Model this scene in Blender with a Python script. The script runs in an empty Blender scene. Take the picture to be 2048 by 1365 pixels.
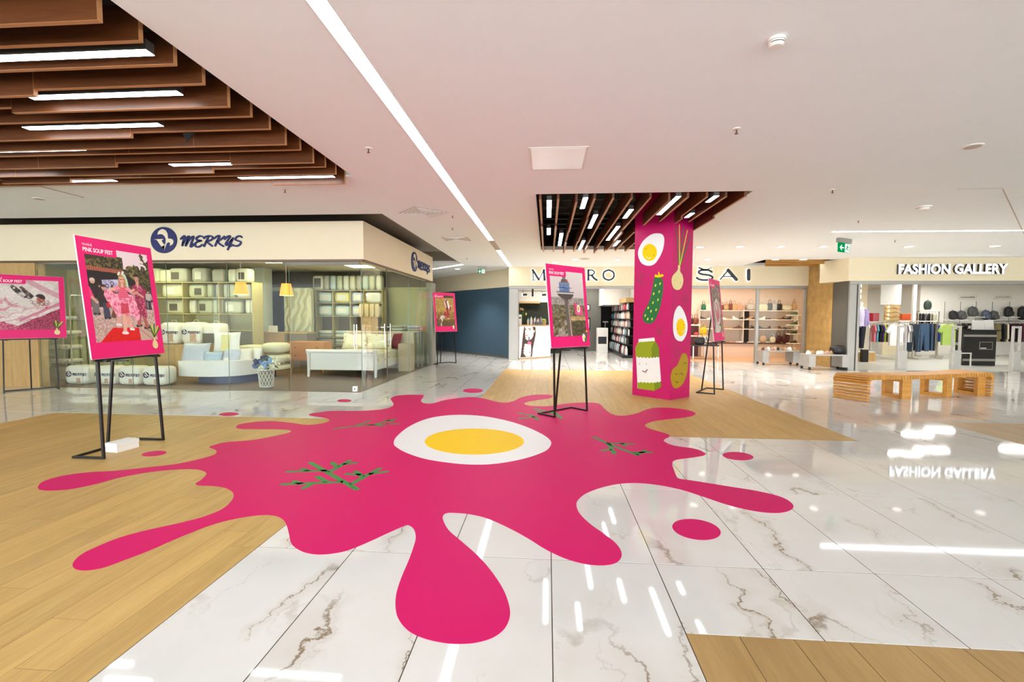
import bpy, bmesh, math, random
import numpy as np
from mathutils import Vector, Matrix
from mathutils.geometry import tessellate_polygon

SC = bpy.context.scene
COL = SC.collection
RND = random.Random(7)

# ------------------------------------------------------------------ camera
F_PX, YAW, PITCH, ROLL, EYE = 937.9, -.0752, -.0493, .0049, 1.4175
fw = Vector((math.sin(YAW)*math.cos(PITCH), math.cos(YAW)*math.cos(PITCH), math.sin(PITCH)))
rt = Vector((math.cos(YAW), -math.sin(YAW), 0)); up = rt.cross(fw)
rt, up = rt*math.cos(ROLL)+up*math.sin(ROLL), -rt*math.sin(ROLL)+up*math.cos(ROLL)
cam = bpy.data.cameras.new('camera'); cam.sensor_width = 36; cam.lens = 36*F_PX/2048
cam.clip_start = .05; cam.clip_end = 200
cam_ob = bpy.data.objects.new('camera', cam); COL.objects.link(cam_ob)
cam_ob.matrix_world = Matrix(((rt.x, up.x, -fw.x, 0), (rt.y, up.y, -fw.y, 0), (rt.z, up.z, -fw.z, EYE), (0, 0, 0, 1)))
SC.camera = cam_ob

# ------------------------------------------------------------------ light and exposure
wd = bpy.data.worlds.new('world'); SC.world = wd; wd.use_nodes = True
wd.node_tree.nodes['Background'].inputs[0].default_value = (.90, .99, 1.04, 1)
wd.node_tree.nodes['Background'].inputs[1].default_value = 5.2
LED = 11.5          # radiance of the white light strips and tubes
PANEL = 13.0        # radiance of the shop ceiling panels
vs = SC.view_settings
vs.view_transform = 'Standard'; vs.look = 'None'; vs.exposure = 0.72; vs.gamma = 1; vs.use_curve_mapping = False
try:
    SC.cycles.use_denoising = True; SC.cycles.max_bounces = 6; SC.cycles.diffuse_bounces = 3; SC.cycles.use_adaptive_sampling = True; SC.cycles.adaptive_threshold = .04
    SC.cycles.glossy_bounces = 3; SC.cycles.transparent_max_bounces = 14; SC.cycles.sample_clamp_indirect = 6
    SC.cycles.caustics_reflective = False; SC.cycles.caustics_refractive = False
except Exception: pass

# ------------------------------------------------------------------ helpers: placing
CEIL = 3.12
def ray(px, py): return fw + rt*((px-1024)/F_PX) - up*((py-682.5)/F_PX)
def PZ(px, py, z=0.):            # point at height z
    d = ray(px, py); t = (z-EYE)/d.z; return Vector((d.x*t, d.y*t, z))
def PY(px, py, Y):               # point at distance Y
    d = ray(px, py); t = Y/d.y; return Vector((d.x*t, Y, EYE+d.z*t))
def PX(px, py, X):
    d = ray(px, py); t = X/d.x; return Vector((X, d.y*t, EYE+d.z*t))
def to_px(v):
    d = Vector((v[0], v[1], v[2]-EYE)); z = d.dot(fw)
    return (1024+F_PX*d.dot(rt)/z, 682.5-F_PX*d.dot(up)/z, z)

# ------------------------------------------------------------------ helpers: materials
def lin(c):
    c = [x/255 for x in c[:3]]
    return tuple((x/12.92 if x <= .04045 else ((x+.055)/1.055)**2.4) for x in c)
MATS = {}
def nodes_of(name):
    m = bpy.data.materials.new(name); m.use_nodes = True
    nt = m.node_tree; b = nt.nodes['Principled BSDF']
    return m, nt, b
def mat(name, rgb, rough=.5, metal=0., var=.10, scale=7., bump=0., spec=.5, coat=0., sheen=0.):
    if name in MATS: return MATS[name]
    m, nt, b = nodes_of(name); N, L = nt.nodes, nt.links
    c = lin(rgb)
    tc = N.new('ShaderNodeTexCoord'); nz = N.new('ShaderNodeTexNoise')
    nz.inputs['Scale'].default_value = scale; nz.inputs['Detail'].default_value = 4
    L.new(tc.outputs['Object'], nz.inputs['Vector'])
    mx = N.new('ShaderNodeMix'); mx.data_type = 'RGBA'
    mx.inputs[6].default_value = tuple(x*(1-var) for x in c)+(1,)
    mx.inputs[7].default_value = tuple(min(1, x*(1+var)) for x in c)+(1,)
    L.new(nz.outputs['Fac'], mx.inputs[0]); L.new(mx.outputs[2], b.inputs['Base Color'])
    b.inputs['Roughness'].default_value = rough; b.inputs['Metallic'].default_value = metal
    b.inputs['Specular IOR Level'].default_value = spec; b.inputs['Coat Weight'].default_value = coat
    if bump:
        bp = N.new('ShaderNodeBump'); bp.inputs['Strength'].default_value = bump; bp.inputs['Distance'].default_value = .01
        n2 = N.new('ShaderNodeTexNoise'); n2.inputs['Scale'].default_value = scale*8; n2.inputs['Detail'].default_value = 3
        L.new(tc.outputs['Object'], n2.inputs['Vector']); L.new(n2.outputs['Fac'], bp.inputs['Height']); L.new(bp.outputs['Normal'], b.inputs['Normal'])
    MATS[name] = m; return m
def emit(name, rgb, strength):
    if name in MATS: return MATS[name]
    m = bpy.data.materials.new(name); m.use_nodes = True; nt = m.node_tree; nt.nodes.clear()
    o = nt.nodes.new('ShaderNodeOutputMaterial'); e = nt.nodes.new('ShaderNodeEmission')
    e.inputs[0].default_value = lin(rgb)+(1,); e.inputs[1].default_value = strength
    nt.links.new(e.outputs[0], o.inputs[0]); MATS[name] = m; return m
def glass_mat(name, tint, reflect=.22):
    if name in MATS: return MATS[name]
    m = bpy.data.materials.new(name); m.use_nodes = True; nt = m.node_tree; N, L = nt.nodes, nt.links; N.clear()
    o = N.new('ShaderNodeOutputMaterial'); t = N.new('ShaderNodeBsdfTransparent'); g = N.new('ShaderNodeBsdfGlossy')
    t.inputs[0].default_value = tint+(1,); g.inputs['Roughness'].default_value = .01
    fr = N.new('ShaderNodeFresnel'); fr.inputs[0].default_value = 1.42
    mu = N.new('ShaderNodeMath'); mu.operation = 'MULTIPLY'; mu.inputs[1].default_value = reflect
    x = N.new('ShaderNodeMixShader'); L.new(fr.outputs[0], mu.inputs[0]); L.new(mu.outputs[0], x.inputs[0])
    L.new(t.outputs[0], x.inputs[1]); L.new(g.outputs[0], x.inputs[2]); L.new(x.outputs[0], o.inputs[0]); MATS[name] = m; return m
def wood_mat(name, dark, light, rough=.45, axis='Y', grain=1.0, spec=.4, rnd=.25, sc=1.0):
    """wood grain running along one axis of the object; tone varies from piece to piece"""
    if name in MATS: return MATS[name]
    m, nt, b = nodes_of(name); N, L = nt.nodes, nt.links
    tc = N.new('ShaderNodeTexCoord'); oi = N.new('ShaderNodeObjectInfo')
    mp = N.new('ShaderNodeMapping'); s = {'X': (.8, 9, 9), 'Y': (9, .8, 9), 'Z': (9, 9, .8)}[axis]
    mp.inputs['Scale'].default_value = tuple(x*sc for x in s)
    cx = N.new('ShaderNodeCombineXYZ'); ml = N.new('ShaderNodeMath'); ml.operation = 'MULTIPLY'; ml.inputs[1].default_value = 37
    L.new(oi.outputs['Random'], ml.inputs[0])
    for i in range(3): L.new(ml.outputs[0], cx.inputs[i])
    L.new(cx.outputs[0], mp.inputs['Location']); L.new(tc.outputs['Object'], mp.inputs['Vector'])
    nz = N.new('ShaderNodeTexNoise'); nz.inputs['Scale'].default_value = 2.2; nz.inputs['Detail'].default_value = 7; nz.inputs['Roughness'].default_value = .62; nz.inputs['Distortion'].default_value = .6
    L.new(mp.outputs[0], nz.inputs['Vector'])
    n2 = N.new('ShaderNodeTexNoise'); n2.inputs['Scale'].default_value = 12; n2.inputs['Detail'].default_value = 4
    L.new(mp.outputs[0], n2.inputs['Vector'])
    ad = N.new('ShaderNodeMath'); ad.operation = 'MULTIPLY_ADD'; ad.inputs[1].default_value = .35*grain
    L.new(n2.outputs['Fac'], ad.inputs[0]); L.new(nz.outputs['Fac'], ad.inputs[2])
    rp = N.new('ShaderNodeMapRange'); rp.inputs[1].default_value = .30; rp.inputs[2].default_value = .98
    L.new(ad.outputs[0], rp.inputs[0])
    mx = N.new('ShaderNodeMix'); mx.data_type = 'RGBA'; mx.inputs[6].default_value = lin(dark)+(1,); mx.inputs[7].default_value = lin(light)+(1,)
    L.new(rp.outputs[0], mx.inputs[0])
    hv = N.new('ShaderNodeHueSaturation'); mr = N.new('ShaderNodeMapRange'); mr.inputs[3].default_value = 1-rnd; mr.inputs[4].default_value = 1+rnd*.5
    L.new(oi.outputs['Random'], mr.inputs[0]); L.new(mr.outputs[0], hv.inputs['Value']); L.new(mx.outputs[2], hv.inputs['Color'])
    L.new(hv.outputs[0], b.inputs['Base Color'])
    b.inputs['Roughness'].default_value = rough; b.inputs['Specular IOR Level'].default_value = spec
    MATS[name] = m; return m
def marble_mat(name, per_object):
    m, nt, b = nodes_of(name); N, L = nt.nodes, nt.links
    geo = N.new('ShaderNodeNewGeometry'); vec = geo.outputs['Position']
    if per_object:
        tc = N.new('ShaderNodeTexCoord'); oi = N.new('ShaderNodeObjectInfo')
        ml = N.new('ShaderNodeMath'); ml.operation = 'MULTIPLY'; ml.inputs[1].default_value = 53; L.new(oi.outputs['Random'], ml.inputs[0])
        cx = N.new('ShaderNodeCombineXYZ')
        for i in range(3): L.new(ml.outputs[0], cx.inputs[i])
        va = N.new('ShaderNodeVectorMath'); L.new(tc.outputs['Object'], va.inputs[0]); L.new(cx.outputs[0], va.inputs[1]); vec = va.outputs[0]
    wn = N.new('ShaderNodeTexNoise'); wn.inputs['Scale'].default_value = 5.5; wn.inputs['Detail'].default_value = 6; wn.inputs['Roughness'].default_value = .62; L.new(vec, wn.inputs['Vector'])
    ws_ = N.new('ShaderNodeVectorMath'); ws_.operation = 'MULTIPLY_ADD'; ws_.inputs[1].default_value = (.34, .2, 0); L.new(wn.outputs['Color'], ws_.inputs[0]); L.new(vec, ws_.inputs[2])
    mp = N.new('ShaderNodeMapping'); mp.inputs['Rotation'].default_value = (0, 0, -.38); mp.inputs['Scale'].default_value = (1.0, .22, 1)
    L.new(ws_.outputs[0], mp.inputs['Vector'])
    def ridge(scale, width, dist, detail):
        nz = N.new('ShaderNodeTexNoise'); nz.inputs['Scale'].default_value = scale; nz.inputs['Detail'].default_value = detail
        nz.inputs['Roughness'].default_value = .58; nz.inputs['Distortion'].default_value = dist; L.new(mp.outputs[0], nz.inputs['Vector'])
        s = N.new('ShaderNodeMath'); s.operation = 'SUBTRACT'; s.inputs[1].default_value = .5; L.new(nz.outputs['Fac'], s.inputs[0])
        a = N.new('ShaderNodeMath'); a.operation = 'ABSOLUTE'; L.new(s.outputs[0], a.inputs[0])
        r = N.new('ShaderNodeMapRange'); r.inputs[1].default_value = 0; r.inputs[2].default_value = width; r.inputs[3].default_value = 1; r.inputs[4].default_value = 0
        r.interpolation_type = 'SMOOTHSTEP'; L.new(a.outputs[0], r.inputs[0]); return r.outputs[0]
    def mul(a, bb, k=None):
        q = N.new('ShaderNodeMath'); q.operation = 'MULTIPLY'; L.new(a, q.inputs[0])
        if k is None: L.new(bb, q.inputs[1])
        else: q.inputs[1].default_value = k
        return q.outputs[0]
    mk = N.new('ShaderNodeTexNoise'); mk.inputs['Scale'].default_value = 1.3; mk.inputs['Detail'].default_value = 2; L.new(vec, mk.inputs['Vector'])
    mr = N.new('ShaderNodeMapRange'); mr.inputs[1].default_value = .44; mr.inputs[2].default_value = .60; L.new(mk.outputs['Fac'], mr.inputs[0])
    v1 = mul(ridge(1.15, .0055, 0, 1), mr.outputs[0]); v2 = mul(mul(ridge(1.15, .05, 0, 1), mr.outputs[0]), None, .28)
    v3 = mul(mul(ridge(2.6, .012, 0, 2), mr.outputs[0]), None, .3)
    c0 = N.new('ShaderNodeTexNoise'); c0.inputs['Scale'].default_value = 3; c0.inputs['Detail'].default_value = 5; L.new(vec, c0.inputs['Vector'])
    mx = N.new('ShaderNodeMix'); mx.data_type = 'RGBA'; mx.inputs[6].default_value = lin((220, 214, 207))+(1,); mx.inputs[7].default_value = lin((233, 229, 224))+(1,)
    L.new(c0.outputs['Fac'], mx.inputs[0])
    cur = mx.outputs[2]
    for fac, c in ((v2, (186, 170, 148)), (v3, (168, 150, 126)), (v1, (140, 118, 92))):
        q = N.new('ShaderNodeMix'); q.data_type = 'RGBA'; q.inputs[7].default_value = lin(c)+(1,); L.new(cur, q.inputs[6]); L.new(fac, q.inputs[0]); cur = q.outputs[2]
    if not per_object:          # far floor: joints as lines of the material
        sp = N.new('ShaderNodeSeparateXYZ'); L.new(geo.outputs['Position'], sp.inputs[0])
        fs = []
        for ax, off, per, w in ((0, .034, .6, .008), (1, 2.70, 1.2, .008)):
            a = N.new('ShaderNodeMath'); a.operation = 'SUBTRACT'; a.inputs[1].default_value = off-per*40; L.new(sp.outputs[ax], a.inputs[0])
            p = N.new('ShaderNodeMath'); p.operation = 'MODULO'; p.inputs[1].default_value = per; L.new(a.outputs[0], p.inputs[0])
            t = N.new('ShaderNodeMath'); t.operation = 'PINGPONG'; t.inputs[1].default_value = per/2; L.new(p.outputs[0], t.inputs[0])
            l = N.new('ShaderNodeMath'); l.operation = 'LESS_THAN'; l.inputs[1].default_value = w/2; L.new(t.outputs[0], l.inputs[0]); fs.append(l)
        mm = N.new('ShaderNodeMath'); mm.operation = 'MAXIMUM'; L.new(fs[0].outputs[0], mm.inputs[0]); L.new(fs[1].outputs[0], mm.inputs[1])
        q = N.new('ShaderNodeMix'); q.data_type = 'RGBA'; q.inputs[7].default_value = lin((74, 60, 46))+(1,); L.new(cur, q.inputs[6]); L.new(mm.outputs[0], q.inputs[0]); cur = q.outputs[2]
    L.new(cur, b.inputs['Base Color'])
    b.inputs['Roughness'].default_value = .045; b.inputs['Specular IOR Level'].default_value = .62
    nb = N.new('ShaderNodeTexNoise'); nb.inputs['Scale'].default_value = 1.1; nb.inputs['Detail'].default_value = 1; L.new(geo.outputs['Position'], nb.inputs['Vector'])
    bp = N.new('ShaderNodeBump'); bp.inputs['Strength'].default_value = .045; bp.inputs['Distance'].default_value = .01
    L.new(nb.outputs['Fac'], bp.inputs['Height']); L.new(bp.outputs['Normal'], b.inputs['Normal'])
    return m
def vcol_mat(name, rough=.45, emission=0.):
    if name in MATS: return MATS[name]
    m, nt, b = nodes_of(name); a = nt.nodes.new('ShaderNodeAttribute'); a.attribute_name = 'Col'
    nt.links.new(a.outputs['Color'], b.inputs['Base Color']); b.inputs['Roughness'].default_value = rough
    if emission:
        nt.links.new(a.outputs['Color'], b.inputs['Emission Color']); b.inputs['Emission Strength'].default_value = emission
    MATS[name] = m; return m

# ------------------------------------------------------------------ helpers: meshes and objects
class MB:
    def __init__(s): s.v, s.f = [], []
    def add(s, vs, fs):
        o = len(s.v); s.v += [tuple(v) for v in vs]; s.f += [tuple(i+o for i in f) for f in fs]; return s
    def box(s, x0, y0, z0, x1, y1, z1):
        return s.add([(x0,y0,z0),(x1,y0,z0),(x1,y1,z0),(x0,y1,z0),(x0,y0,z1),(x1,y0,z1),(x1,y1,z1),(x0,y1,z1)],
                     [(3,2,1,0),(4,5,6,7),(0,1,5,4),(1,2,6,5),(2,3,7,6),(3,0,4,7)])
    def cbox(s, x, y, z, w, d, h): return s.box(x-w/2, y-d/2, z, x+w/2, y+d/2, z+h)
    def bbox(s, x0, y0, z0, x1, y1, z1, b=.01):      # box with chamfered vertical and top edges
        pts = [(x0+b,y0),(x1-b,y0),(x1,y0+b),(x1,y1-b),(x1-b,y1),(x0+b,y1),(x0,y1-b),(x0,y0+b)]
        ins = [(x0+2*b,y0+b),(x1-2*b,y0+b),(x1-b,y0+2*b),(x1-b,y1-2*b),(x1-2*b,y1-b),(x0+2*b,y1-b),(x0+b,y1-2*b),(x0+b,y0+2*b)]
        vs = [(x,y,z0) for x,y in pts]+[(x,y,z1-b) for x,y in pts]+[(x,y,z1) for x,y in ins]
        fs = [tuple(range(7,-1,-1)), tuple(range(16,24))]
        for k in range(8):
            n = (k+1) % 8; fs += [(k,n,8+n,8+k),(8+k,8+n,16+n,16+k)]
        return s.add(vs, fs)
    def bar(s, a, b, w, d=None, upv=(0,0,1)):         # rectangular bar from a to b
        a, b = Vector(a), Vector(b); t = (b-a).normalized(); u = Vector(upv)
        if abs(t.dot(u)) > .98: u = Vector((0,1,0))
        x = t.cross(u).normalized(); y = x.cross(t); d = d or w
        vs = [p+x*i*w/2+y*j*d/2 for p in (a, b) for i, j in ((-1,-1),(1,-1),(1,1),(-1,1))]
        return s.add(vs, [(3,2,1,0),(4,5,6,7),(0,1,5,4),(1,2,6,5),(2,3,7,6),(3,0,4,7)])
    def tube(s, pts, r, n=8, cap=True):
        pts = [Vector(p) for p in pts]; rs = r if isinstance(r, (list, tuple)) else [r]*len(pts)
        vs, fs = [], []
        for i, p in enumerate(pts):
            t = (pts[min(i+1, len(pts)-1)]-pts[max(i-1, 0)]).normalized()
            u = Vector((0,0,1)) if abs(t.z) < .9 else Vector((0,1,0))
            x = t.cross(u).normalized(); y = x.cross(t)
            vs += [p+(x*math.cos(k*2*math.pi/n)+y*math.sin(k*2*math.pi/n))*rs[i] for k in range(n)]
        for i in range(len(pts)-1):
            for k in range(n): fs.append((i*n+k, i*n+(k+1)%n, (i+1)*n+(k+1)%n, (i+1)*n+k))
        if cap: fs += [tuple(range(n-1,-1,-1)), tuple(range((len(pts)-1)*n, len(pts)*n))]
        return s.add(vs, fs)
    def lathe(s, prof, n=14, c=(0,0,0)):
        vs, fs = [], []
        for r, z in prof: vs += [(c[0]+r*math.cos(k*2*math.pi/n), c[1]+r*math.sin(k*2*math.pi/n), c[2]+z) for k in range(n)]
        for i in range(len(prof)-1):
            for k in range(n): fs.append((i*n+k, i*n+(k+1)%n, (i+1)*n+(k+1)%n, (i+1)*n+k))
        fs += [tuple(range(n-1,-1,-1)), tuple(range((len(prof)-1)*n, len(prof)*n))]
        return s.add(vs, fs)
    def soft(s, c, sx, sy, sz, p=3.2, nu=14, nv=9, rotz=0.):   # superellipsoid cushion, half sizes
        vs, fs = [], []
        e = 2/p; ca, sa = math.cos(rotz), math.sin(rotz)
        sg = lambda v: math.copysign(abs(v)**e, v)
        for j in range(nv+1):
            ph = -math.pi/2+math.pi*j/nv
            for i in range(nu):
                th = 2*math.pi*i/nu
                x, y, z = sx*sg(math.cos(ph))*sg(math.cos(th)), sy*sg(math.cos(ph))*sg(math.sin(th)), sz*sg(math.sin(ph))
                vs.append((c[0]+x*ca-y*sa, c[1]+x*sa+y*ca, c[2]+z))
        for j in range(nv):
            for i in range(nu): fs.append((j*nu+i, j*nu+(i+1)%nu, (j+1)*nu+(i+1)%nu, (j+1)*nu+i))
        return s.add(vs, fs)
    def poly(s, pts, o, ux, uy, t, back=0.):          # outline in (ux, uy) plane at o, extruded t along the normal
        o, ux, uy = Vector(o), Vector(ux), Vector(uy); nrm = ux.cross(uy).normalized()
        P = [o+ux*a+uy*b for a, b in pts]
        tri = tessellate_polygon([[Vector((a, b, 0)) for a, b in pts]])
        n = len(P); area = sum(pts[i][0]*pts[(i+1)%n][1]-pts[(i+1)%n][0]*pts[i][1] for i in range(n))
        fs = []
        for q in tri:
            a = pts[q[0]]; b_ = pts[q[1]]; c_ = pts[q[2]]
            ccw = (b_[0]-a[0])*(c_[1]-a[1])-(b_[1]-a[1])*(c_[0]-a[0]) > 0
            q = tuple(q) if ccw else tuple(reversed(q)); fs.append(tuple(i+n for i in q)); 
            if t: fs.append(tuple(reversed(q)))
        vs = [p+nrm*back for p in P]+[p+nrm*(back+t) for p in P]
        if t:
            for i in range(n):
                j = (i+1) % n; fs.append((i, j, n+j, n+i) if area > 0 else (j, i, n+i, n+j))
        return s.add(vs, fs)
    def xf(s, M, i0=0):
        for i in range(i0, len(s.v)): s.v[i] = tuple(M @ Vector(s.v[i]))
        return s
    def mesh(s, name, smooth=False):
        me = bpy.data.meshes.new(name); me.from_pydata(s.v, [], s.f); me.update()
        if smooth:
            me.polygons.foreach_set('use_smooth', [True]*len(me.polygons))
            try: me.set_sharp_from_angle(angle=math.radians(50))
            except Exception: pass
        return me
    def build(s, name, m=None, parent=None, smooth=False):
        me = s.mesh(name, smooth); return obj(name, me, m, parent)
def obj(name, me, m=None, parent=None):
    o = bpy.data.objects.new(name, me); COL.objects.link(o)
    if m is not None and me is not None and not len(me.materials): me.materials.append(m)
    if parent is not None: o.parent = parent
    return o
def tag(o, label=None, cat=None, group=None, kind=None):
    if label: o['label'] = label
    if cat: o['category'] = cat
    if group: o['group'] = group
    if kind: o['kind'] = kind
    return o
def empty(name, loc=(0,0,0), rz=0., label=None, cat=None, group=None):
    o = bpy.data.objects.new(name, None); COL.objects.link(o); o.location = loc; o.rotation_euler = (0,0,rz); o.empty_display_size = .1
    return tag(o, label, cat, group)
KIDS = {}
def kids(o): return [c for c in bpy.data.objects if c.parent == o]
def dup(root, loc=None, rz=None, label=None, group=None, parts=None):
    r = root.copy(); COL.objects.link(r)
    if loc is not None: r.location = loc
    if rz is not None: r.rotation_euler = (0, 0, rz)
    if label: r['label'] = label
    if group: r['group'] = group
    for ch in (parts if parts is not None else kids(root)):
        c = ch.copy(); COL.objects.link(c); c.parent = r
        for g in kids(ch) if parts is None else []:
            d = g.copy(); COL.objects.link(d); d.parent = c
    return r
def struct(o): o['kind'] = 'structure'; return o
def spline(pts, n=6, closed=True):
    pts = [Vector(p) for p in pts]; N = len(pts); out = []
    for i in range(N if closed else N-1):
        g = lambda k: pts[(i+k) % N] if closed else pts[max(0, min(N-1, i+k))]
        p0, p1, p2, p3 = g(-1), g(0), g(1), g(2)
        for k in range(n):
            t = k/n; out.append(.5*((2*p1)+(p2-p0)*t+(2*p0-5*p1+4*p2-p3)*t*t+(3*p1-p0-3*p2+p3)*t**3))
    if not closed: out.append(pts[-1])
    return out
def ribbon(mb, pts, w, o, ux, uy, t, back=0., taper=None):   # brush stroke with round ends, in a plane
    P = spline([(a, b, 0) for a, b in pts], 5, False); n = len(P)
    ws = [w/2*(taper(i/(n-1)) if taper else 1) for i in range(n)]
    L, R = [], []
    for i in range(n):
        d = (P[min(i+1, n-1)]-P[max(i-1, 0)]); d.normalize(); q = Vector((-d.y, d.x, 0))
        L.append(P[i]+q*ws[i]); R.append(P[i]-q*ws[i])
    nrm = Vector(ux).cross(Vector(uy)).normalized(); O = Vector(o); UX, UY = Vector(ux), Vector(uy)
    T = lambda p, h: O+UX*p.x+UY*p.y+nrm*h
    vs = []; 
    for i in range(n): vs += [T(R[i], back), T(L[i], back), T(R[i], back+t), T(L[i], back+t)]
    fs = []
    for i in range(n-1):
        a, b = 4*i, 4*i+4; fs += [(a+2, b+2, b+3, a+3), (a, b, b+2, a+2), (b+1, a+1, a+3, b+3)]
    e = 4*(n-1); fs += [(0, 2, 3, 1), (e+1, e+3, e+2, e)]
    mb.add(vs, fs)
    for p, r in ((P[0], ws[0]), (P[-1], ws[-1])):
        mb.poly([(p.x+r*math.cos(k*math.pi/4), p.y+r*math.sin(k*math.pi/4)) for k in range(8)], o, ux, uy, t*.98, back)
TXT = {}
def text_mesh(s, size, extrude=0., offset=0., align='LEFT', shear=0.):
    key = (s, size, extrude, offset, align, shear)
    if key in TXT: return TXT[key]
    cu = bpy.data.curves.new('lettering', 'FONT'); cu.body = s; cu.size = size; cu.extrude = extrude; cu.offset = offset
    cu.align_x = align; cu.shear = shear; cu.resolution_u = 3
    ob = bpy.data.objects.new('lettering', cu); COL.objects.link(ob)
    dg = bpy.context.evaluated_depsgraph_get(); me = bpy.data.meshes.new_from_object(ob.evaluated_get(dg))
    bpy.data.objects.remove(ob); bpy.data.curves.remove(cu); me.materials.clear(); TXT[key] = me; return me
def text(name, s, size, m, parent, M, **k):
    me = text_mesh(s, size, **k).copy(); me.transform(M); return obj(name, me, m, parent)
def frame_M(o, ux, uy):          # matrix taking local x,y,z to plane axes
    ux, uy = Vector(ux).normalized(), Vector(uy).normalized(); n = ux.cross(uy)
    return Matrix(((ux.x, uy.x, n.x, o[0]), (ux.y, uy.y, n.y, o[1]), (ux.z, uy.z, n.z, o[2]), (0,0,0,1)))
def ellipse(cx, cy, rx, ry, rot=0., n=28):
    c, s = math.cos(rot), math.sin(rot)
    return [(cx+rx*math.cos(t)*c-ry*math.sin(t)*s, cy+rx*math.cos(t)*s+ry*math.sin(t)*c) for t in (k*2*math.pi/n for k in range(n))]
# ------------------------------------------------------------------ shared materials
m_tile = marble_mat('marble_tile', True); m_floor = marble_mat('marble_far', False)
m_plank = wood_mat('oak_plank', (180, 138, 74), (216, 177, 106), rough=.42, rnd=.10, spec=.35, sc=.8)
m_planktile = wood_mat('oak_tile', (160, 122, 70), (194, 158, 102), rough=.4, rnd=.14, spec=.35, sc=.8)
m_slat = wood_mat('slat_wood', (66, 32, 12), (114, 62, 26), rough=.4, axis='X', rnd=.2)
m_slaty = wood_mat('slat_wood_y', (66, 32, 12), (114, 62, 26), rough=.4, axis='Y', rnd=.2)
m_ceil = mat('ceiling_paint', (247, 249, 247), .9, var=.015)
m_beige = mat('fascia_paint', (244, 228, 196), .7, var=.02)
m_beige2 = mat('fascia_sand', (236, 220, 186), .7, var=.03)
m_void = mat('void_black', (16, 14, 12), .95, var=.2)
m_dark = mat('void_brown', (150, 142, 130), .9, var=.1)
m_navy = mat('navy_wall', (62, 86, 102), .55, var=.06)
m_grey = mat('aluminium_frame', (164, 160, 154), .4, .35, var=.04)
m_dgrey = mat('charcoal_panel', (92, 90, 82), .6, var=.08)
m_black = mat('black_metal', (24, 20, 18), .45, .2, var=.15)
m_white = mat('white_paint', (240, 236, 230), .5, var=.03)
m_pink = mat('pink_print', (226, 2, 104), .5, var=.02)
m_led = emit('led_white', (244, 251, 255), LED)
m_band = mat('slat_edge', (186, 132, 84), .5, var=.1)
m_lamph = mat('lamp_housing', (70, 66, 62), .5)
m_glass = glass_mat('shop_glass', (.95, .975, .955))
m_stone = mat('stone_cladding', (188, 150, 88), .75, var=.45, scale=4.5, bump=.3)
m_oak = wood_mat('oak_panel', (178, 138, 84), (214, 176, 118), rough=.5, axis='Z', rnd=.1)
m_brownfloor = wood_mat('brown_floor', (108, 84, 68), (140, 112, 92), rough=.4, axis='X', rnd=.1)
m_steel = mat('steel', (200, 196, 190), .25, .9, var=.05)

# ------------------------------------------------------------------ floor: slab, marble tiles, wooden planks
GX, GY, TW, TL = .034, 2.70, .6, 1.2
WOOD = [(-7.166, -6, -1.766, 6.27), (-1.166, 5.70, 3.634, 12.85), (.634, -6, 9.034, 2.10), (5.434, 3.6, 13.0, 6.90)]
MERK = (-30, 8.53, -3.47, 14.2)
floor = MB().box(-18, -7, -.12, 20, 30, -.0015).build('floor', m_floor); struct(floor)
def inside(r, x, y): return r[0] < x < r[2] and r[1] < y < r[3]
def in_view(x0, y0, x1, y1, pad=130):
    if y1 < .9: return False
    pp = [to_px((x, max(y, 1.0), 0)) for x in (x0, x1) for y in (y0, y1)]
    return max(p[0] for p in pp) > -pad and min(p[0] for p in pp) < 2048+pad and min(p[1] for p in pp) < 1365+pad*2
TG = .0048
def slab_mesh(w, l, g=TG, h=.010):
    return MB().bbox(-w/2+g/2, -l/2+g/2, -h, w/2-g/2, l/2-g/2, 0, .0012).mesh('tile')
me_full, me_half = slab_mesh(TW, TL), slab_mesh(TW, TL/2)
for me in (me_full, me_half): me.materials.append(m_tile)
for i in range(-18, 26):
    for j in range(-3, 9):
        x0, y0 = GX+TW*i, GY+TL*j; xc = x0+TW/2
        halves = []
        for hf in (0, 1):
            yc = y0+TL*(.25+.5*hf)
            ok = not any(inside(r, xc, yc) for r in WOOD) and not inside(MERK, xc, yc) and yc < 13.1 and in_view(x0, yc-.3, x0+TW, yc+.3)
            halves.append(ok)
        if all(halves): o = obj('tile', me_full, None, floor); o.location = (xc, y0+TL/2, 0)
        else:
            for hf in (0, 1):
                if halves[hf]: o = obj('tile', me_half, None, floor); o.location = (xc, y0+TL*(.25+.5*hf), 0)
def planks(r, pw, pl, m, g, tone, ymax=99):
    n = int(round((r[2]-r[0])/pw)); pw = (r[2]-r[0])/n; rnd = random.Random(tone); cache = {}
    base = MB().box(r[0], r[1], -.0014, r[2], r[3], -.0008).build('plank_bed', mat('plank_joint', (104, 76, 46), .8), floor)
    for i in range(n):
        x0 = r[0]+i*pw; y = r[1]-rnd.random()*pl
        while y < r[3]:
            a, b = max(y, r[1]), min(y+pl, r[3]); y += pl
            if b-a < .03 or not in_view(x0, a, x0+pw, b, 60): continue
            k = (round(pw, 4), round(b-a, 3))
            if k not in cache:
                me = MB().bbox(-pw/2+g/2, -(b-a)/2+g/2, -.0006, pw/2-g/2, (b-a)/2-g/2, 0, .0003).mesh('plank'); me.materials.append(m); cache[k] = me
            o = obj('plank', cache[k], None, floor); o.location = (x0+pw/2, (a+b)/2, 0)
planks(WOOD[0], .18, 1.22, m_plank, .0018, 3)
planks(WOOD[1], .24, 2.0, m_plank, .0022, 5)
planks(WOOD[2], .2333, 1.2, m_planktile, .0035, 8)
planks(WOOD[3], .4, 2.4, m_planktile, .0025, 9)

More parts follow.
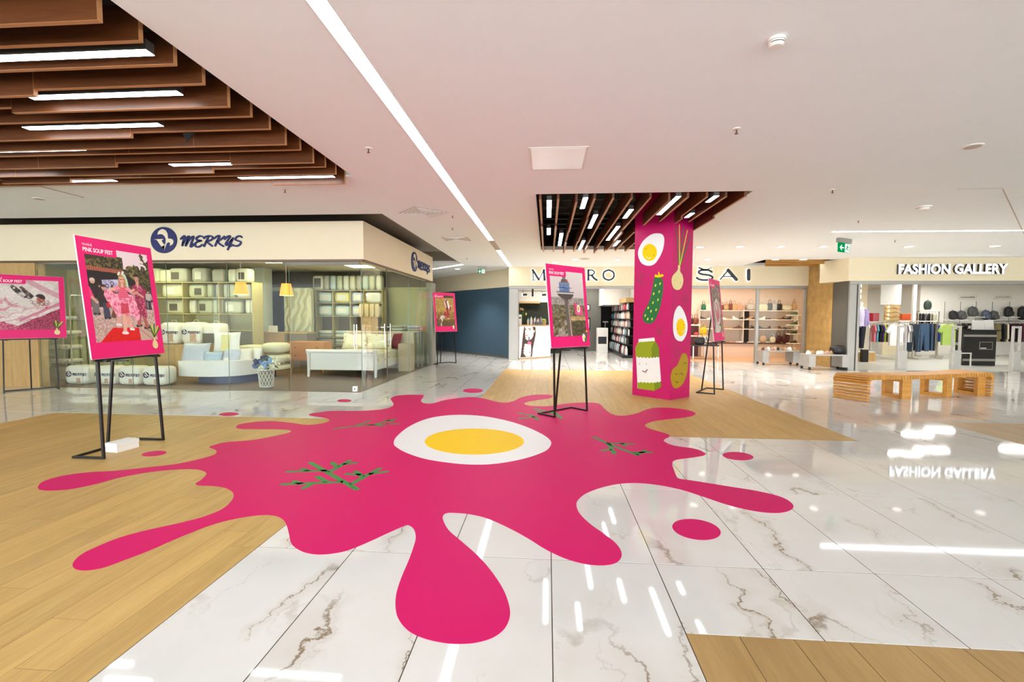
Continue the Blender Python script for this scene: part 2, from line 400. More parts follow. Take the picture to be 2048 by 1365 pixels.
# ------------------------------------------------------------------ ceiling with its openings
OP_A, OP_B, OP_C = (-9.2, -3., -2.365, 5.60), (-.175, 6.55, 2.715, 11.83), (6.2, 14.05, 8.25, 15.6)
VOID = (-18, 7.63, -2.73, 14.75)
cl = MB()
xs = [-18, -9.2, -2.73, -2.365, -.175, 2.715, 6.2, 8.25, 20]; ys = [-7, -3., 5.60, 6.55, 7.63, 11.83, 14.05, 14.75, 15.6, 30]
for a, b in zip(xs, xs[1:]):
    for c, d in zip(ys, ys[1:]):
        if any(inside(r, (a+b)/2, (c+d)/2) for r in (OP_A, OP_B, OP_C, VOID)): continue
        cl.box(a, c, CEIL, b, d, CEIL+.09)
ceiling = struct(cl.build('ceiling', m_ceil))
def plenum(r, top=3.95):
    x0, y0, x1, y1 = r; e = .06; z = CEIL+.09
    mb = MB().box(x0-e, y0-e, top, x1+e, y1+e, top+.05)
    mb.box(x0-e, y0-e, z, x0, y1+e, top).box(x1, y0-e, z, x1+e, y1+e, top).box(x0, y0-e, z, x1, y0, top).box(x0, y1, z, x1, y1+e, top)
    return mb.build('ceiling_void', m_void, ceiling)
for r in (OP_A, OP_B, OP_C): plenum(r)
MB().box(-18.1, 7.6, 3.5, -2.6, 14.8, 3.55).box(-2.73, 7.6, CEIL+.09, -2.6, 14.8, 3.5).box(-18, 7.5, CEIL+.09, -2.73, 7.63, 3.5).box(-18, 14.75, CEIL+.09, -2.73, 14.85, 3.5).build('ceiling_void', m_dark, ceiling)
# thin service rails seen up in the column's opening
for k in range(9):
    MB().box(OP_B[0], 7.0+.55*k, 3.55, OP_B[2], 7.02+.55*k, 3.57).build('service_rail', m_dgrey, ceiling)

# ------------------------------------------------------------------ wooden slats and light tubes in the openings
LONG = RND
def tube_lamp(a, b, w, z, label, group):
    a, b = Vector((a[0], a[1], 0)), Vector((b[0], b[1], 0)); d = (b-a); ln = d.length
    e = empty('tube_light', (*((a+b)/2).xy, z), math.atan2(d.y, d.x), label, 'light', group)
    MB().box(-ln/2, -w/2, 0, ln/2, w/2, .003).build('diffuser', m_led, e)
    MB().box(-ln/2, -w/2, .0031, ln/2, w/2, .07).build('housing', m_lamph, e)
    for sx_ in (-1, 1): MB().box(sx_*(ln/2-.1)-.004, -.004, .08, sx_*(ln/2-.1)+.004, .004, .75).build('hanger', m_black, e)
    return e
sl_a = empty('slat_ceiling', (0, 0, CEIL), 0, 'dark wooden slats hanging in rows in the big ceiling opening', 'ceiling slats')
ends = [2.207-.26*k for k in range(1, 7)][::-1]+[2.466, 2.727, 2.989, 3.245, 3.507, 3.783, 4.042, 4.294, 4.554, 4.811, 5.078, 5.335, 5.575]
low = {2.466, 3.507, 4.294, 4.811, 5.575}
for i, y in enumerate(ends):
    rr = random.Random(i*13+5); x = -2.45; first = True
    while x > -9.0:
        ln = rr.choice((.9, 1.3, 1.8, 2.4)) if y > 1.5 else 3.0
        zb = (3.025 if y in low else 3.068) if first else rr.choice((3.025, 3.068, 3.068)); first = False
        x1 = max(x-ln, -9.1)
        o = MB().bbox(x1+.001, -.016, zb-CEIL, x-.001, .016, zb-CEIL+.21, .002).build('slat', m_slat, sl_a); o.location = (0, y, 0)
        if y > 1.5: MB().box(x1+.002, -.0155, zb-CEIL-.002, x-.002, .0155, zb-CEIL-.0001).box(x-.0009, -.0155, zb-CEIL-.002, x+.001, .0155, zb-CEIL+.209).build('edge_band', m_band, o)
        x = x1
G1 = 'tube lights between the slats of the big ceiling opening'
big = [(-4.4, -2.51, 2.858, 'nearest bright white tube light among the wooden slats at top left'),
       (-3.95, -2.74, 3.376, 'second bright tube light from the near end of the slat ceiling'),
       (-4.63, -3.36, 3.912, 'tube light under the slats, beside the small black hanging triangle'),
       (-6.2, -4.63, 4.424, 'tube light at the left picture edge among the far slats'),
       (-6.6, -5.75, 4.945, 'short tube light at the left edge above the beige hatch'),
       (-4.14, -3.36, 4.945, 'short tube light in the middle of the far slats'),
       (-5.42, -4.83, 5.20, 'shortest tube light of the slat ceiling, left of the middle'),
       (-6.46, -5.30, 5.455, 'far left tube light along the last slat above the shop'),
       (-3.70, -2.53, 5.455, 'far right tube light at the tip of the slat ceiling')]
for x0, x1, y, lb in big: tube_lamp((x0, y), (x1, y), .068, 3.075, lb, G1)
for y in (1.82, .78, -.26, -1.3): tube_lamp((-5.2, y), (-3.2, y), .068, 3.075, 'tube light among the slats out of view behind the camera', G1)
ct = [PY(350, 233, 4.06), PY(407, 233, 4.06), PY(374, 286, 4.06)]
MB().add([ct[0]+Vector((0, 0, .25)), ct[1]+Vector((0, 0, .25)), ct[0], ct[1], ct[2], ct[0]+Vector((0, .05, .25)), ct[1]+Vector((0, .05, .25)), ct[0]+Vector((.02, .05, 0)), ct[1]+Vector((-.02, .05, 0))], [(1, 0, 2, 3), (3, 2, 4), (5, 6, 8, 7), (7, 8, 4), (0, 5, 7, 2), (6, 1, 3, 8), (2, 7, 4), (8, 3, 4), (0, 1, 6, 5)]).build('hanging_cloth', m_void)
tag(bpy.data.objects['hanging_cloth'], 'small black pointed cloth hanging between the wooden ceiling slats', 'cloth')

sl_b = empty('slat_ceiling', (0, 0, CEIL), 0, 'wooden slats fanning in the ceiling opening around the pink column', 'ceiling slats')
CX, CY = 2.07, 8.75
for k in range(12):
    x = -.115+.25*k; rr = random.Random(k+40); y = OP_B[1]+.05
    while y < OP_B[3]-.2:
        ln = rr.choice((1.2, 1.7, 2.3)); y1 = min(y+ln, OP_B[3]-.04)
        zb = rr.choice((3.02, 3.065, 3.065))
        segs = [(y, y1)]
        if abs(x-CX) < .56:                      # slats stop at the column
            g = .60-abs(x-CX)*.45; segs = [(a, b) for a, b in ((y, min(y1, CY-g)), (max(y, CY+g), y1)) if b-a > .05]
        for a, b in segs:
            o = MB().bbox(-.016, a+.001, zb-CEIL, .016, b-.001, zb-CEIL+.21, .002).build('slat', m_slaty, sl_b); o.location = (x, 0, 0); MB().box(-.0155, a+.002, zb-CEIL-.002, .0155, b-.002, zb-CEIL-.0001).build('edge_band', m_band, o)
        y = y1
G2 = 'tube lights in the ceiling opening around the pink column'
for x, y0, y1, lb in [(.01, 6.72, 7.85, 'long tube light in the leftmost gap of the slats by the column'), (.01, 8.78, 9.45, 'short tube light far back in the leftmost gap of the slats'),
        (.26, 9.3, 10.9, 'tube light far back in the second gap of the slats'), (.51, 6.6, 7.25, 'short tube light at the front of the third slat gap'),
        (.76, 7.68, 8.82, 'tube light in the middle of the fourth slat gap'), (.76, 10.2, 11.55, 'tube light at the far end of the fourth slat gap'),
        (1.26, 7.35, 7.97, 'short tube light in the sixth slat gap left of the column'), (1.26, 8.66, 10.2, 'long tube light in the sixth slat gap behind the column side'),
        (1.51, 10.25, 11.0, 'short tube light in the seventh slat gap behind the column'), (1.76, 6.6, 7.75, 'bright long tube light just in front of the pink column'),
        (2.26, 7.65, 7.98, 'shortest tube light, touching the right face of the column'), (2.26, 6.6, 6.95, 'tube light at the front right corner of the column opening')]:
    tube_lamp((x, y0), (x, y1), .068, 3.075, lb, G2)
sl_c = empty('slat_ceiling', (0, 0, CEIL), 0, 'wooden slats coloured as if warm-lit in the small far ceiling opening beside the stone wall', 'ceiling slats')
for k in range(5):
    o = MB().bbox(6.3+.12*k, -.016, -.05-.03*(k % 2), 8.2-.5*((k+1) % 2), .016, .15, .002).build('slat', wood_mat('slat_warmlit', (150, 96, 30), (206, 146, 60), axis='X', rnd=.1), sl_c); o.location = (0, 14.2+.28*k, 0)  # gold tone puts the warm light on these slats into the wood colour

tube_lamp((6.7, 14.62), (8.0, 14.62), .05, 3.16, 'hidden warm tube light above the far slats beside the stone wall', None)
# recessed light strips
def strip(a, b, w, label):
    a, b = Vector(a), Vector(b); d = b-a; ln = d.length
    e = empty('light_strip', ((a.x+b.x)/2, (a.y+b.y)/2, CEIL), math.atan2(d.y, d.x), label, 'light')
    MB().box(-ln/2, -w/2, -.004, ln/2, w/2, -.001).build('diffuser', m_led, e)
    MB().box(-ln/2, -w/2-.012, -.006, ln/2, -w/2, -.0005).build('channel', m_white, e); MB().box(-ln/2, w/2, -.006, ln/2, w/2+.012, -.0005).build('channel', m_white, e)
g0, g1 = PZ(981, 481, CEIL).y, PZ(992, 501, CEIL).y
strip((-1.25, -6.0), (-1.25, g0), .11, 'long white light strip running along the ceiling towards the back shops')
MB().box(-1.315, g0+.02, CEIL-.004, -1.185, g1-.02, CEIL-.001).build('strip_cover', mat('strip_cover', (196, 176, 158), .6))
tag(bpy.data.objects['strip_cover'], 'unlit beige cover plate in the gap of the long light strip', 'cover plate')
strip((-1.25, g1), (-1.25, 15.55), .11, 'short far piece of the long light strip, ending above the back shop sign')
strip((5.5, 9.62), (14.5, 9.72), .09, 'light strip running sideways across the ceiling above the right-hand clothes shop')
strip((-2.75, 14.95), (-4.6, 16.9), .14, 'slanting light strip at the corner of the dark recess beside the navy wall')

# ------------------------------------------------------------------ walls of the hall
struct(MB().box(-18.2, -7, 0, -18, 30, 4).build('wall_left', m_beige2))
struct(MB().box(20, -7, 0, 20.2, 30, 4).build('wall_right', m_beige2))
struct(MB().box(-18, 30, 0, 20, 30.2, 4).build('wall_back', m_beige2))
def slab_wall(name, a, b, z0, z1, t, m):
    a, b = Vector(a), Vector(b); d = (b-a); ln = d.length
    o = MB().box(0, 0, z0, ln, t, z1).build(name, m); o.location = (a.x, a.y, 0); o.rotation_euler = (0, 0, math.atan2(d.y, d.x)); return struct(o)
nv0, nv1 = (-5.6, 20.9), (-1.28, 16.22)
slab_wall('wall_navy', nv0, nv1, 0, 2.49, .25, m_navy)
slab_wall('wall_navy_fascia', (-5.62, 20.88), (-1.28, 16.17), 2.492, CEIL, .3, m_beige2)
slab_wall('baseboard_navy', (-5.6, 20.88), (-1.285, 16.205), 0.001, .06, .012, m_dgrey)
# long fascia over the two back shops
struct(MB().box(-1.30, 15.70, 2.49, 8.35, 16.0, CEIL-.001).build('wall_back_fascia', m_beige2))
for k, (x0, x1) in enumerate(((-1.30, -.98), (3.02, 3.10), (6.72, 6.82), (8.20, 8.28))): struct(MB().bbox(x0, 15.74, 0, x1, 16.15 if k == 0 else 15.84, 2.399, .012).build('trim_%d' % (11+k), m_grey))
struct(MB().box(-1.30, 15.74, 2.40, 8.28, 15.92, 2.489).build('trim_1', m_grey))
# stone wall and dark pier, front of the right-hand shop
slab_wall('wall_stone', (8.285, 15.76), (8.36, 14.52), 0, CEIL-.002, .35, m_stone)
slab_wall('wall_pier', (8.36, 14.50), (8.34, 13.80), 0, 2.488, .3, m_dgrey)
FY = 13.72
struct(MB().add([(8.02, 14.60, 2.49), (8.30, FY, 2.49), (20, FY, 2.49), (20, FY+.35, 2.49), (8.6, FY+.35, 2.49), (8.3, 14.7, 2.49),
                 (8.02, 14.60, CEIL-.001), (8.30, FY, CEIL-.001), (20, FY, CEIL-.001), (20, FY+.35, CEIL-.001), (8.6, FY+.35, CEIL-.001), (8.3, 14.7, CEIL-.001)],
                [(0, 1, 7, 6), (1, 2, 8, 7), (5, 4, 3, 2, 1, 0), (2, 3, 9, 8), (3, 4, 10, 9), (4, 5, 11, 10), (5, 0, 6, 11)]).build('wall_right_fascia', m_beige2))
struct(MB().bbox(8.36, FY+.02, 0, 8.56, FY+.2, 2.399, .012).build('trim_15', m_grey)); struct(MB().box(8.60, FY+.04, 0, 8.66, FY+.2, 2.399).build('trim_16', m_grey))
struct(MB().box(8.36, FY+.02, 2.40, 20, FY+.2, 2.489).build('trim_2', m_grey))
# ------------------------------------------------------------------ pink splash sticker on the floor
m_splash = mat('splash_vinyl', (214, 0, 100), .5, var=.03, scale=30, spec=.15)
m_eggw = mat('egg_white', (244, 240, 238), .4, var=.01); m_yolk = mat('yolk_yellow', (255, 206, 0), .5, var=.02, spec=.2)
m_dill = mat('dill_green', (44, 132, 56), .5, var=.08)
SPL = [(472,855),(484,848),(536,843),(580,846),(612,850.5),(642,848),(658,843),(656,838.5),(640,835),(621,832),(618,829.5),(628,826.5),(642,825),(666,822.5),(721,822.5),(769,818.5),(787,810.6),
(783,802),(782,797),(795,792),(820,790),(844,790.5),(848,793),(842,800.5),(846,806.5),(864,807.5),(888,801.5),(915,797),(943,794.8),(967,797.6),(990,803.5),(1009,806),(1027,803),(1041,796),(1059,791.5),(1080,789.7),(1099,790.5),(1106,793),(1100,797),(1075,800.7),(1054,804.7),(1048.8,808.5),(1059,812),(1085.7,813.4),(1107,812),(1128,808.6),(1157,806),(1183,806),(1199,808.5),(1208,817),(1220,826.6),(1236,832),(1257,831),(1275.6,826.6),(1294,819.5),(1315,816),(1349,817),(1376,821),(1390,826),(1387,831.5),(1368,836),(1328,840),(1302,844.5),(1290,851),(1299,858),(1323,865),(1337.5,870),(1338.5,874.5),(1329.6,879),(1329,884),(1348,892),(1388.5,898),(1409,906),(1408,911.5),(1384,916),(1352,920.5),(1344.5,928),(1348,941),(1352,951.4),(1358,958),(1384,962),(1457,973.7),(1517,983.5),(1560,994),(1581,1005),(1587,1015),(1577,1023),(1551,1027),(1508.5,1023),(1457,1011),(1406,994),(1363,980.5),(1320,971.5),(1277,967),(1238.6,968.5),(1204,975.6),(1172.6,987.5),(1156,1001),(1153,1013),(1160,1029),(1180.5,1049),(1208,1068.6),(1232,1088),(1243,1106),(1240,1120),(1226,1129),(1200,1132),(1168.6,1128.7),(1133,1119),(1093.5,1101),(1054,1076.5),(1014,1055),(975,1038),(943,1030),(915,1027),(894,1027),(886,1033),(887,1043),(897,1061),(919,1080.5),(955,1112),(983,1144),(1006,1179),(1018,1211),(1019.5,1235),(1009,1258.5),(986.6,1276),(955,1286),(923,1289),(888,1287),(848,1278),(816.5,1262.5),(797,1239),(791,1215),(793,1187),(803,1155.6),(816.5,1124),(826,1098),(831.5,1076.5),(828,1060),(818.5,1052),(808.6,1053),(777,1066.6),(737,1085),(698,1101),(666,1108),(634.5,1110),(607,1105),(588,1094),(581,1084),(578,1068.6),(573,1051),(566,1040),(552,1033),(527,1031),(484,1036),(428.6,1049),(364,1073.6),(300,1101.5),(244,1123),(206,1136.6),(171.5,1142),(150,1138.5),(146,1127),(163,1110),(193,1095),(240,1076),(300,1060),(364,1046),(411.5,1033),(446,1018),(464,1001),(467,988),(454,978),(428.6,973),(398,971.6),(391.5,968),(403,960),(413,949),(406,942.5),(386,939),(351.5,940),(300,945),(240,956),(193,968.6),(146,978.5),(107,982),(82,980.6),(76,975),(86,964),(120,953.6),(171.5,946),(236,942),(300,935),(351.5,929),(398.6,919),(427,910.7),(433.5,904),(428,899),(418.5,895),(428.6,890.6),(454,885),(506,880.7),(553,872),(578,866),(581,862),(566,859.7),(514,859),(482,858.5)]
def floor_poly(px, z, n=4, smooth=True):
    pts = [PZ(x, y, z) for x, y in px]
    if smooth: pts = spline(pts, n)
    return [(p.x, p.y) for p in pts]
AX, AY = (1, 0, 0), (0, 1, 0)
splash = empty('floor_sticker', (0, 0, .0), 0, 'large pink splash-shaped sticker with an egg lying across the marble and wood floor', 'floor sticker')
MB().poly(floor_poly(SPL, 0), (0, 0, .0004), AX, AY, .0012).build('pink_splash', m_splash, splash)
EGG = [(727,325),(740,290),(800,240),(880,203),(960,185),(1060,178),(1180,185),(1300,208),(1400,240),(1480,278),(1518,308),(1520,332),(1495,360),(1420,390),(1330,412),(1230,427),(1120,430),(1000,420),(880,400),(790,370),(745,345)]
z2 = lambda p: (500+p[0]*.39565, 760+p[1]*.39565)
MB().poly(floor_poly([z2(p) for p in EGG], 0), (0, 0, .0017), AX, AY, .0005).build('egg_white', m_eggw, splash)
MB().poly(floor_poly([z2(p) for p in ellipse(1134, 314, 251, 66)], 0, 2), (0, 0, .0023), AX, AY, .0004).build('egg_yolk', m_yolk, splash)
def sprig(strokes, cv, w):
    mb = MB()
    for a, b, c, d in strokes:
        p, q = PZ(*cv((a, b))), PZ(*cv((c, d)))
        ribbon(mb, [(p.x, p.y), (q.x, q.y)], w, (0, 0, .0017), AX, AY, .0005)
    mb.build('dill_sprig', m_dill, splash)
sprig([(305,420,540,555),(192,466,390,460),(265,452,300,462),(415,420,440,440),(400,468,505,410),(470,428,535,422),(165,530,470,518),(225,515,260,528),(270,550,310,530),(340,492,390,518),(510,530,655,450),(600,478,692,466),(490,478,560,482),(535,465,570,492)], z2, .05)
sprig([(430,248,530,235),(530,235,700,224),(540,232,605,210),(600,228,670,234),(640,224,735,197),(690,205,725,212),(690,224,748,224)], z2, .05)
z7 = lambda p: (880+p[0]*.2637, 700+p[1]*.2637)
sprig([(600,482,690,497),(605,523,720,510),(690,497,745,530),(715,445,790,465),(725,465,770,475),(860,470,920,520),(790,465,870,490)], z7, .06)
z3 = lambda p: (1200+p[0]*.4285, 780+p[1]*.4285)
sprig([(0,235,60,262),(-30,222,0,236),(30,250,155,254),(40,255,68,300),(10,285,55,280),(60,262,175,306),(150,294,238,293),(175,304,212,284),(100,250,118,262)], z3, .05)
for cx_, cy_, rx_, ry_, ro, lb in [(689,802,14,3,0,'small pink floor drop on the marble above the splash'),(946,782,20,4.4,0,'pink floor drop beside the wooden floor edge at the back'),
        (458,829,20,3.6,-.03,'pink floor drop on the marble edge left of the splash'),(308,908,25,5,-.10,'pink floor drop on the wooden planks beside the white box'),
        (1476,913,31,8,.08,'pink oval floor drop right of the splash on the marble'),(1393,1060,49,20,.15,'largest pink oval floor drop, in the right foreground')]:
    o = MB().poly(floor_poly(ellipse(cx_, cy_, rx_, ry_, ro, 20), 0, 2), (0, 0, .0004), AX, AY, .0012).build('floor_drop', m_splash)
    tag(o, lb, 'floor sticker', 'pink drops around the splash')

# ------------------------------------------------------------------ pink column with food prints
CN, CL_, CR = Vector((2.128, 8.278, 0)), Vector((1.585, 8.82, 0)), Vector((2.585, 8.69, 0))
column = empty('column', (0, 0, 0), 0, 'square pink column printed with smiling eggs, cucumber, onion and milk carton', 'column')
cb = CL_+CR-CN; CTOP = 3.9
m_colpink = mat('column_pink', (196, 0, 96), .5, var=.03)
MB().add([(p.x, p.y, z) for z in (0.001, CTOP) for p in (CN, CR, cb, CL_)], [(3,2,1,0),(4,5,6,7),(0,1,5,4),(1,2,6,5),(2,3,7,6),(3,0,4,7)]).build('shaft', m_colpink, column)
class Face:                      # flat print traced on a vertical face
    def __init__(s, a, b):
        s.a = a; s.ux = (b-a).normalized(); s.n = s.ux.cross(Vector((0, 0, 1)))
    def uv(s, px, py):
        d = ray(px, py); o = Vector((0, 0, EYE)); t = (s.a-o).dot(s.n)/d.dot(s.n); p = o+d*t
        return ((p-s.a).dot(s.ux), p.z)
fL, fR = Face(CL_, CN), Face(CN, CR)
zc = lambda p: (1250+p[0]*150/525, 420+p[1]*390/1365)
m_cuc = mat('cucumber_green', (28, 110, 52), .5, var=.04); m_cucy = mat('seed_yellow', (214, 210, 60), .5, var=.03)
m_onion = mat('onion_cream', (232, 214, 150), .5, var=.03); m_pot = mat('potato_ochre', (176, 142, 10), .5, var=.05)
m_lime = mat('carton_green', (150, 160, 8), .5, var=.03); m_limed = mat('carton_green_side', (116, 134, 4), .5, var=.03)
m_ink = mat('print_ink', (40, 26, 24), .5); m_twig = mat('twig_brown', (122, 66, 62), .5); m_tongue = mat('tongue_rose', (236, 170, 168), .5)
class Print:
    def __init__(s, face, parent): s.f, s.p, s.k = face, parent, 0
    def area(s, name, pts, m, parent=None, smooth=True, lvl=0):
        q = [s.f.uv(*zc(p)) for p in pts]
        if smooth: q = [(v.x, v.y) for v in spline([(a, b, 0) for a, b in q], 4)]
        return MB().poly(q, s.f.a, s.f.ux, (0, 0, 1), .0006, .0006+lvl*.0008).build(name, m, parent or s.p)
    def lines(s, name, strokes, w, m, parent=None, lvl=0):
        mb = MB()
        for st in strokes: ribbon(mb, [s.f.uv(*zc(p)) for p in st], w, s.f.a, s.f.ux, (0, 0, 1), .0006, .0006+lvl*.0008)
        return mb.build(name, m, parent or s.p)
PL, PR = Print(fL, column), Print(fR, column)
e = PL.area('printed_egg', [(240,165),(268,180),(275,220),(265,280),(240,335),(205,380),(160,392),(115,372),(92,320),(98,270),(130,215),(185,172)], m_eggw)
PL.area('yolk', ellipse(173, 298, 51, 60), m_yolk, e, False, 1)
PL.lines('smile', [[(152,330),(167,340),(182,332)]], .010, m_eggw, e, 2); PL.lines('eye', [[(147,273),(149,274)], [(200,318),(202,319)]], .012, m_ink, e, 2)
PL.lines('printed_twig', [[(105,545),(112,500),(125,430)],[(112,505),(80,478)],[(112,490),(95,515)],[(118,470),(150,455)],[(120,465),(95,440)],[(112,520),(150,520)],[(135,520),(145,500)],[(88,485),(85,505)]], .010, m_twig)
e = PL.area('printed_cucumber', [(205,480),(232,470),(260,485),(268,530),(262,600),(240,700),(205,780),(170,798),(135,785),(123,750),(140,700),(170,640),(190,560)], m_cuc)
PL.area('cucumber_flower', [(207,465),(215,452),(230,458),(237,432),(246,455),(260,450),(272,462),(255,470),(237,474),(220,473)], m_yolk, e, True, 1)
mbp = MB()
for x, y in [(214,530),(246,517),(201,588),(240,573),(231,630),(196,650),(163,687),(218,700),(182,710),(142,740),(159,765),(190,765)]:
    mbp.poly([fL.uv(*zc(p)) for p in ellipse(x, y, 5, 10, .3, 8)], fL.a, fL.ux, (0, 0, 1), .0006, .0014)
mbp.build('cucumber_seeds', m_cucy, e)
PL.lines('printed_twig', [[(262,890),(240,850),(225,810)],[(240,850),(265,840)],[(230,850),(215,830)],[(250,865),(222,868)],[(245,860),(262,818)]], .010, m_twig)
e = PL.area('printed_carton', [(78,1020),(72,965),(95,925),(95,905),(205,895),(210,920),(235,962),(240,1030),(255,1240),(205,1268),(88,1250)], m_white, None, False)
PL.area('carton_top', [(75,1030),(72,965),(95,927),(212,918),(237,962),(241,1028),(232,1035),(222,1028),(212,1038),(202,1030),(192,1040),(182,1031),(170,1041),(158,1031),(146,1040),(134,1030),(122,1038),(110,1029),(98,1037),(86,1028)], m_lime, e, False, 1)
PL.area('carton_top_side', [(185,968),(212,918),(237,962),(241,1028),(232,1035),(222,1028),(212,1038),(202,1030),(190,1040)], m_limed, e, False, 2)
PL.area('carton_base', [(88,1205),(100,1212),(112,1204),(124,1213),(136,1205),(148,1214),(160,1206),(172,1215),(184,1207),(196,1214),(207,1206),(207,1268),(90,1252)], m_lime, e, False, 1)
PL.area('carton_base_side', [(207,1206),(216,1213),(226,1203),(238,1210),(252,1198),(256,1240),(207,1268)], m_limed, e, False, 1)
PL.lines('smile', [[(122,1128),(140,1134),(158,1118)]], .014, m_ink, e, 1); PL.area('tongue', ellipse(145, 1137, 9, 7), m_tongue, e, False, 1)
PL.lines('eye', [[(101,1078),(103,1079)], [(149,1080),(151,1081)]], .013, m_ink, e, 1)
e = PR.area('printed_onion', [(372,388),(386,390),(386,430),(402,458),(408,500),(395,545),(370,562),(340,548),(326,505),(332,465),(358,435),(370,415)], m_onion)
PR.lines('green_stem', [[(356,120),(378,384)],[(410,122),(382,384)],[(457,188),(388,384)]], .026, m_cuc, e, 1)
PR.lines('yellow_stem', [[(380,106),(381,384)],[(436,145),(385,384)]], .026, m_cucy, e, 2)
PR.lines('eye', [[(348,492),(349,493)],[(387,510),(388,511)]], .012, m_ink, e, 1)
PR.lines('printed_twig', [[(425,665),(425,630),(437,590)],[(425,640),(400,630)],[(428,625),(445,628)],[(432,605),(412,605)],[(403,600),(420,620)]], .009, m_twig)
e = PR.area('printed_egg', [(375,672),(400,690),(425,745),(438,810),(430,870),(405,915),(380,920),(352,900),(337,845),(338,770),(350,710)], m_eggw)
PR.area('yolk', ellipse(390, 823, 31, 62), m_yolk, e, False, 1)
PR.lines('smile', [[(398,860),(408,850),(413,838)]], .012, m_eggw, e, 2); PR.lines('eye', [[(367,832),(369,833)],[(410,806),(412,807)]], .012, m_ink, e, 2)
PR.lines('printed_twig', [[(350,1050),(355,1010),(362,985)],[(355,1015),(345,1000)],[(356,1020),(378,1018)],[(360,1000),(380,990)]], .008, m_twig)
e = PR.area('printed_potato', [(400,1008),(425,1008),(440,1040),(440,1100),(432,1150),(410,1210),(375,1245),(345,1248),(325,1215),(320,1160),(335,1115),(365,1090),(382,1050)], m_pot)
PR.lines('freckle', [[(352,1145),(357,1152),(364,1150)],[(390,1140),(398,1152),(408,1152)],[(412,1068),(418,1076),(428,1073)],[(378,1150),(381,1153)],[(355,1200),(362,1210),(372,1207)],[(398,1085),(401,1088)]], .012, m_ink, e, 1)

# ------------------------------------------------------------------ posters: painted photographs on foam boards
def vnoise(u, v, s, seed):
    r = np.random.RandomState(seed); g = r.rand(64, 64); x, y = u*s, v*s
    xi, yi = np.floor(x).astype(int), np.floor(y).astype(int); fx, fy = x-xi, y-yi
    fx, fy = fx*fx*(3-2*fx), fy*fy*(3-2*fy); G = lambda a, b: g[a % 64, b % 64]
    return (G(xi, yi)*(1-fx)+G(xi+1, yi)*fx)*(1-fy)+(G(xi, yi+1)*(1-fx)+G(xi+1, yi+1)*fx)*fy
class Canvas:                    # u to the right, v upwards, both 0..1
    def __init__(s, nx, ny, asp):
        s.nx, s.ny, s.asp = nx, ny, asp
        s.u, s.v = np.meshgrid(np.linspace(0, 1, nx), np.linspace(0, 1, ny)); s.c = np.zeros((ny, nx, 3))
    def put(s, mask, rgb, a=1.):
        m = (mask*a)[..., None] if mask.dtype != bool else mask[..., None]*a
        s.c = s.c*(1-m)+np.array(rgb, float)*m
    def n(s, f, seed, oct=3):
        t = 0; w = 0
        for k in range(oct): t = t+vnoise(s.u*s.asp, s.v, f*2**k, seed+k)*.5**k; w += .5**k
        return t/w
    def inpoly(s, pts):
        m = np.zeros(s.u.shape, bool); n = len(pts)
        for i in range(n):
            x0, y0 = pts[i]; x1, y1 = pts[(i+1) % n]
            if y0 == y1: continue
            m ^= ((y0 > s.v) != (y1 > s.v)) & (s.u < (x1-x0)*(s.v-y0)/(y1-y0)+x0)
        return m
    def poly(s, pts, rgb, a=1.): s.put(s.inpoly(pts), rgb, a)
    def ell(s, x, y, rx, ry, rgb, a=1.): s.put(((s.u-x)/rx)**2+((s.v-y)/ry)**2 < 1, rgb, a)
    def rect(s, x0, y0, x1, y1, rgb, a=1.): s.put((s.u >= x0) & (s.u <= x1) & (s.v >= y0) & (s.v <= y1), rgb, a)
    def seg(s, x0, y0, x1, y1, w, rgb, a=1.):
        dx, dy = (x1-x0)*s.asp, y1-y0; L2 = dx*dx+dy*dy+1e-9
        t = np.clip(((s.u-x0)*s.asp*dx+(s.v-y0)*dy)/L2, 0, 1)
        d = np.hypot((s.u-x0)*s.asp-t*dx, s.v-y0-t*dy); s.put(d < w, rgb, a)
    def speck(s, mask, f, seed, lo, hi, a=1.):
        k = s.n(f, seed); k = np.clip((k-.3)/.4, 0, 1)[..., None]; col = np.array(lo, float)*(1-k)+np.array(hi, float)*k
        m = (mask*1.)[..., None]*a; s.c = s.c*(1-m)+col*m
    def mesh(s, name, w, h):
        me = bpy.data.meshes.new(name); V = np.stack([(s.u-.5)*w, 0*s.u, s.v*h], -1).reshape(-1, 3)
        idx = np.arange(s.nx*s.ny).reshape(s.ny, s.nx)
        Fq = np.stack([idx[:-1, :-1], idx[:-1, 1:], idx[1:, 1:], idx[1:, :-1]], -1).reshape(-1, 4)
        me.vertices.add(len(V)); me.vertices.foreach_set('co', V.ravel()); me.loops.add(Fq.size); me.loops.foreach_set('vertex_index', Fq.ravel())
        me.polygons.add(len(Fq)); me.polygons.foreach_set('loop_start', np.arange(0, Fq.size, 4)); me.update()
        c = np.clip(s.c/255, 0, 1); c = np.where(c <= .04045, c/12.92, ((c+.055)/1.055)**2.4)
        at = me.color_attributes.new('Col', 'FLOAT_COLOR', 'POINT'); at.data.foreach_set('color', np.concatenate([c, np.ones(c.shape[:2]+(1,))], -1).astype(np.float32).ravel())
        return me
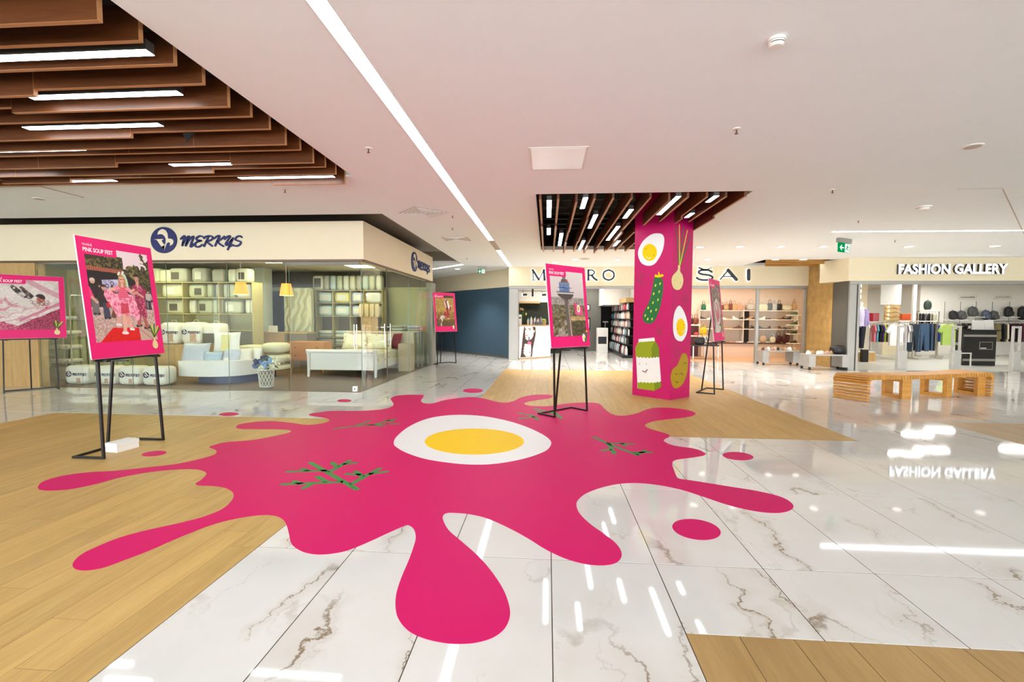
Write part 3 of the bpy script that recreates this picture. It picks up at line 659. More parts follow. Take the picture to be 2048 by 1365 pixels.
def person(c, x, y, h, top, legs, skin=(206, 160, 136), hair=(60, 44, 34), lean=0., bare=False):
    """small printed figure: feet at (x, y), height h"""
    w = h*.10/c.asp
    c.seg(x-w*.5, y, x-w*.3+lean*.3, y+h*.48, h*.055, legs); c.seg(x+w*.6, y, x+w*.3+lean*.3, y+h*.48, h*.055, legs)
    if bare: c.seg(x-w*.5, y+.01, x-w*.4, y+h*.25, h*.035, skin); c.seg(x+w*.6, y+.01, x+w*.5, y+h*.25, h*.035, skin)
    c.poly([(x-w*1.1+lean*.4, y+h*.44), (x+w*1.1+lean*.4, y+h*.44), (x+w*1.35+lean, y+h*.82), (x-w*1.35+lean, y+h*.82)], top)
    c.seg(x-w*1.4+lean, y+h*.78, x-w*1.7+lean*.6, y+h*.5, h*.032, top); c.seg(x+w*1.4+lean, y+h*.78, x+w*1.8+lean*.6, y+h*.52, h*.032, top)
    c.ell(x+lean, y+h*.92, w*.75, h*.075, skin); c.put((((c.u-x-lean)/(w*.8))**2+((c.v-y-h*.94)/(h*.075))**2 < 1) & (c.v > y+h*.93), hair)
    c.seg(x-w*.7, y, x-w*.1, y, h*.022, (40, 34, 32)); c.seg(x+w*.5, y, x+w*1.1, y, h*.022, (40, 34, 32))
def paint_dancers(c):
    c.rect(0, 0, 1, 1, (196, 164, 150)); c.speck(c.v < .45, 70, 3, (172, 142, 130), (214, 186, 172))
    c.put(c.v > .45, (58, 50, 26)); c.put((c.v > .80) & (c.u > .34), (238, 220, 218))
    n1, n2 = c.n(9, 9, 4), c.n(11, 12, 4)
    c.speck((c.v > .55) & (c.v < .78+.26*n1) & (c.u < .56), 55, 11, (34, 30, 14), (124, 110, 60))
    c.speck((c.v > .50) & (c.v < .66+.36*n2-.25*np.abs(c.u-.66)) & (c.u > .40), 50, 13, (44, 40, 20), (150, 140, 80))
    c.speck((c.v > .50) & (c.v < .64+.44*n1) & (c.u > .72), 60, 19, (36, 32, 16), (112, 106, 56))
    c.poly([(0, .44), (.60, .44), (.62, .70), (.55, .765), (0, .765)], (26, 20, 17)); c.poly([(.55, .765), (.82, .64), (.62, .56)], (34, 27, 22)); c.speck((c.v > .44) & (c.v < .62) & (c.u > .55), 30, 77, (30, 24, 22), (84, 70, 60), .8)
    c.poly([(0, .755), (.57, .745), (.53, .785), (0, .80)], (176, 98, 70)); c.put((c.v > .755) & (c.v < .792) & (c.u < .53) & (np.sin(c.u*190) > .1), (150, 76, 52))
    c.poly([(.20, .45), (.48, .45), (.48, .68), (.20, .66)], (186, 186, 214)); c.speck(c.inpoly([(.20, .45), (.48, .45), (.48, .68), (.20, .66)]), 26, 33, (150, 150, 186), (214, 212, 230), .8)
    for x, y in ((.27, .6), (.35, .63), (.42, .56), (.30, .52)): c.ell(x, y, .03, .025, (96, 92, 116)); c.ell(x, y, .015, .012, (190, 186, 200))
    rr = random.Random(5)
    for k in range(15):
        x = .01+.066*k; person(c, x, .36+.03*rr.random(), .18+.06*rr.random(), rr.choice([(40, 32, 34), (70, 56, 58), (196, 180, 172), (150, 70, 80), (54, 50, 60), (210, 150, 150)]), rr.choice([(50, 54, 74), (44, 40, 42), (84, 80, 80)]))
    person(c, .06, .30, .37, (44, 28, 30), (112, 106, 104), hair=(214, 196, 176)); c.seg(-.01, .56, .03, .47, .022, (232, 70, 120)); c.seg(.03, .47, .09, .42, .014, (214, 160, 140))
    person(c, .21, .26, .35, (48, 38, 36), (58, 66, 84)); c.rect(.22, .37, .28, .415, (196, 30, 30)); c.seg(.31, .28, .35, .35, .028, (112, 66, 46)); c.seg(.38, .30, .36, .40, .022, (60, 72, 120))
    rp = [(.06, 0), (.70, 0), (.69, .145), (.27, .15)]; c.poly(rp, (222, 6, 10)); c.speck(c.inpoly(rp), 70, 23, (204, 4, 8), (234, 14, 16), .6)
    c.poly([(.70, 0), (1, 0), (1, .05), (.74, .16), (.70, .15)], (204, 170, 150)); c.poly([(.78, .14), (1, .03), (1, .05), (.79, .155)], (150, 120, 104)); c.seg(.72, .12, .92, .0, .004, (140, 112, 98))
    # man in the patterned suit
    S = (210, 156, 134)
    for x, y, t in ((.67, .165, .73), (.80, .14, .80)): c.seg(x, y, x+.065, y+.005, .014, (36, 28, 26)); c.seg(x+.035, y+.02, t, .30, .022, (176, 96, 84))
    suit = [(.675, .27), (.75, .25), (.77, .30), (.80, .25), (.865, .27), (.86, .42), (.875, .585), (.80, .645), (.765, .63), (.71, .64), (.675, .58), (.70, .42)]
    c.poly(suit, (164, 36, 78)); c.speck(c.inpoly(suit), 75, 31, (120, 16, 50), (222, 104, 140), .95); c.poly([(.735, .64), (.785, .64), (.76, .58)], S)
    c.seg(.695, .60, .66, .535, .024, (160, 40, 80)); c.seg(.66, .53, .74, .545, .015, S); c.seg(.87, .57, .84, .50, .024, (160, 40, 80)); c.seg(.83, .50, .72, .55, .014, S)
    c.seg(.76, .65, .76, .68, .02, S); c.ell(.757, .705, .034, .046, S); c.put((((c.u-.757)/.038)**2+((c.v-.722)/.042)**2 < 1) & (c.v > .728), (44, 32, 26)); c.rect(.735, .705, .75, .711, (60, 40, 34)); c.rect(.765, .705, .78, .711, (60, 40, 34)); c.seg(.748, .68, .768, .68, .003, (150, 80, 74))
    # woman in the pink tulle dress
    W = (232, 178, 154)
    c.seg(.37, .20, .41, .30, .02, (220, 168, 148)); c.seg(.345, .185, .40, .18, .014, (238, 228, 224))
    c.seg(.455, .105, .475, .20, .022, W); c.seg(.475, .20, .49, .33, .028, W); c.seg(.565, .145, .545, .23, .02, W); c.seg(.545, .23, .50, .33, .027, (224, 166, 142)); c.seg(.425, .092, .49, .088, .015, (240, 230, 226)); c.seg(.55, .132, .60, .128, .013, (240, 230, 226))
    dr = [(.36, .27), (.30, .37), (.235, .44), (.20, .50), (.225, .56), (.29, .56), (.38, .52), (.43, .53), (.58, .53), (.66, .50), (.70, .43), (.735, .33), (.74, .26), (.68, .21), (.64, .25), (.60, .29), (.54, .27), (.48, .31), (.42, .28)]
    c.poly(dr, (240, 132, 160)); dm = c.inpoly(dr); c.speck(dm, 45, 41, (222, 88, 126), (252, 182, 198)); c.put(dm & (np.sin((c.u-.5)*60/(1.25-c.v)+c.n(8, 3)*5) > .75), (250, 190, 206), .6)
    c.poly([(.43, .30), (.57, .31), (.56, .42), (.44, .42)], (200, 40, 60), .75); bo = [(.43, .48), (.585, .48), (.57, .60), (.53, .625), (.47, .625), (.44, .60)]; c.poly(bo, (236, 104, 130)); c.put(c.inpoly(bo) & (np.sin(c.v*260) > .3), (222, 84, 112)); c.poly([(.475, .625), (.53, .625), (.52, .595), (.485, .595)], W)
    c.seg(.445, .595, .37, .57, .022, (240, 140, 164)); c.seg(.37, .57, .28, .555, .014, W); c.seg(.57, .595, .63, .555, .022, (240, 150, 170)); c.seg(.63, .555, .69, .575, .013, W)
    c.poly([(.455, .705), (.50, .74), (.575, .745), (.60, .68), (.61, .60), (.575, .605), (.55, .66)], (196, 222, 184)); c.seg(.472, .69, .462, .60, .014, (190, 132, 84)); c.seg(.545, .69, .555, .60, .014, (190, 132, 84)); c.seg(.507, .62, .507, .65, .016, W); c.ell(.507, .678, .033, .048, W); c.put((((c.u-.507)/.038)**2+((c.v-.70)/.036)**2 < 1) & (c.v > .708), (196, 140, 90)); c.rect(.484, .678, .503, .688, (70, 44, 40)); c.rect(.511, .678, .53, .688, (70, 44, 40)); c.seg(.495, .65, .519, .65, .004, (190, 60, 70)); c.seg(.465, .735, .485, .755, .012, (226, 236, 214)); c.seg(.53, .745, .545, .765, .012, (226, 236, 214))
def paint_slide(c):
    c.rect(0, 0, 1, 1, (222, 206, 198)); c.speck(c.v > -1, 50, 3, (204, 184, 176), (236, 224, 216)); c.speck(c.v > -1, 9, 4, (206, 186, 180), (236, 224, 218), .5)
    k = c.n(7, 7, 4); fl = c.v-.30*c.u
    c.put(np.clip((np.sin(fl*34+k*11)-.55)*2.2, 0, 1)*(c.v < .58)*c.n(5, 31), (196, 84, 116), 1.); c.put(np.clip((np.sin((c.v+.45*c.u)*30+k*13)-.7)*3, 0, 1)*(c.u < .45)*(c.v > .35)*(c.v < .68), (206, 96, 126), .7)
    c.speck((c.v < .52*c.u-.12+.07*k), 90, 15, (104, 4, 36), (198, 66, 106), .95); c.put((np.abs(c.v-(.52*c.u-.02)-.05*k) < .03) & (c.u > .35), (200, 110, 136), .8); c.speck((c.v < .14-.45*np.abs(c.u-.12)+.08*k), 70, 17, (150, 16, 60), (220, 110, 140), .9)
    c.put((c.v > 1.22-.62*c.u+.05*k) & (c.v < 1.36-.62*c.u) , (198, 128, 146), .6)
    legs = [(.22, .88), (.27, .90), (.42, .77), (.58, .66), (.54, .61), (.40, .66), (.28, .78)]; c.poly(legs, (196, 186, 178)); c.speck(c.inpoly(legs), 30, 51, (44, 32, 26), (216, 204, 196)); l2 = [(.37, .86), (.42, .87), (.60, .68), (.56, .63), (.44, .74)]; c.speck(c.inpoly(l2), 26, 53, (40, 30, 26), (150, 120, 106))
    c.poly([(.26, .66), (.56, .61), (.66, .52), (.50, .45), (.34, .50)], (218, 206, 198)); sl = [(.52, .60), (.64, .56), (.84, .60), (.82, .50), (.66, .47), (.56, .50)]; c.speck(c.inpoly(sl), 60, 23, (120, 84, 78), (232, 216, 208)); c.seg(.34, .53, .24, .50, .006, (170, 90, 104))
    c.ell(.70, .615, .066, .072, (178, 100, 84)); c.speck(((c.u-.70)/.066)**2+((c.v-.615)/.072)**2 < 1, 40, 61, (150, 70, 60), (200, 124, 104), .7); h_ = (((c.u-.692)/.082)**2+((c.v-.65)/.075)**2 < 1) & (c.v > .635-.5*(c.u-.70)); c.speck(h_, 50, 63, (24, 16, 16), (70, 44, 40)); c.seg(.67, .625, .69, .622, .004, (80, 40, 36)); c.seg(.715, .622, .735, .625, .004, (80, 40, 36)); c.seg(.70, .61, .698, .59, .006, (196, 120, 100)); c.seg(.685, .572, .715, .572, .005, (120, 44, 44))
    c.poly([(.75, .455), (.81, .465), (.80, .435), (.77, .44)], (206, 20, 40))
def paint_tower(c):
    c.rect(0, 0, 1, 1, (212, 196, 190)); c.put(np.clip((c.v-.6)*2.4, 0, 1), (226, 214, 204)); c.put((c.v < .60), (170, 158, 152))
    c.speck(c.v < .585, 60, 3, (128, 116, 106), (186, 174, 164)); c.speck(c.v < .48, 48, 5, (78, 70, 44), (150, 140, 108)); c.speck(c.v < .34, 34, 7, (70, 60, 34), (136, 122, 84)); c.speck((c.v < .24) & (c.u < .45) & (c.n(14, 9) > .5), 60, 11, (150, 136, 124), (206, 194, 184), .8)
    c.speck((c.v > .24) & (c.v < .31) & (c.u > .55) & (c.n(8, 15) > .42), 20, 17, (178, 146, 92), (216, 186, 134)); c.speck((c.v < .22) & (c.u > .5), 44, 19, (60, 54, 30), (110, 98, 62))
    c.poly([(.42, 0), (.56, 0), (.50, .57), (.38, .57)], (104, 92, 86)); c.poly([(.515, 0), (.555, 0), (.50, .50), (.487, .50)], (196, 160, 142))
    c.poly([(.17, .655), (.68, .655), (.66, .62), (.58, .575), (.46, .555), (.34, .575), (.21, .62)], (78, 66, 60)); c.poly([(.16, .675), (.69, .675), (.68, .65), (.17, .65)], (206, 198, 194)); c.rect(.16, .672, .69, .684, (92, 82, 78))
    c.rect(.25, .685, .56, .82, (92, 122, 168)); c.speck((c.u > .25) & (c.u < .56) & (c.v > .685) & (c.v < .82), 40, 23, (70, 96, 140), (124, 152, 192), .7); c.rect(.22, .742, .62, .752, (70, 60, 60)); c.rect(.255, .80, .57, .83, (120, 134, 160))
    c.poly([(.30, .83), (.54, .83), (.50, .88), (.34, .88)], (108, 84, 82)); c.ell(.50, .86, .03, .02, (200, 96, 64)); c.rect(.36, .88, .46, .97, (132, 118, 114)); c.rect(.34, .955, .48, .968, (110, 98, 96)); c.rect(.38, .97, .45, .985, (196, 60, 60))
    c.poly([(.66, .525), (.93, .45), (.93, .315), (.69, .335)], (216, 60, 106)); c.speck(c.inpoly([(.66, .525), (.93, .45), (.93, .315), (.69, .335)]), 16, 31, (200, 40, 90), (236, 110, 146), .7); c.ell(.80, .43, .055, .06, (240, 228, 220)); c.ell(.80, .43, .03, .032, (222, 178, 60))
def paint_field(c):
    c.rect(0, 0, 1, 1, (176, 138, 66)); c.speck(c.v > .45, 50, 3, (150, 116, 50), (204, 166, 92)); c.speck(c.v <= .45, 44, 5, (112, 82, 40), (182, 142, 76)); c.speck((c.v < .16+.1*c.n(8, 6)), 40, 6, (70, 54, 28), (128, 98, 50)); c.speck(c.v > .93, 20, 7, (30, 30, 16), (84, 78, 44))
    c.seg(.60, .28, .62, .55, .028, (176, 30, 50)); c.seg(.66, .28, .64, .55, .026, (164, 24, 44)); c.poly([(.44, .46), (.56, .48), (.55, .32), (.46, .34)], (168, 26, 46)); c.poly([(.48, .84), (.66, .84), (.68, .52), (.56, .52)], (136, 26, 36)); c.seg(.66, .80, .72, .60, .035, (238, 232, 228)); c.seg(.50, .80, .56, .62, .02, (226, 210, 200)); c.seg(.80, .62, .76, .52, .03, (170, 28, 48)); c.ell(.85, .66, .03, .025, (230, 190, 176))
    c.ell(.53, .875, .06, .06, (96, 52, 28)); c.ell(.53, .87, .034, .045, (232, 190, 164)); c.seg(.62, .25, .66, .25, .014, (232, 220, 210))
    c.poly([(.18, .26), (.26, .34), (.40, .35), (.46, .29), (.44, .26), (.36, .30), (.32, .14), (.28, .15), (.27, .22)], (222, 212, 206)); c.seg(.12, .36, .16, .28, .02, (60, 44, 36)); c.seg(.06, .24, .14, .30, .03, (150, 60, 40)); c.seg(.25, .02, .25, .10, .02, (210, 200, 190))
def paint_portrait(c):
    c.rect(0, 0, 1, 1, (134, 104, 96)); c.speck(c.v > -1, 20, 3, (96, 70, 66), (166, 138, 126)); c.put(np.clip((np.sin(c.u*26+c.n(5, 5)*9)-.5)*1.6, 0, 1)*(c.v > .45), (190, 172, 160), .8)
    c.put((np.abs(np.hypot((c.u-.52)/.27, (c.v-.42)/.24)-1) < .16), (214, 200, 190)); c.ell(.52, .42, .22, .20, (196, 116, 126)); c.speck(((c.u-.52)/.22)**2+((c.v-.42)/.2)**2 < 1, 18, 9, (176, 92, 104), (214, 150, 152), .8); c.ell(.46, .52, .06, .07, (226, 200, 190)); c.ell(.55, .34, .08, .08, (206, 96, 112))
    c.poly([(.12, .02), (.28, .26), (.50, .16), (.78, .12), (.70, .03), (.45, 0), (.3, .0)], (222, 212, 200)); c.seg(.30, .02, .34, .24, .01, (120, 90, 84)); c.seg(.62, .03, .40, .20, .01, (120, 90, 84)); c.poly([(.8, 0), (1, 0), (1, .35), (.86, .3)], (150, 138, 116))
m_photo = vcol_mat('printed_photo', .5); m_foam = mat('foam_board', (242, 238, 232), .6, var=.02); m_letter = mat('white_lettering', (250, 246, 244), .5, var=.01)
m_poster = mat('poster_pink', (236, 0, 112), .5, var=.02)
FACE = Matrix(((1,0,0,0),(0,0,1,0),(0,1,0,0),(0,0,0,1)))
def poster(loc, yaw, tilt, w, h, paint, res, sticker, label):
    e = empty('poster_board', loc, yaw, label, 'poster', 'pink festival posters on easels'); e.rotation_euler = (-tilt, 0, yaw)
    MB().box(-w/2, .0, 0, w/2, .012, h).build('board', m_foam, e)
    pr = MB().box(-w/2+.002, -.0012, .002, w/2-.002, -.0001, h-.002).build('printed_sheet', m_poster, e)
    pw, ph = w*.84, h*.79; px0, pz0 = -w*.42, h*.135
    c = Canvas(res, int(res*ph/pw), pw/ph); paint(c); me = c.mesh('photograph', pw, ph)
    o = obj('photograph', me, m_photo, e); o.location = (0, -.0018, pz0)
    tb = [(px0-.01, h*.96), (px0+pw*.48, h*.96), (px0+pw*.48, h*.875), (px0+pw*.47, h*.862), (px0+pw*.45, h*.858), (px0-.01, h*.858)]
    MB().poly(tb, (0, -.0022, 0), (1,0,0), (0,0,1), .0004).build('title_tab', m_poster, e)
    def tx(s, size, x, z, off, fit): 
        tm_ = text_mesh(s, size, offset=off); ww = max(v.co.x for v in tm_.vertices)
        M = Matrix.Translation((x, -.0032, z)) @ Matrix(((1,0,0,0),(0,0,-1,0),(0,1,0,0),(0,0,0,1))) @ Matrix.Diagonal((fit*pw/ww, 1, 1, 1))
        return text('lettering', s, size, m_letter, e, M, offset=off)
    tx('VILNIUS', w*.040, px0-.012, h*.927, .0, .14); tx('PINK SOUP FEST', w*.066, px0-.012, h*.880, .0012, .44)
    def pz(name, pts, m, par, lv): 
        return MB().poly([(px*w, q*h) for px, q in pts], (0, -.0024-.0006*lv, 0), (1,0,0), (0,0,1), .0005).build(name, m, par)
    if sticker == 'onion':
        s_ = pz('printed_onion', [(a, b) for a, b in [(.36,.165),(.375,.165),(.378,.135),(.405,.11),(.412,.08),(.395,.055),(.362,.05),(.335,.065),(.325,.09),(.34,.12),(.358,.135)]], m_onion, e, 0)
        for (x0, z0), m in (((.32, .27), m_cuc), ((.355, .275), m_cucy), ((.39, .275), m_cuc), ((.445, .26), m_cucy), ((.47, .245), m_cuc)):
            mb = MB(); ribbon(mb, [(x0*w, z0*h), (.368*w, .162*h)], .016, (0, -.003, 0), (1,0,0), (0,0,1), .0005); mb.build('stem', m, s_)
    else:
        s_ = pz('printed_egg', [(x*.9+.34, z) for x, z in [(q[0], q[1]) for q in ellipse(0, .11, .045, .05, 0, 16)]], m_eggw, e, 0)
        pz('yolk', ellipse(.35, .10, .022, .02, 0, 12), m_yolk, s_, 1)
        s2 = pz('printed_cucumber', [(.355,.06),(.375,.045),(.40,.06),(.425,.11),(.44,.17),(.43,.185),(.415,.18),(.395,.13),(.365,.09)], m_cuc, e, 2)
        pz('cucumber_flower', ellipse(.43, .188, .018, .012, 0, 8), m_yolk, s2, 3)
    return e
def easel(loc, yaw, label):
    e = empty('easel', loc, yaw, label, 'easel', 'black metal easels'); t = .022; hw = .36; zt = .975
    MB().bar((-hw, .0, 0), (-hw+.02, .045, zt), t).build('leg', m_black, e); MB().bar((hw, .0, 0), (hw-.02, .045, zt), t).build('leg', m_black, e)
    MB().bar((0, .32, t), (0, .145, 1.75), t).build('rear_leg', m_black, e)
    for p_, q_ in (((-hw, 0, t/2), (-hw, .32+t/2, t/2)), ((-hw, .32, t/2), (hw, .32, t/2)), ((hw, .32+t/2, t/2), (hw, 0, t/2))): MB().bar(p_, q_, t).build('foot_bar', m_black, e)
    MB().bar((-hw-.02, .045, zt+.004), (hw+.02, .045, zt+.004), t).build('ledge', m_black, e)
    for s_ in (-1, 1): MB().bar((s_*(hw-.06), -.03, zt-.004), (s_*(hw-.06), .034, zt-.004), .05, .02).build('ledge_lip', m_black, e)
    MB().bar((0, .05, zt-.03), (0, .22, zt-.03), .018).build('strut', m_black, e)
    return e
for (ax, ay), (bx, by), w, h, fn, res, st, lb, le in [
    ((-4.37, 4.261), (-4.367, 4.986), .86, 1.205, paint_dancers, 230, 'onion', 'pink festival poster with a dancing couple on a red carpet', 'black easel beside the white box, under the dancing couple poster'),
    ((-9.819, 7.716), (-9.361, 8.304), 1.00, 1.18, paint_slide, 150, 'onion', 'pink poster with a person sliding through foam, at the left edge', 'black easel at the far left in front of the wooden wall'),
    ((.115, 6.643), (.613, 7.16), .86, 1.205, paint_tower, 150, 'egg', 'pink poster with a television tower and a pink flag', 'black easel standing on the pink splash'),
    ((3.117, 8.969), (3.528, 9.627), .85, 1.19, paint_portrait, 90, 'onion', 'narrow-looking pink poster with a blurred face, right of the column', 'black easel right of the pink column'),
    ((-3.267, 13.826), (-2.839, 14.35), .841, 1.19, paint_field, 90, 'egg', 'small-looking pink poster with a person in a field and a dog', 'far black easel beside the navy wall')]:
    a, b = Vector((ax, ay, 0)), Vector((bx, by, 0)); c_ = (a+b)/2; yw = math.atan2(by-ay, bx-ax)
    easel(c_, yw, le)
    n_ = Vector((math.sin(yw), -math.cos(yw), 0)); p = c_-n_*.012
    poster((p.x, p.y, .993), yw, .108, w, h, fn, res, st, lb)
# fifth-and-a-half: poster edge behind the column
e = poster((2.86, 12.4, .993), 1.05, .1, .84, 1.19, paint_portrait, 60, 'onion', 'pink poster half hidden behind the left side of the column')
easel((2.86+.012, 12.4, 0), 1.05, 'black easel half hidden behind the pink column')

# white box lying by the first easel
e = empty('carton_box', (-4.487, 4.592, 0), 1.43, 'low white lidded box lying on the planks behind the first easel', 'box')
MB().bbox(-.118, -.075, 0.001, .118, .075, .060, .003).build('base', m_white, e); MB().bbox(-.121, -.078, .0605, .121, .078, .098, .003).build('lid', m_white, e)
# ------------------------------------------------------------------ slatted wooden bench
m_bench = wood_mat('bench_wood', (184, 118, 42), (228, 166, 80), rough=.45, axis='Y', rnd=.14)
bench = empty('bench', (0, 0, 0), 0, 'low curved bench of honey-coloured wooden slats in front of the clothes shop', 'bench')
cl_pts = spline([(5.36, 8.70, 0), (5.80, 8.90, 0), (6.45, 9.05, 0), (7.25, 9.32, 0), (8.22, 9.62, 0)], 24, False)
arc = [0.]
for a, b in zip(cl_pts, cl_pts[1:]): arc.append(arc[-1]+(b-a).length)
def on_line(s):
    s = max(0, min(arc[-1], s)); i = max(k for k in range(len(arc)) if arc[k] <= s+1e-9); i = min(i, len(arc)-2)
    t = (s-arc[i])/(arc[i+1]-arc[i]); p = cl_pts[i].lerp(cl_pts[i+1], t); d = (cl_pts[i+1]-cl_pts[i]).normalized(); return p, math.atan2(d.y, d.x)
BW = .60; me_cache = {}
def bslat(s, z, tilt, half_w=BW/2, wx=.050, hz=.075):
    p, a = on_line(s); k = (round(half_w, 3), wx, hz)
    if k not in me_cache: me_cache[k] = MB().bbox(-wx/2, -k[0], -hz/2, wx/2, k[0], hz/2, .006).mesh('slat'); me_cache[k].materials.append(m_bench)
    o = obj('slat', me_cache[k], None, bench); o.location = (p.x, p.y, z); o.rotation_euler = (0, tilt, a); o.rotation_mode = 'XYZ'
Ltot = arc[-1]
def half(s): return .295-.075*math.sin(math.pi*min(1, max(0, s/Ltot)))
for k in range(6): bslat(.035, .028+.056*k, 0, .295, .075, .038); bslat(Ltot-.035, .028+.056*k, 0, .295, .075, .038)
for q in range(4):
    a = (q+.5)/4*math.pi/2
    bslat(.11-.085*math.cos(a), .325+.085*math.sin(a), -(math.pi/2-a), .295, .034, .075); bslat(Ltot-.11+.085*math.cos(a), .325+.085*math.sin(a), (math.pi/2-a), .295, .034, .075)
n = int((Ltot-.24)/.058)
for k in range(n+1):
    s = .12+(Ltot-.24)*k/n; bslat(s, .41-.018*math.sin(math.pi*s/Ltot), 0, half(s))
MB().tube([(*on_line(s)[0].xy, .365) for s in np.linspace(.1, Ltot-.1, 12)], .02, 6).build('core_rail', m_bench, bench)
for fx, fy, ang, wd_ in ((6.39, 9.06, -1.45, .45), (7.28, 9.33, -1.05, .42), (8.10, 9.60, -1.40, .44)):
    mb = MB(); t, d = .075, .085
    mb.bbox(-wd_/2, -d, 0, -wd_/2+t, d, .36, .004).bbox(wd_/2-t, -d, 0, wd_/2, d, .36, .004).box(-wd_/2+t, -d, .0, wd_/2-t, d, t*.8).box(-wd_/2+t, -d, .30, wd_/2-t, d, .36)
    o = mb.build('leg_frame', m_bench, bench); o.location = (fx, fy, 0); o.rotation_euler = (0, 0, ang)

# ------------------------------------------------------------------ things on the ceiling
def ceil_thing(name, x, y, label, cat, group=None, rz=0.): return empty(name, (x, y, CEIL), rz, label, cat, group)
m_plast = mat('white_plastic', (236, 228, 218), .45, var=.02); m_vent = mat('vent_grey', (198, 178, 164), .7, var=.05)
e = ceil_thing('smoke_detector', 1.371, 3.045, 'round white smoke detector near the top right of the ceiling', 'smoke detector')
MB().lathe([(.05, -.001), (.052, -.018), (.052, -.02)][::-1]).build('base', m_plast, e, True); MB().lathe([(.01, -.052), (.034, -.05), (.043, -.036), (.046, -.021)]).build('head', m_plast, e, True); MB().add([(.0455*math.cos(t), .0455*math.sin(t), z) for t in np.linspace(3.6, 5.6, 9) for z in (-.030, -.034)], [(2*i, 2*i+1, 2*i+3, 2*i+2) for i in range(8)]).build('slot', m_black, e)
e = ceil_thing('smoke_detector', 5.618, 7.571, 'small white smoke detector above the light strip on the right', 'smoke detector')
MB().lathe([(.10, -.02), (.105, -.001)]).build('base', m_plast, e, True); MB().lathe([(.02, -.06), (.06, -.055), (.075, -.021)]).build('head', m_plast, e, True)
for px, py, lb in [(1473, 257, 'sprinkler head in the middle of the bare ceiling'), (1665, 379, 'sprinkler head right of the column opening'), (737, 296, 'sprinkler head just right of the big slat opening'), (570, 378, 'sprinkler head below the far tip of the slat opening'), (905, 430, 'sprinkler head beside the slanted ceiling vent'), (1717, 440, 'sprinkler head above the right light strip'), (905, 455, 'sprinkler head between the two ceiling vents'), (1790, 480, 'sprinkler head right of the green exit sign'), (934, 516, 'sprinkler head above the far exit sign')]:
    p = PZ(px, py, CEIL); e = ceil_thing('sprinkler', p.x, p.y, lb, 'sprinkler', 'ceiling sprinklers')
    MB().lathe([(.012, -.012), (.034, -.008), (.036, -.001)], 10).build('rose', m_plast, e, True); MB().lathe([(.006, -.045), (.006, -.012)], 8).lathe([(.016, -.048), (.016, -.045)], 8).build('head', mat('brass_dark', (96, 70, 58), .4, .5), e)
for x, y, r, lb in [(4.129, 4.998, .085, 'round flat ceiling speaker at the right'), (-7.384, 6.371, .075, 'round ceiling disc at the far left above the shop'), (1.05, 13.6, .16, 'round air diffuser in the ceiling behind the column slats')]:
    e = ceil_thing('ceiling_speaker', x, y, lb, 'speaker'); MB().lathe([(r*.8, -.012), (r, -.009), (r, -.001)], 18).build('rim', m_plast, e, True); MB().lathe([(r*.72, -.014), (r*.78, -.0125)], 18).build('grille', m_vent, e)
e = ceil_thing('access_hatch', .095, 5.12, 'white metal access hatch in the ceiling before the column opening', 'hatch')
MB().box(-.30, -.35, -.006, .30, .35, -.001).build('frame', m_plast, e); MB().box(-.275, -.325, -.010, .275, .325, -.0065).build('door', mat('gloss_white', (232, 230, 232), .16, .15, var=.01), e)
e = ceil_thing('access_hatch', -6.95, 6.05, 'beige access hatch in the ceiling at the far left edge', 'hatch')
MB().box(-.30, -.30, -.006, .30, .30, -.001).build('frame', m_vent, e); MB().box(-.28, -.28, -.010, .28, .28, -.0065).build('door', m_ceil, e)
def vent(x, y, rz, s, label):
    e = ceil_thing('ceiling_vent', x, y, label, 'vent', None, rz); h = s/2
    MB().box(-h, -h, -.008, h, h, -.001).build('plate', m_vent, e)
    for k in range(5):
        q = h*(.9-.18*k); mb = MB()
        for a, b, c_, d in ((-q, -q, q, -q+.012), (-q, q-.012, q, q), (-q, -q, -q+.012, q), (q-.012, -q, q, q)): mb.box(a, b, -.014, c_, d, -.0085)
        mb.build('louvre', m_ceil, e)
vent(-2.02, 7.55, .75, .58, 'square air vent set diagonally in the ceiling near the shop corner')
vent(-1.98, 10.1, 0, .55, 'square air vent further back in the ceiling beside the dark recess')
MB().box(5.3, 6.60, CEIL-.002, 5.84, 6.612, CEIL-.0005).add([(5.83, 6.6, CEIL-.002), (5.85, 6.6, CEIL-.002), (9.6, 10.3, CEIL-.002), (9.58, 10.3, CEIL-.002)], [(3, 2, 1, 0)]).build('trim_3', m_vent); struct(bpy.data.objects['trim_3'])
m_down = emit('downlight_glow', (255, 250, 244), 3.0)
DL = [(1400, 494), (1480, 493), (1563, 493), (1647, 493), (1818, 493), (1990, 492), (1415, 519), (1551, 519), (1607, 519), (1110, 525), (1150, 519), (1235, 519), (915, 538)]
def spot(parent, watts, size=1.9):
    l = bpy.data.lights.new('downlight_beam', 'SPOT'); l.energy = watts; l.spot_size = size; l.spot_blend = .6; l.shadow_soft_size = .07; l.color = (1, .97, .93)
    o = bpy.data.objects.new('downlight_beam', l); COL.objects.link(o); o.parent = parent; o.location = (0, 0, -.03); return o
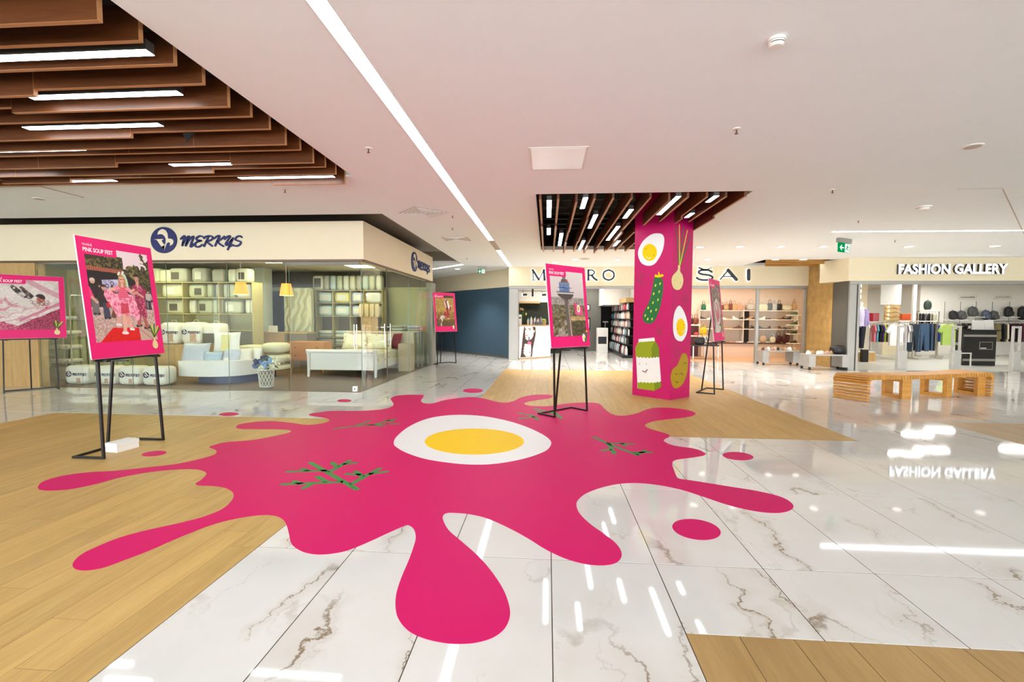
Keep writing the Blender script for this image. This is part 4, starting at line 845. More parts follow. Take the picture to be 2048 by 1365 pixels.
for i, (px, py) in enumerate(DL):
    p = PZ(px, py, CEIL); lb = ['recessed downlight right of the column', 'second recessed downlight right of the column', 'downlight before the stone wall', 'downlight left of the exit sign', 'downlight right of the exit sign', 'rightmost recessed downlight above the clothes shop', 'downlight above the handbag shop sign', 'downlight beside the far slats', 'downlight in front of the far slats', 'downlight above the hair shop sign, leftmost', 'downlight above the hair shop sign, middle', 'downlight just left of the column', 'downlight before the navy wall'][i]
    e = ceil_thing('downlight', p.x, p.y, lb, 'light', 'recessed downlights')
    MB().lathe([(.095, -.010), (.13, -.006), (.13, -.0005)], 18).build('ring', m_plast, e, True); MB().lathe([(.085, -.013), (.093, -.0105)], 18).build('lamp', m_down, e); spot(e, 200 if i > 8 else 85)
for x in ():                  # the same downlights go on behind the camera
    for y in (-5, -2, 1.0, 4.2):
        if inside(OP_A, x, y) or (y > 1.5): continue
        e = ceil_thing('downlight', x, y, 'recessed downlight out of view behind the camera', 'light', 'recessed downlights'); MB().lathe([(.095, -.010), (.13, -.006), (.13, -.0005)], 14).build('ring', m_plast, e); MB().lathe([(.085, -.013), (.093, -.0105)], 14).build('lamp', m_down, e)
# ------------------------------------------------------------------ exit signs
m_exit = emit('exit_green', (0, 132, 66), .85); m_exitw = emit('exit_white', (240, 250, 244), 1.0)
def exit_sign(loc, rz, w, h, arrow, drop, label):
    e = empty('exit_sign', loc, rz, label, 'sign')
    MB().box(-w/2-.02, -.035, drop-.005, w/2+.02, .035, drop+.085).build('housing', m_grey, e)
    MB().box(-w/2, -.012, drop-h, w/2, .012, drop-.006).build('panel', m_exit, e)
    MB().poly([(a*w, drop-.006+b*h) for a, b in ((.04, -.06), (.46, -.06), (.46, -.95), (.04, -.95))], (0, -.0125, 0), (1,0,0), (0,0,1), .0008).build('white_field', m_exitw, e)
    A = [(-.42,-.5),(-.27,-.22),(-.20,-.22),(-.30,-.44),(-.05,-.44),(-.05,-.57),(-.30,-.57),(-.20,-.78),(-.27,-.78)]
    if arrow == 'up': A = [(-.24,-.15),(-.05,-.5),(-.05,-.62),(-.19,-.40),(-.19,-.88),(-.29,-.88),(-.29,-.40),(-.43,-.62),(-.43,-.5)]
    MB().poly([(a*w, drop-.006+b*h) for a, b in A], (0, -.0125, 0), (1,0,0), (0,0,1), .0008).build('arrow', m_exitw, e)
    mb = MB(); pl = (0, -.0135, 0), (1,0,0), (0,0,1), .0006
    S = lambda pts, q: ribbon(mb, [(a*w, drop-.006+b*h) for a, b in pts], q*w, *pl)
    mb.poly([(a, b) for a, b in ellipse(.27*w, drop-.006-.2*h, .035*w, .035*w, 0, 10)], *pl)
    S([(.25,-.32),(.22,-.55)], .075); S([(.22,-.55),(.13,-.62),(.12,-.82)], .045); S([(.22,-.55),(.30,-.68),(.38,-.72)], .045); S([(.25,-.34),(.15,-.42)], .035); S([(.25,-.34),(.34,-.46),(.40,-.42)], .035)
    mb.build('running_figure', m_exit, e); return e
exit_sign((6.23, 10.49, CEIL), .55, .42, .20, 'left', -.085, 'green exit sign with a left arrow hanging from the ceiling')
exit_sign((-2.2, 15.55, CEIL), 0, .24, .13, 'up', -.095, 'small far exit sign with an upward arrow before the navy wall')

# ------------------------------------------------------------------ shop signs
m_blue = mat('sign_navy', (26, 32, 98), .45, var=.06); m_cream = m_beige
zl = lambda p: (295+p[0]*205/2048, 445+p[1]*75/749)
EMB = [[(218,250),(235,190),(280,150),(330,140),(385,165),(420,230),(430,330),(490,330),(530,355),(541,390),(522,440),(462,475),(475,430),(455,402),(425,405),(400,432),(385,480),(350,562),(298,490),(365,460),(385,400),(385,330),(360,280),(310,240),(260,240)],
       [(145,345),(330,335),(335,346),(302,366),(307,388),(365,460),(350,562),(205,355)]]
SCRIPT = [[(675,335),(720,290),(755,278),(735,350),(705,465)],[(712,440),(780,330),(840,282),(820,350),(772,470)],[(782,450),(850,340),(930,285),(900,380),(870,480),(892,483),(942,432)],
 [(1108,287),(1050,277),(987,320),(1005,358),(1080,368)],[(1080,370),(990,400),(957,450),(985,488),(1040,490),(1105,450)],
 [(1137,320),(1180,287),(1260,275),(1312,300),(1290,350),(1190,385)],[(1232,280),(1190,370),(1140,480)],[(1190,385),(1240,430),(1300,475)],
 [(1342,325),(1400,282),(1448,277),(1400,380),(1360,470)],[(1545,285),(1480,340),(1400,385)],[(1410,390),(1460,440),(1525,480)],
 [(1550,340),(1600,292),(1658,277),(1620,350),(1572,430),(1592,460),(1640,420),(1705,335)],[(1715,315),(1680,400),(1640,490),(1612,545)],[(1640,490),(1715,452)],
 [(1890,300),(1860,277),(1800,290),(1760,340),(1810,370),(1870,392),(1860,440),(1800,475),(1722,465)]]
FRY = 8.50
def merk_pts(pts): return [(q.x, q.z) for q in (PY(*zl(p), FRY) for p in pts)]
def merk_sign(name, label, place, th, small=False, mats=(m_blue, m_cream)):
    """emblem and brush lettering, in metres, origin at the emblem centre"""
    c0 = PY(*zl((338, 357)), FRY); tr = lambda pts: [(a-c0.x, b-c0.z) for a, b in merk_pts(pts)]
    o, ux, uy, par = place
    disc = MB().poly(tr(ellipse(338, 357, 258, 262, 0, 40)), o, ux, uy, th).build('emblem_disc', mats[0], par)
    mb = MB()
    for q in EMB: mb.poly(tr(q), o, ux, uy, th*.12+.0004, th)
    mb.build('emblem_swan', mats[1], disc)
    if small == 'disc': return
    if small: 
        mb = MB()
        for st in SCRIPT: ribbon(mb, tr(st), .034, o, ux, uy, th)
        return mb.build('lettering', mats[0], par)
    names = ['M', 'M', 'M', 'E', 'E', 'R', 'R', 'R', 'K', 'K', 'K', 'Y', 'Y', 'Y', 'S']
    for ch in 'MERKYS':
        mb = MB()
        for st, nm in zip(SCRIPT, names):
            if nm == ch: ribbon(mb, tr(st), .033, o, ux, uy, th)
        mb.build('letter', mats[0], par)
c0 = PY(*zl((338, 357)), FRY)
s_ = empty('shop_sign', (0, 0, 0), 0, 'navy MERKYS sign with round swan emblem on the front fascia', 'sign', None)
merk_sign('s', '', ((c0.x, FRY, c0.z), (1,0,0), (0,0,1), s_), .022)
s_ = empty('shop_sign', (0, 0, 0), 0, 'navy MERKYS sign on the slanting side fascia of the bedding shop', 'sign', None)
c1 = PX(828, 524, -3.40)
merk_sign('s', '', ((-3.40, c1.y, c1.z), (0,1,0), (0,0,1), s_), .022)
# clothes shop: glowing white letters
s_ = empty('shop_sign', (0, 0, 0), 0, 'glowing white FASHION GALLERY letters above the clothes shop', 'sign')
m_sign = emit('sign_white', (246, 250, 255), 2.6); m_signside = mat('sign_side', (62, 56, 50), .5)
a, b = PY(1793, 549, FY), PY(2010, 549, FY); sx = b.x-a.x
tm = text_mesh('FASHION GALLERY', 1.0, offset=.026); xsz = [v.co.x for v in tm.vertices]; k = sx/(max(xsz)-min(xsz)); ysz = [v.co.y for v in tm.vertices]; ht = PY(1900, 529, FY).z-PY(1900, 549, FY).z; ky = ht/(max(ysz)-min(ysz))
pos = 0; xo = min(xsz)
word = 'FASHION GALLERY'; bm = bmesh.new(); bm.from_mesh(tm)
for dpt, m, nm in ((FY-.075, m_sign, 'letter_face'), (FY-.004, m_signside, 'letter_side')):
    # one object per letter: split the lettering into its islands
    me0 = (tm if nm == 'letter_face' else text_mesh('FASHION GALLERY', 1.0, offset=.026, extrude=1.0))
    bm = bmesh.new(); bm.from_mesh(me0); bmesh.ops.remove_doubles(bm, verts=bm.verts, dist=1e-5); bm.verts.ensure_lookup_table(); seen = set()
    for v in bm.verts:
        if v.index in seen: continue
        st, isl = [v], []
        while st:
            q = st.pop()
            if q.index in seen: continue
            seen.add(q.index); isl.append(q); st += [e_.other_vert(q) for e_ in q.link_edges]
        fs = {f for q in isl for f in q.link_faces}; im = {q: i for i, q in enumerate(isl)}
        zz = (lambda z: 0) if nm == 'letter_face' else (lambda z: -(z-1)*.035)
        me = bpy.data.meshes.new(nm); me.from_pydata([(a.x+(q.co.x-xo)*k, (dpt if nm == 'letter_face' else FY-.074+zz(q.co.z)), a.z+(q.co.y-min(ysz))*ky-0.0) for q in isl], [], [[im[q] for q in f.verts] for f in fs]); me.update()
        obj(nm, me, m, s_)
# hair shop and shoe shop: dark letters with a white halo
m_halo = emit('letter_halo', (236, 244, 255), 2.0); m_lblack = mat('letter_black', (22, 20, 26), .4)
BY = 15.70
def letters(strokes_by_letter, label):
    e = empty('shop_sign', (0, 0, 0), 0, label, 'sign')
    for strokes in strokes_by_letter:
        f_, h_ = MB(), MB()
        for pts, w in strokes:
            q = [(v.x, v.z) for v in (PY(x, y, BY) for x, y in pts)]; wm = w*BY/F_PX
            ribbon(f_, q, wm, (0, BY, 0), (1,0,0), (0,0,1), .006, .046); ribbon(h_, q, wm+.014, (0, BY, 0), (1,0,0), (0,0,1), .006, .020)
        o = f_.build('letter', m_lblack, e); h_.build('letter_halo', m_halo, o)
zb = lambda x, y: (860+x*420/2048, 500+y*260/1268)
def SZ(l): return [([zb(*p) for p in pts], w) for pts, w in l]
letters([SZ([([(1003,200),(1008,295)], 2.0), ([(1003,200),(1062,293)], 4.2), ([(1062,293),(1110,200)], 1.8), ([(1110,200),(1118,295)], 4.4), ([(990,296),(1028,296)], 1.4), ([(1098,296),(1136,296)], 1.4), ([(988,199),(1010,199)], 1.4), ([(1105,199),(1130,199)], 1.4)]),
         SZ([([(1543,200),(1543,294)], 4.2), ([(1540,201),(1580,200),(1602,222),(1582,246),(1545,249)], 2.6), ([(1575,250),(1600,280),(1625,296)], 4.0), ([(1525,296),(1562,296)], 1.4)]),
         SZ([([(1740,198),(1700,215),(1688,247),(1700,280),(1740,296),(1780,280),(1793,247),(1780,215),(1740,198)], 3.4)])], 'dark serif shop letters M R O above the hair products shop')
zs = lambda x, y: (1360+x*360/1536, 480+y*320/1365)
def SS(l): return [([zs(*p) for p in pts], w) for pts, w in l]
letters([SS([([(266,276),(240,261),(195,258),(160,268),(158,284),(188,296),(240,303),(272,318),(262,336),(215,345),(165,340),(138,326)], 4.0), ([(158,240),(208,260)], 3.0), ([(208,260),(260,241)], 1.8)]),
         SS([([(338,340),(405,260)], 2.6), ([(405,260),(475,340)], 6.4), ([(365,315),(445,315)], 2.2)]),
         SS([([(580,262),(580,338)], 6.6)])], 'dark letters with white glow spelling the end SAI above the shoe shop')
# ================================================================== bedding shop
FRZ = 2.49
struct(MB().box(-12.6, FRY, FRZ, -3.65, FRY+.25, 3.19).build('wall_shop_fascia', m_beige))
struct(MB().box(-3.65, FRY, FRZ, -3.40, 13.75, 3.19).build('wall_shop_side_fascia', m_beige))
m_bronze = mat('bronze_rail', (112, 90, 72), .4, .4)
struct(MB().box(-12.6, FRY+.005, FRZ-.035, -3.42, FRY+.06, FRZ-.001).box(-3.46, FRY+.06, FRZ-.035, -3.42, 13.72, FRZ-.001).build('trim_4', m_bronze))
struct(MB().box(-12.6, FRY+.01, 0, -10.02, FRY+.2, FRZ-.04).build('wall_shop_oak', m_oak))
struct(MB().box(-13.5, FRY+.04, .0003, -3.5, 14.1, .006).build('floor', m_brownfloor))
SC_Z = 2.80
shopc = struct(MB().box(-13.5, FRY+.26, SC_Z, -3.66, 14.2, SC_Z+.06).box(-13.5, FRY+.21, 2.46, -3.66, FRY+.25, SC_Z).build('ceiling', mat('shop_ceiling', (240, 236, 224), .9)))
m_olive = mat('shop_wall', (196, 190, 142), .8, var=.05); m_brownwall = mat('brown_wall', (92, 82, 66), .85, var=.1)
struct(MB().box(-13.5, 14.05, .007, -3.5, 14.2, 2.33).build('wall_shop_back', m_olive)); struct(MB().box(-13.5, 14.04, 2.331, -3.5, 14.2, SC_Z-.001).build('wall_shop_back_upper', m_brownwall))
struct(MB().box(-13.6, FRY+.2, .007, -13.5, 14.2, SC_Z-.001).build('wall_shop_left', mat('pale_green_wall', (190, 196, 120), .8, var=.05)))
m_panel = emit('panel_light', (250, 252, 206), PANEL)
def panel(x, y, w, d, z, label, m, group):
    e = empty('ceiling_panel_light', (x, y, z), 0, label, 'light', group)
    MB().box(-w/2, -d/2, -.006, w/2, d/2, -.003).build('diffuser', m, e); MB().box(-w/2-.02, -d/2-.02, -.0029, w/2+.02, d/2+.02, -.0005).build('frame', m_white, e)
GP = 'square panel lights in the bedding shop ceiling'
for x, y, lb in [(-6.9, 11.3, 'greenish panel light above the left bedding shelves'), (-5.1, 12.5, 'panel light in front of the right bedding shelves'), (-9.6, 10.6, 'panel light above the bags at the left of the bedding shop'), (-8.2, 9.6, 'panel light just behind the front glass'), (-5.6, 10.0, 'panel light above the white bed')]:
    panel(x, y, .6, .6, SC_Z, lb, m_panel, GP)

# glazing: front panes, corner pane, side panes
m_edge = mat('glass_edge', (96, 122, 106), .2)
def pane(parent, a, b, z0, z1):
    a, b = Vector(a), Vector(b); d = b-a; ln = d.length
    o = MB().box(.006, -.005, z0, ln-.006, .005, z1).build('pane', m_glass, parent); o.location = (a.x, a.y, 0); o.rotation_euler = (0, 0, math.atan2(d.y, d.x))
    e = MB().box(0, -.0055, z0, .0055, .0055, z1).build('pane_edge', m_edge, parent); e.location = o.location; e.rotation_euler = o.rotation_euler; return o
gx = [-10.0]+[PY(px, 650, FRY+.03).x for px in (188, 262, 335, 456, 575)]
w1 = struct(empty('window_1')); 
for a, b in zip(gx, gx[1:]): pane(w1, (a, FRY+.03), (b, FRY+.03), .008, FRZ-.04)
d1 = struct(empty('door_1'))
pane(d1, (gx[-1]+.02, FRY+.075), (-3.56, FRY+.075), .012, FRZ-.10)
MB().box(gx[-1]-.1, FRY+.06, FRZ-.098, -3.50, FRY+.09, FRZ-.04).build('top_rail', mat('rail_grey', (136, 130, 120), .5), d1)
lk = PY(710, 780, FRY+.06); MB().bbox(lk.x-.045, FRY+.05, .012, lk.x+.045, FRY+.10, .11, .004).build('lock', m_white, d1); MB().lathe([(.012, 0), (.012, .006)], 10).xf(Matrix.Translation((lk.x, FRY+.05, .06)) @ Matrix.Rotation(math.pi/2, 4, 'X')).build('keyhole', m_black, d1)
for px in (711, 716): 
    q = PY(px, 680, FRY+.075); MB().tube([(q.x, FRY+.02, .82), (q.x, FRY+.02, 1.28)], .013, 8).box(q.x-.008, FRY+.02, .88, q.x+.008, FRY+.07, .896).box(q.x-.008, FRY+.02, 1.2, q.x+.008, FRY+.07, 1.216).build('handle', m_steel, d1, True)
w2 = struct(empty('window_2')); SXG = -3.46
sy = [9.92, 11.5, 12.6, 13.75]
for a, b in zip(sy, sy[1:]): pane(w2, (SXG, a), (SXG, b), .008, FRZ-.04)
d2 = struct(empty('door_2')); pane(d2, (SXG-.04, FRY+.12), (SXG-.04, 9.90), .012, FRZ-.08)
MB().box(SXG-.008, 9.895, .004, SXG+.008, 9.915, FRZ-.04).build('post', m_dgrey, d2)
for y in (9.62, 9.98): MB().tube([(SXG+.05, y, .82), (SXG+.05, y, 1.28)], .014, 8).box(SXG-.03, y-.008, .9, SXG+.05, y+.008, .916).box(SXG-.03, y-.008, 1.2, SXG+.05, y+.008, 1.216).build('handle', m_steel, d2, True)
struct(MB().box(-3.60, 13.76, .007, -3.42, 14.2, 2.45).build('trim_5', mat('grey_pier', (156, 152, 138), .7)))

def quilt_mat():
    m, nt, b = nodes_of('quilted_mattress'); N, L = nt.nodes, nt.links
    tc = N.new('ShaderNodeTexCoord'); wv = N.new('ShaderNodeTexWave'); wv.wave_type = 'RINGS'; wv.rings_direction = 'SPHERICAL'; wv.inputs['Scale'].default_value = 3.2; wv.inputs['Distortion'].default_value = 7; wv.inputs['Detail'].default_value = 1; wv.inputs['Detail Scale'].default_value = .8
    L.new(tc.outputs['Object'], wv.inputs['Vector']); bp = N.new('ShaderNodeBump'); bp.inputs['Strength'].default_value = .9; bp.inputs['Distance'].default_value = .02
    L.new(wv.outputs['Fac'], bp.inputs['Height']); L.new(bp.outputs['Normal'], b.inputs['Normal'])
    mx = N.new('ShaderNodeMix'); mx.data_type = 'RGBA'; mx.inputs[6].default_value = lin((176, 172, 132))+(1,); mx.inputs[7].default_value = lin((216, 212, 176))+(1,); L.new(wv.outputs['Fac'], mx.inputs[0]); L.new(mx.outputs[2], b.inputs['Base Color']); b.inputs['Roughness'].default_value = .8
    return m
# pale green curtain left in the shop
ca_, cb_ = PY(138, 650, 11.2), PY(262, 650, 11.2); mb = MB(); nn = 60
vs_ = [(ca_.x+(cb_.x-ca_.x)*i/nn, 11.2+.03*math.sin(i*.9), z) for z in (.01, 2.6) for i in range(nn+1)]
mb.add(vs_, [(i, i+1, nn+2+i, nn+1+i) for i in range(nn)]).add([(x, y+.012, z) for x, y, z in vs_], [(i+1, i, nn+1+i, nn+2+i) for i in range(nn)])
o = mb.build('curtain', mat('curtain_green', (196, 200, 118), .85, var=.06), None, True); tag(o, 'pale yellow-green curtain at the left of the bedding shop', 'curtain')
# ---- bags and cushions
m_bag = [mat('bag_ivory', (214, 208, 178), .35, var=.14, scale=10, bump=.3), mat('bag_sage', (196, 198, 166), .35, var=.16, scale=9, bump=.3), mat('bag_grey', (182, 178, 158), .35, var=.16, scale=8, bump=.3), mat('bag_pale', (224, 222, 200), .3, var=.12, scale=11, bump=.3), mat('bag_mint', (192, 206, 196), .3, var=.12, scale=9, bump=.3)]
m_bwhite = mat('bag_white', (240, 234, 222), .4, var=.06, scale=9, bump=.25); m_card = mat('label_card', (92, 84, 72), .5, var=.2, scale=20); m_cardl = mat('label_card_light', (226, 222, 206), .5, var=.12, scale=24)
m_cardy = mat('label_yellow', (228, 214, 130), .5, var=.1)
m_pb = mat('bag_bluegrey', (196, 200, 214), .35, var=.14, scale=14, bump=.3); m_handle = mat('bag_handle', (222, 216, 196), .5)
def bag(loc, w, h, d, m, label, group, card=None, handle=False, p=6, rz=0., logo=False):
    e = empty('bedding_bag', loc, rz, label, 'bedding bag', group)
    MB().soft((0, 0, h/2), w/2, d/2, h/2, p).build('body', m, e, True)
    if card:
        mc, cx_, cz, cw, ch = card; MB().bbox(cx_*w-cw*w/2, -d/2-.004, cz*h-ch*h/2, cx_*w+cw*w/2, -d/2+.01, cz*h+ch*h/2, .002).build('label_card', mc, e)
    if handle: MB().tube([(-.07, 0, h-.01), (-.05, 0, h+.045), (.05, 0, h+.045), (.07, 0, h-.01)], .007, 6).build('handle', m_handle, e, True)
    if logo:
        pl = ((-w*.27, -d/2-.003, h*.56), Vector((.25, 0, 0)), Vector((0, 0, .25)), e); merk_sign('s', '', pl, .003, True)
    return e
def shelf_unit(name, x0, x1, y, zs, cols, depth, th, m, label, top=None, bm_=None):
    e = empty(name, ((x0+x1)/2, y, .007), 0, label, 'shelf'); w = x1-x0
    for z in zs: MB().box(-w/2, 0, z-.007, w/2, depth, z+th-.007).build('shelf_board', m, e)
    for c in cols: MB().box(c-(x0+x1)/2-th/2, .004, 0, c-(x0+x1)/2+th/2, depth-.004, (top or zs[-1])-.0071).build('upright', m, e)
    MB().box(-w/2, depth, 0, w/2, depth+.012, (top or zs[-1])+.02).build('back_panel', bm_ or m_olive, e); return e
m_shelf = mat('shelf_sand', (190, 176, 120), .6, var=.08)
SY = 11.25; X_ = lambda px, y=SY, py=600: PY(px, py, y).x; Z_ = lambda py, y=SY, px=400: PY(px, py, y).z
zs_l = [.05, Z_(662), Z_(629), Z_(597), Z_(566)]
shelf_unit('bedding_shelf', X_(262), X_(505), SY, zs_l, [X_(262)+.01, X_(365), X_(437), X_(505)-.01], .42, .022, m_shelf, 'tall sand-coloured wall shelf packed with bagged pillows, left in the bedding shop')
GB = 'bagged bedding on the left wall shelf'
rows = [(zs_l[4]+.023, [(300, 32, 27, 1), (326, 30, 24, 0), (352, 44, 27, 2), (394, 36, 29, 2), (431, 28, 25, 2), (459, 18, 25, 3), (481, 32, 26, 3)], 'top'),
        (zs_l[3]+.023, [(339, 50, 27, 0), (388, 38, 25, 1), (414, 12, 26, 1), (431, 12, 26, 2), (447, 12, 26, 1), (459, 11, 26, 1), (483, 36, 26, 3)], 'second'),
        (zs_l[2]+.023, [(343, 44, 26, 0), (378, 15, 26, 3), (404, 34, 26, 1), (424, 10, 27, 1), (434, 11, 27, 1), (460, 40, 24, 1), (490, 11, 27, 3), (499, 10, 27, 3)], 'third')]
kind = ['plump', 'wide', 'narrow', 'square']
for z, items, rn in rows:
    for i, (px, w, h, c) in enumerate(items):
        ww, hh = w*SY/F_PX, h*SY/F_PX
        card = None
        if w > 30: card = ((m_card if (i+len(rn)) % 2 else m_cardl), (-.05, .1, -.15)[i % 3], .45, .42, .5)
        bag((X_(px), SY+.21, z), ww*.96, min(hh*1.12, .37), .26 if w > 20 else .24, m_bag[c], '%s bagged pillow, %s from the left, %s row of the left wall shelf' % ('wide' if w > 30 else 'narrow', ['first', 'second', 'third', 'fourth', 'fifth', 'sixth', 'seventh', 'eighth'][i], rn), GB, card, w > 34 and rn != 'top')
# low chest with three big white bags
YC = 10.25; xc = lambda px: PY(px, 690, YC).x; ztop = PY(380, 690, YC).z
e = empty('low_chest', ((xc(305)+xc(440))/2, YC, .007), 0, 'low pale wooden chest carrying three big white bags', 'chest'); w_ = xc(440)-xc(305)
MB().bbox(-w_/2, .02, 0, w_/2, .55, ztop-.047, .004).build('body', m_oak, e); MB().bbox(-w_/2-.02, 0, ztop-.046, w_/2+.02, .57, ztop-.007, .006).build('top', m_oak, e)
for k in range(3): MB().box(-w_/2+.02+w_/3*k, .014, .06, -w_/2-.02+w_/3*(k+1), .0195, ztop-.08).build('door', m_oak, e)
for i, (px, w, h, lb) in enumerate([(332, 44, 47, 'left big white bedding bag on the low chest'), (377, 48, 48, 'middle big white bedding bag with round logo on the low chest'), (418, 40, 46, 'right big white bedding bag with a grey picture card on the low chest')]):
    bag((xc(px), YC+.26, ztop+.001), w*YC/F_PX, h*YC/F_PX, .40, m_bwhite, lb, 'big white bags on the chest', (mat('card_tan', (196, 160, 132), .5, var=.3, scale=25), .12, .35, .28, .45) if i < 2 else (m_card, -.1, .3, .7, .45), True, 5, 0, i < 2)
# white bags with logo on the floor behind the glass
YB = 8.95
for px, lb in [(158, 'white MERKYS bedding bag on the floor, leftmost of four'), (214, 'white MERKYS bedding bag on the floor behind the easel, second of four'), (262, 'white MERKYS bedding bag on the floor, third of four'), (312, 'white MERKYS bedding bag on the floor, rightmost of four beside the curved counter')]:
    q = PY(px, 750, YB); bag((q.x, YB+.1, .008), .52 if px in (158, 312) else .46, .385, .36, m_bwhite, lb, 'white logo bags on the shop floor', (mat('card_tan', (196, 160, 132), .5), .12, .22, .15, .24), False, 6, 0, True)
# wire rack with rolled towels at the left
q0, q1 = PY(88, 770, 9.4), PY(141, 770, 9.4)
e = empty('wire_rack', ((q0.x+q1.x)/2, 9.45, .007), 0, 'steel wire rack with rolled towels behind the glass at the left', 'rack'); w_ = q1.x-q0.x
for sx_ in (-1, 1):
    MB().tube([(sx_*w_/2, 0, 0), (sx_*w_/2, 0, 1.78), (sx_*w_/2*.8, .1, 1.86), (sx_*w_/2*.8, .3, 1.86), (sx_*w_/2, .4, 1.78), (sx_*w_/2, .4, 0)], .011, 6).build('side_frame', m_steel, e, True)
for z in (.35, .66, .98, 1.3, 1.6):
    mb = MB()
    for k in range(7): mb.tube([(-w_/2+.01, .06*k+.02, z), (w_/2-.01, .06*k+.02, z)], .004, 5)
    mb.build('wire_shelf', m_steel, e)
for z, n_ in ((.667, 5), (.987, 5), (1.307, 4), (.357, 5)):
    for k in range(n_):
        o = MB().tube([(0, .04, 0), (0, .36, 0)], .046, 9).build('rolled_towel', m_bag[(k+n_) % 2+3 if k % 2 else 3], None, True); o.location = (q0.x+.07+.098*k, 9.45, .007+z+.052)
        tag(o, 'rolled pale towel, place %s from the left on the %s wire rack shelf' % (['one', 'two', 'three', 'four', 'five'][k], {.667: 'second', .987: 'third', 1.307: 'fourth', .357: 'lowest'}[z]), 'towel', 'rolled towels on the wire rack')
bag((q0.x+.28, 9.63, .007), .50, .30, .3, m_bag[2], 'dark grey stack of blankets on the floor under the wire rack', None, None, False, 6)

# curved white counter with pillows
cpts = [(357, 9.30), (400, 9.22), (440, 9.28), (480, 9.50), (518, 9.95)]
fr_ = spline([(PY(px, 740, y).x, y, 0) for px, y in cpts], 5, False); zt_, zb_ = .475, .15
e = empty('curved_counter', (0, 0, .007), 0, 'curved white display counter on a navy plinth behind the front glass', 'counter')
back = [Vector((v.x+.05, v.y+.62, 0)) for v in fr_]
loop = [(v.x, v.y) for v in fr_]+[(v.x, v.y) for v in reversed(back)]
MB().poly(loop, (0, 0, zb_), AX, AY, zt_-zb_-.03).build('body', m_white, e); MB().poly([(x, y-.012 if i < len(fr_) else y) for i, (x, y) in enumerate(loop)], (0, 0, zt_-.03), AX, AY, .023).build('top', m_white, e)
MB().poly([(v.x+.14, v.y+.05) for v in fr_[3:]]+[(v.x, v.y-.05) for v in reversed(back[3:])], (0, 0, 0), AX, AY, zb_).build('plinth', mat('plinth_navy', (40, 48, 84), .5), e)
def pillow_mb(w, h, t, nu=12, nv=10):
    mb = MB(); G = {}
    for sd in (1, -1):
        vs, fs = [], []
        for j in range(nv+1):
            for i in range(nu+1):
                u, v = 2*i/nu-1, 2*j/nv-1
                th = t/2*max(0, (1-u**4)*(1-v**4))**.55
                vs.append((w/2*u*(1-.07*(1-v*v)), -sd*th, h/2+h/2*v*(1-.07*(1-u*u))))
        for j in range(nv):
            for i in range(nu):
                a_ = j*(nu+1)+i; q = (a_, a_+1, a_+nu+2, a_+nu+1); fs.append(q if sd == 1 else q[::-1])
        mb.add(vs, fs)
    return mb
def cushion(px, py, y, w, h, t, m, label, group, rx=-.25, rz=0., card=None, p=3.0):
    q = PY(px, py, y); e = empty('pillow', (q.x, y, q.z), 0, label, 'pillow', group); e.rotation_euler = (rx, 0, rz)
    pillow_mb(w*1.05, h*1.08, t*1.3).build('body', m, e, True)
    if card: mc, a, b, c_, d = card; MB().bbox(a*w, -t*.66-.002, b*h, c_*w, -t*.66+.012, d*h, .002).build('label_card', mc, e)
    return e
GC = 'bagged pillows on the curved counter'
cushion(388, 731, 9.58, .60, .46, .17, m_pb, 'large grey-blue speckled pillow at the left end of the curved counter', GC)
cushion(424, 731, 9.52, .36, .28, .13, mat('bag_blue', (176, 196, 216), .35, var=.16, scale=14), 'small pale blue pillow leaning on the curved counter', GC, -.3, .1)
cushion(458, 730, 9.62, .42, .33, .13, m_pb, 'white bagged pillow tilted in the middle of the curved counter', GC, -.35, -.2, (m_bwhite, -.2, .1, .1, .4))
cushion(489, 728, 9.80, .30, .32, .12, m_bwhite, 'white pillow turned sideways on the curved counter', GC, -.2, .6)
cushion(511, 722, 10.0, .30, .28, .12, m_bwhite, 'white pointed pillow at the right end of the curved counter', GC, -.2, -.5)
cushion(453, 706, 9.82, .60, .43, .14, m_bwhite, 'square bedding pack with a yellow label standing above the curved counter', GC, -.1, 0, (m_cardy, -.12, .1, .22, .92))
# beige floor cushions
m_cush = mat('cushion_beige', (220, 214, 178), .7, var=.08)
for px, py, y, w, h, lb in [(506, 740, 10.6, .62, .30, 'beige floor cushion at the bottom left of the pile'), (553, 740, 10.6, .55, .14, 'flat beige floor cushion at the bottom right of the pile'), (506, 706, 10.6, .55, .19, 'beige floor cushion on the upper left of the pile'), (554, 725, 10.6, .54, .20, 'beige floor cushion in the middle right of the pile'), (553, 705, 10.6, .54, .23, 'beige floor cushion on top of the right pile')]:
    q = PY(px, py, y); o = MB().soft((0, 0, h/2), w/2, .26, h/2, 4, 16, 8).build('floor_cushion', m_cush, None, True); o.location = (q.x, y, max(q.z, .008)); tag(o, lb, 'cushion', 'beige floor cushions')
# flower basket
q = PY(533, 772, 9.02)
e = empty('flower_basket', (q.x, 9.02, .007), 0, 'white lattice basket full of blue and cream flowers behind the glass', 'flower basket')
mb = MB(); R0, R1, HB = .125, .155, .34
for k in range(14):
    for sgn in (-1, 1):
        mb.tube([((R0+(R1-R0)*t)*math.cos(k*2*math.pi/14+sgn*t*1.1), (R0+(R1-R0)*t)*math.sin(k*2*math.pi/14+sgn*t*1.1), .01+HB*t) for t in (0, .25, .5, .75, 1)], .005, 5)
mb.lathe([(R0+.004, .0), (R0+.004, .014), (R0-.01, .014), (R0-.01, .0)]).lathe([(R1+.006, HB), (R1+.006, HB+.016), (R1-.008, HB+.016), (R1-.008, HB)])
mb.build('lattice', m_bwhite, e); MB().lathe([(R0-.03, .02), (R1-.03, HB-.02)]).build('liner', mat('liner', (150, 140, 120), .8), e)
rr = random.Random(3)
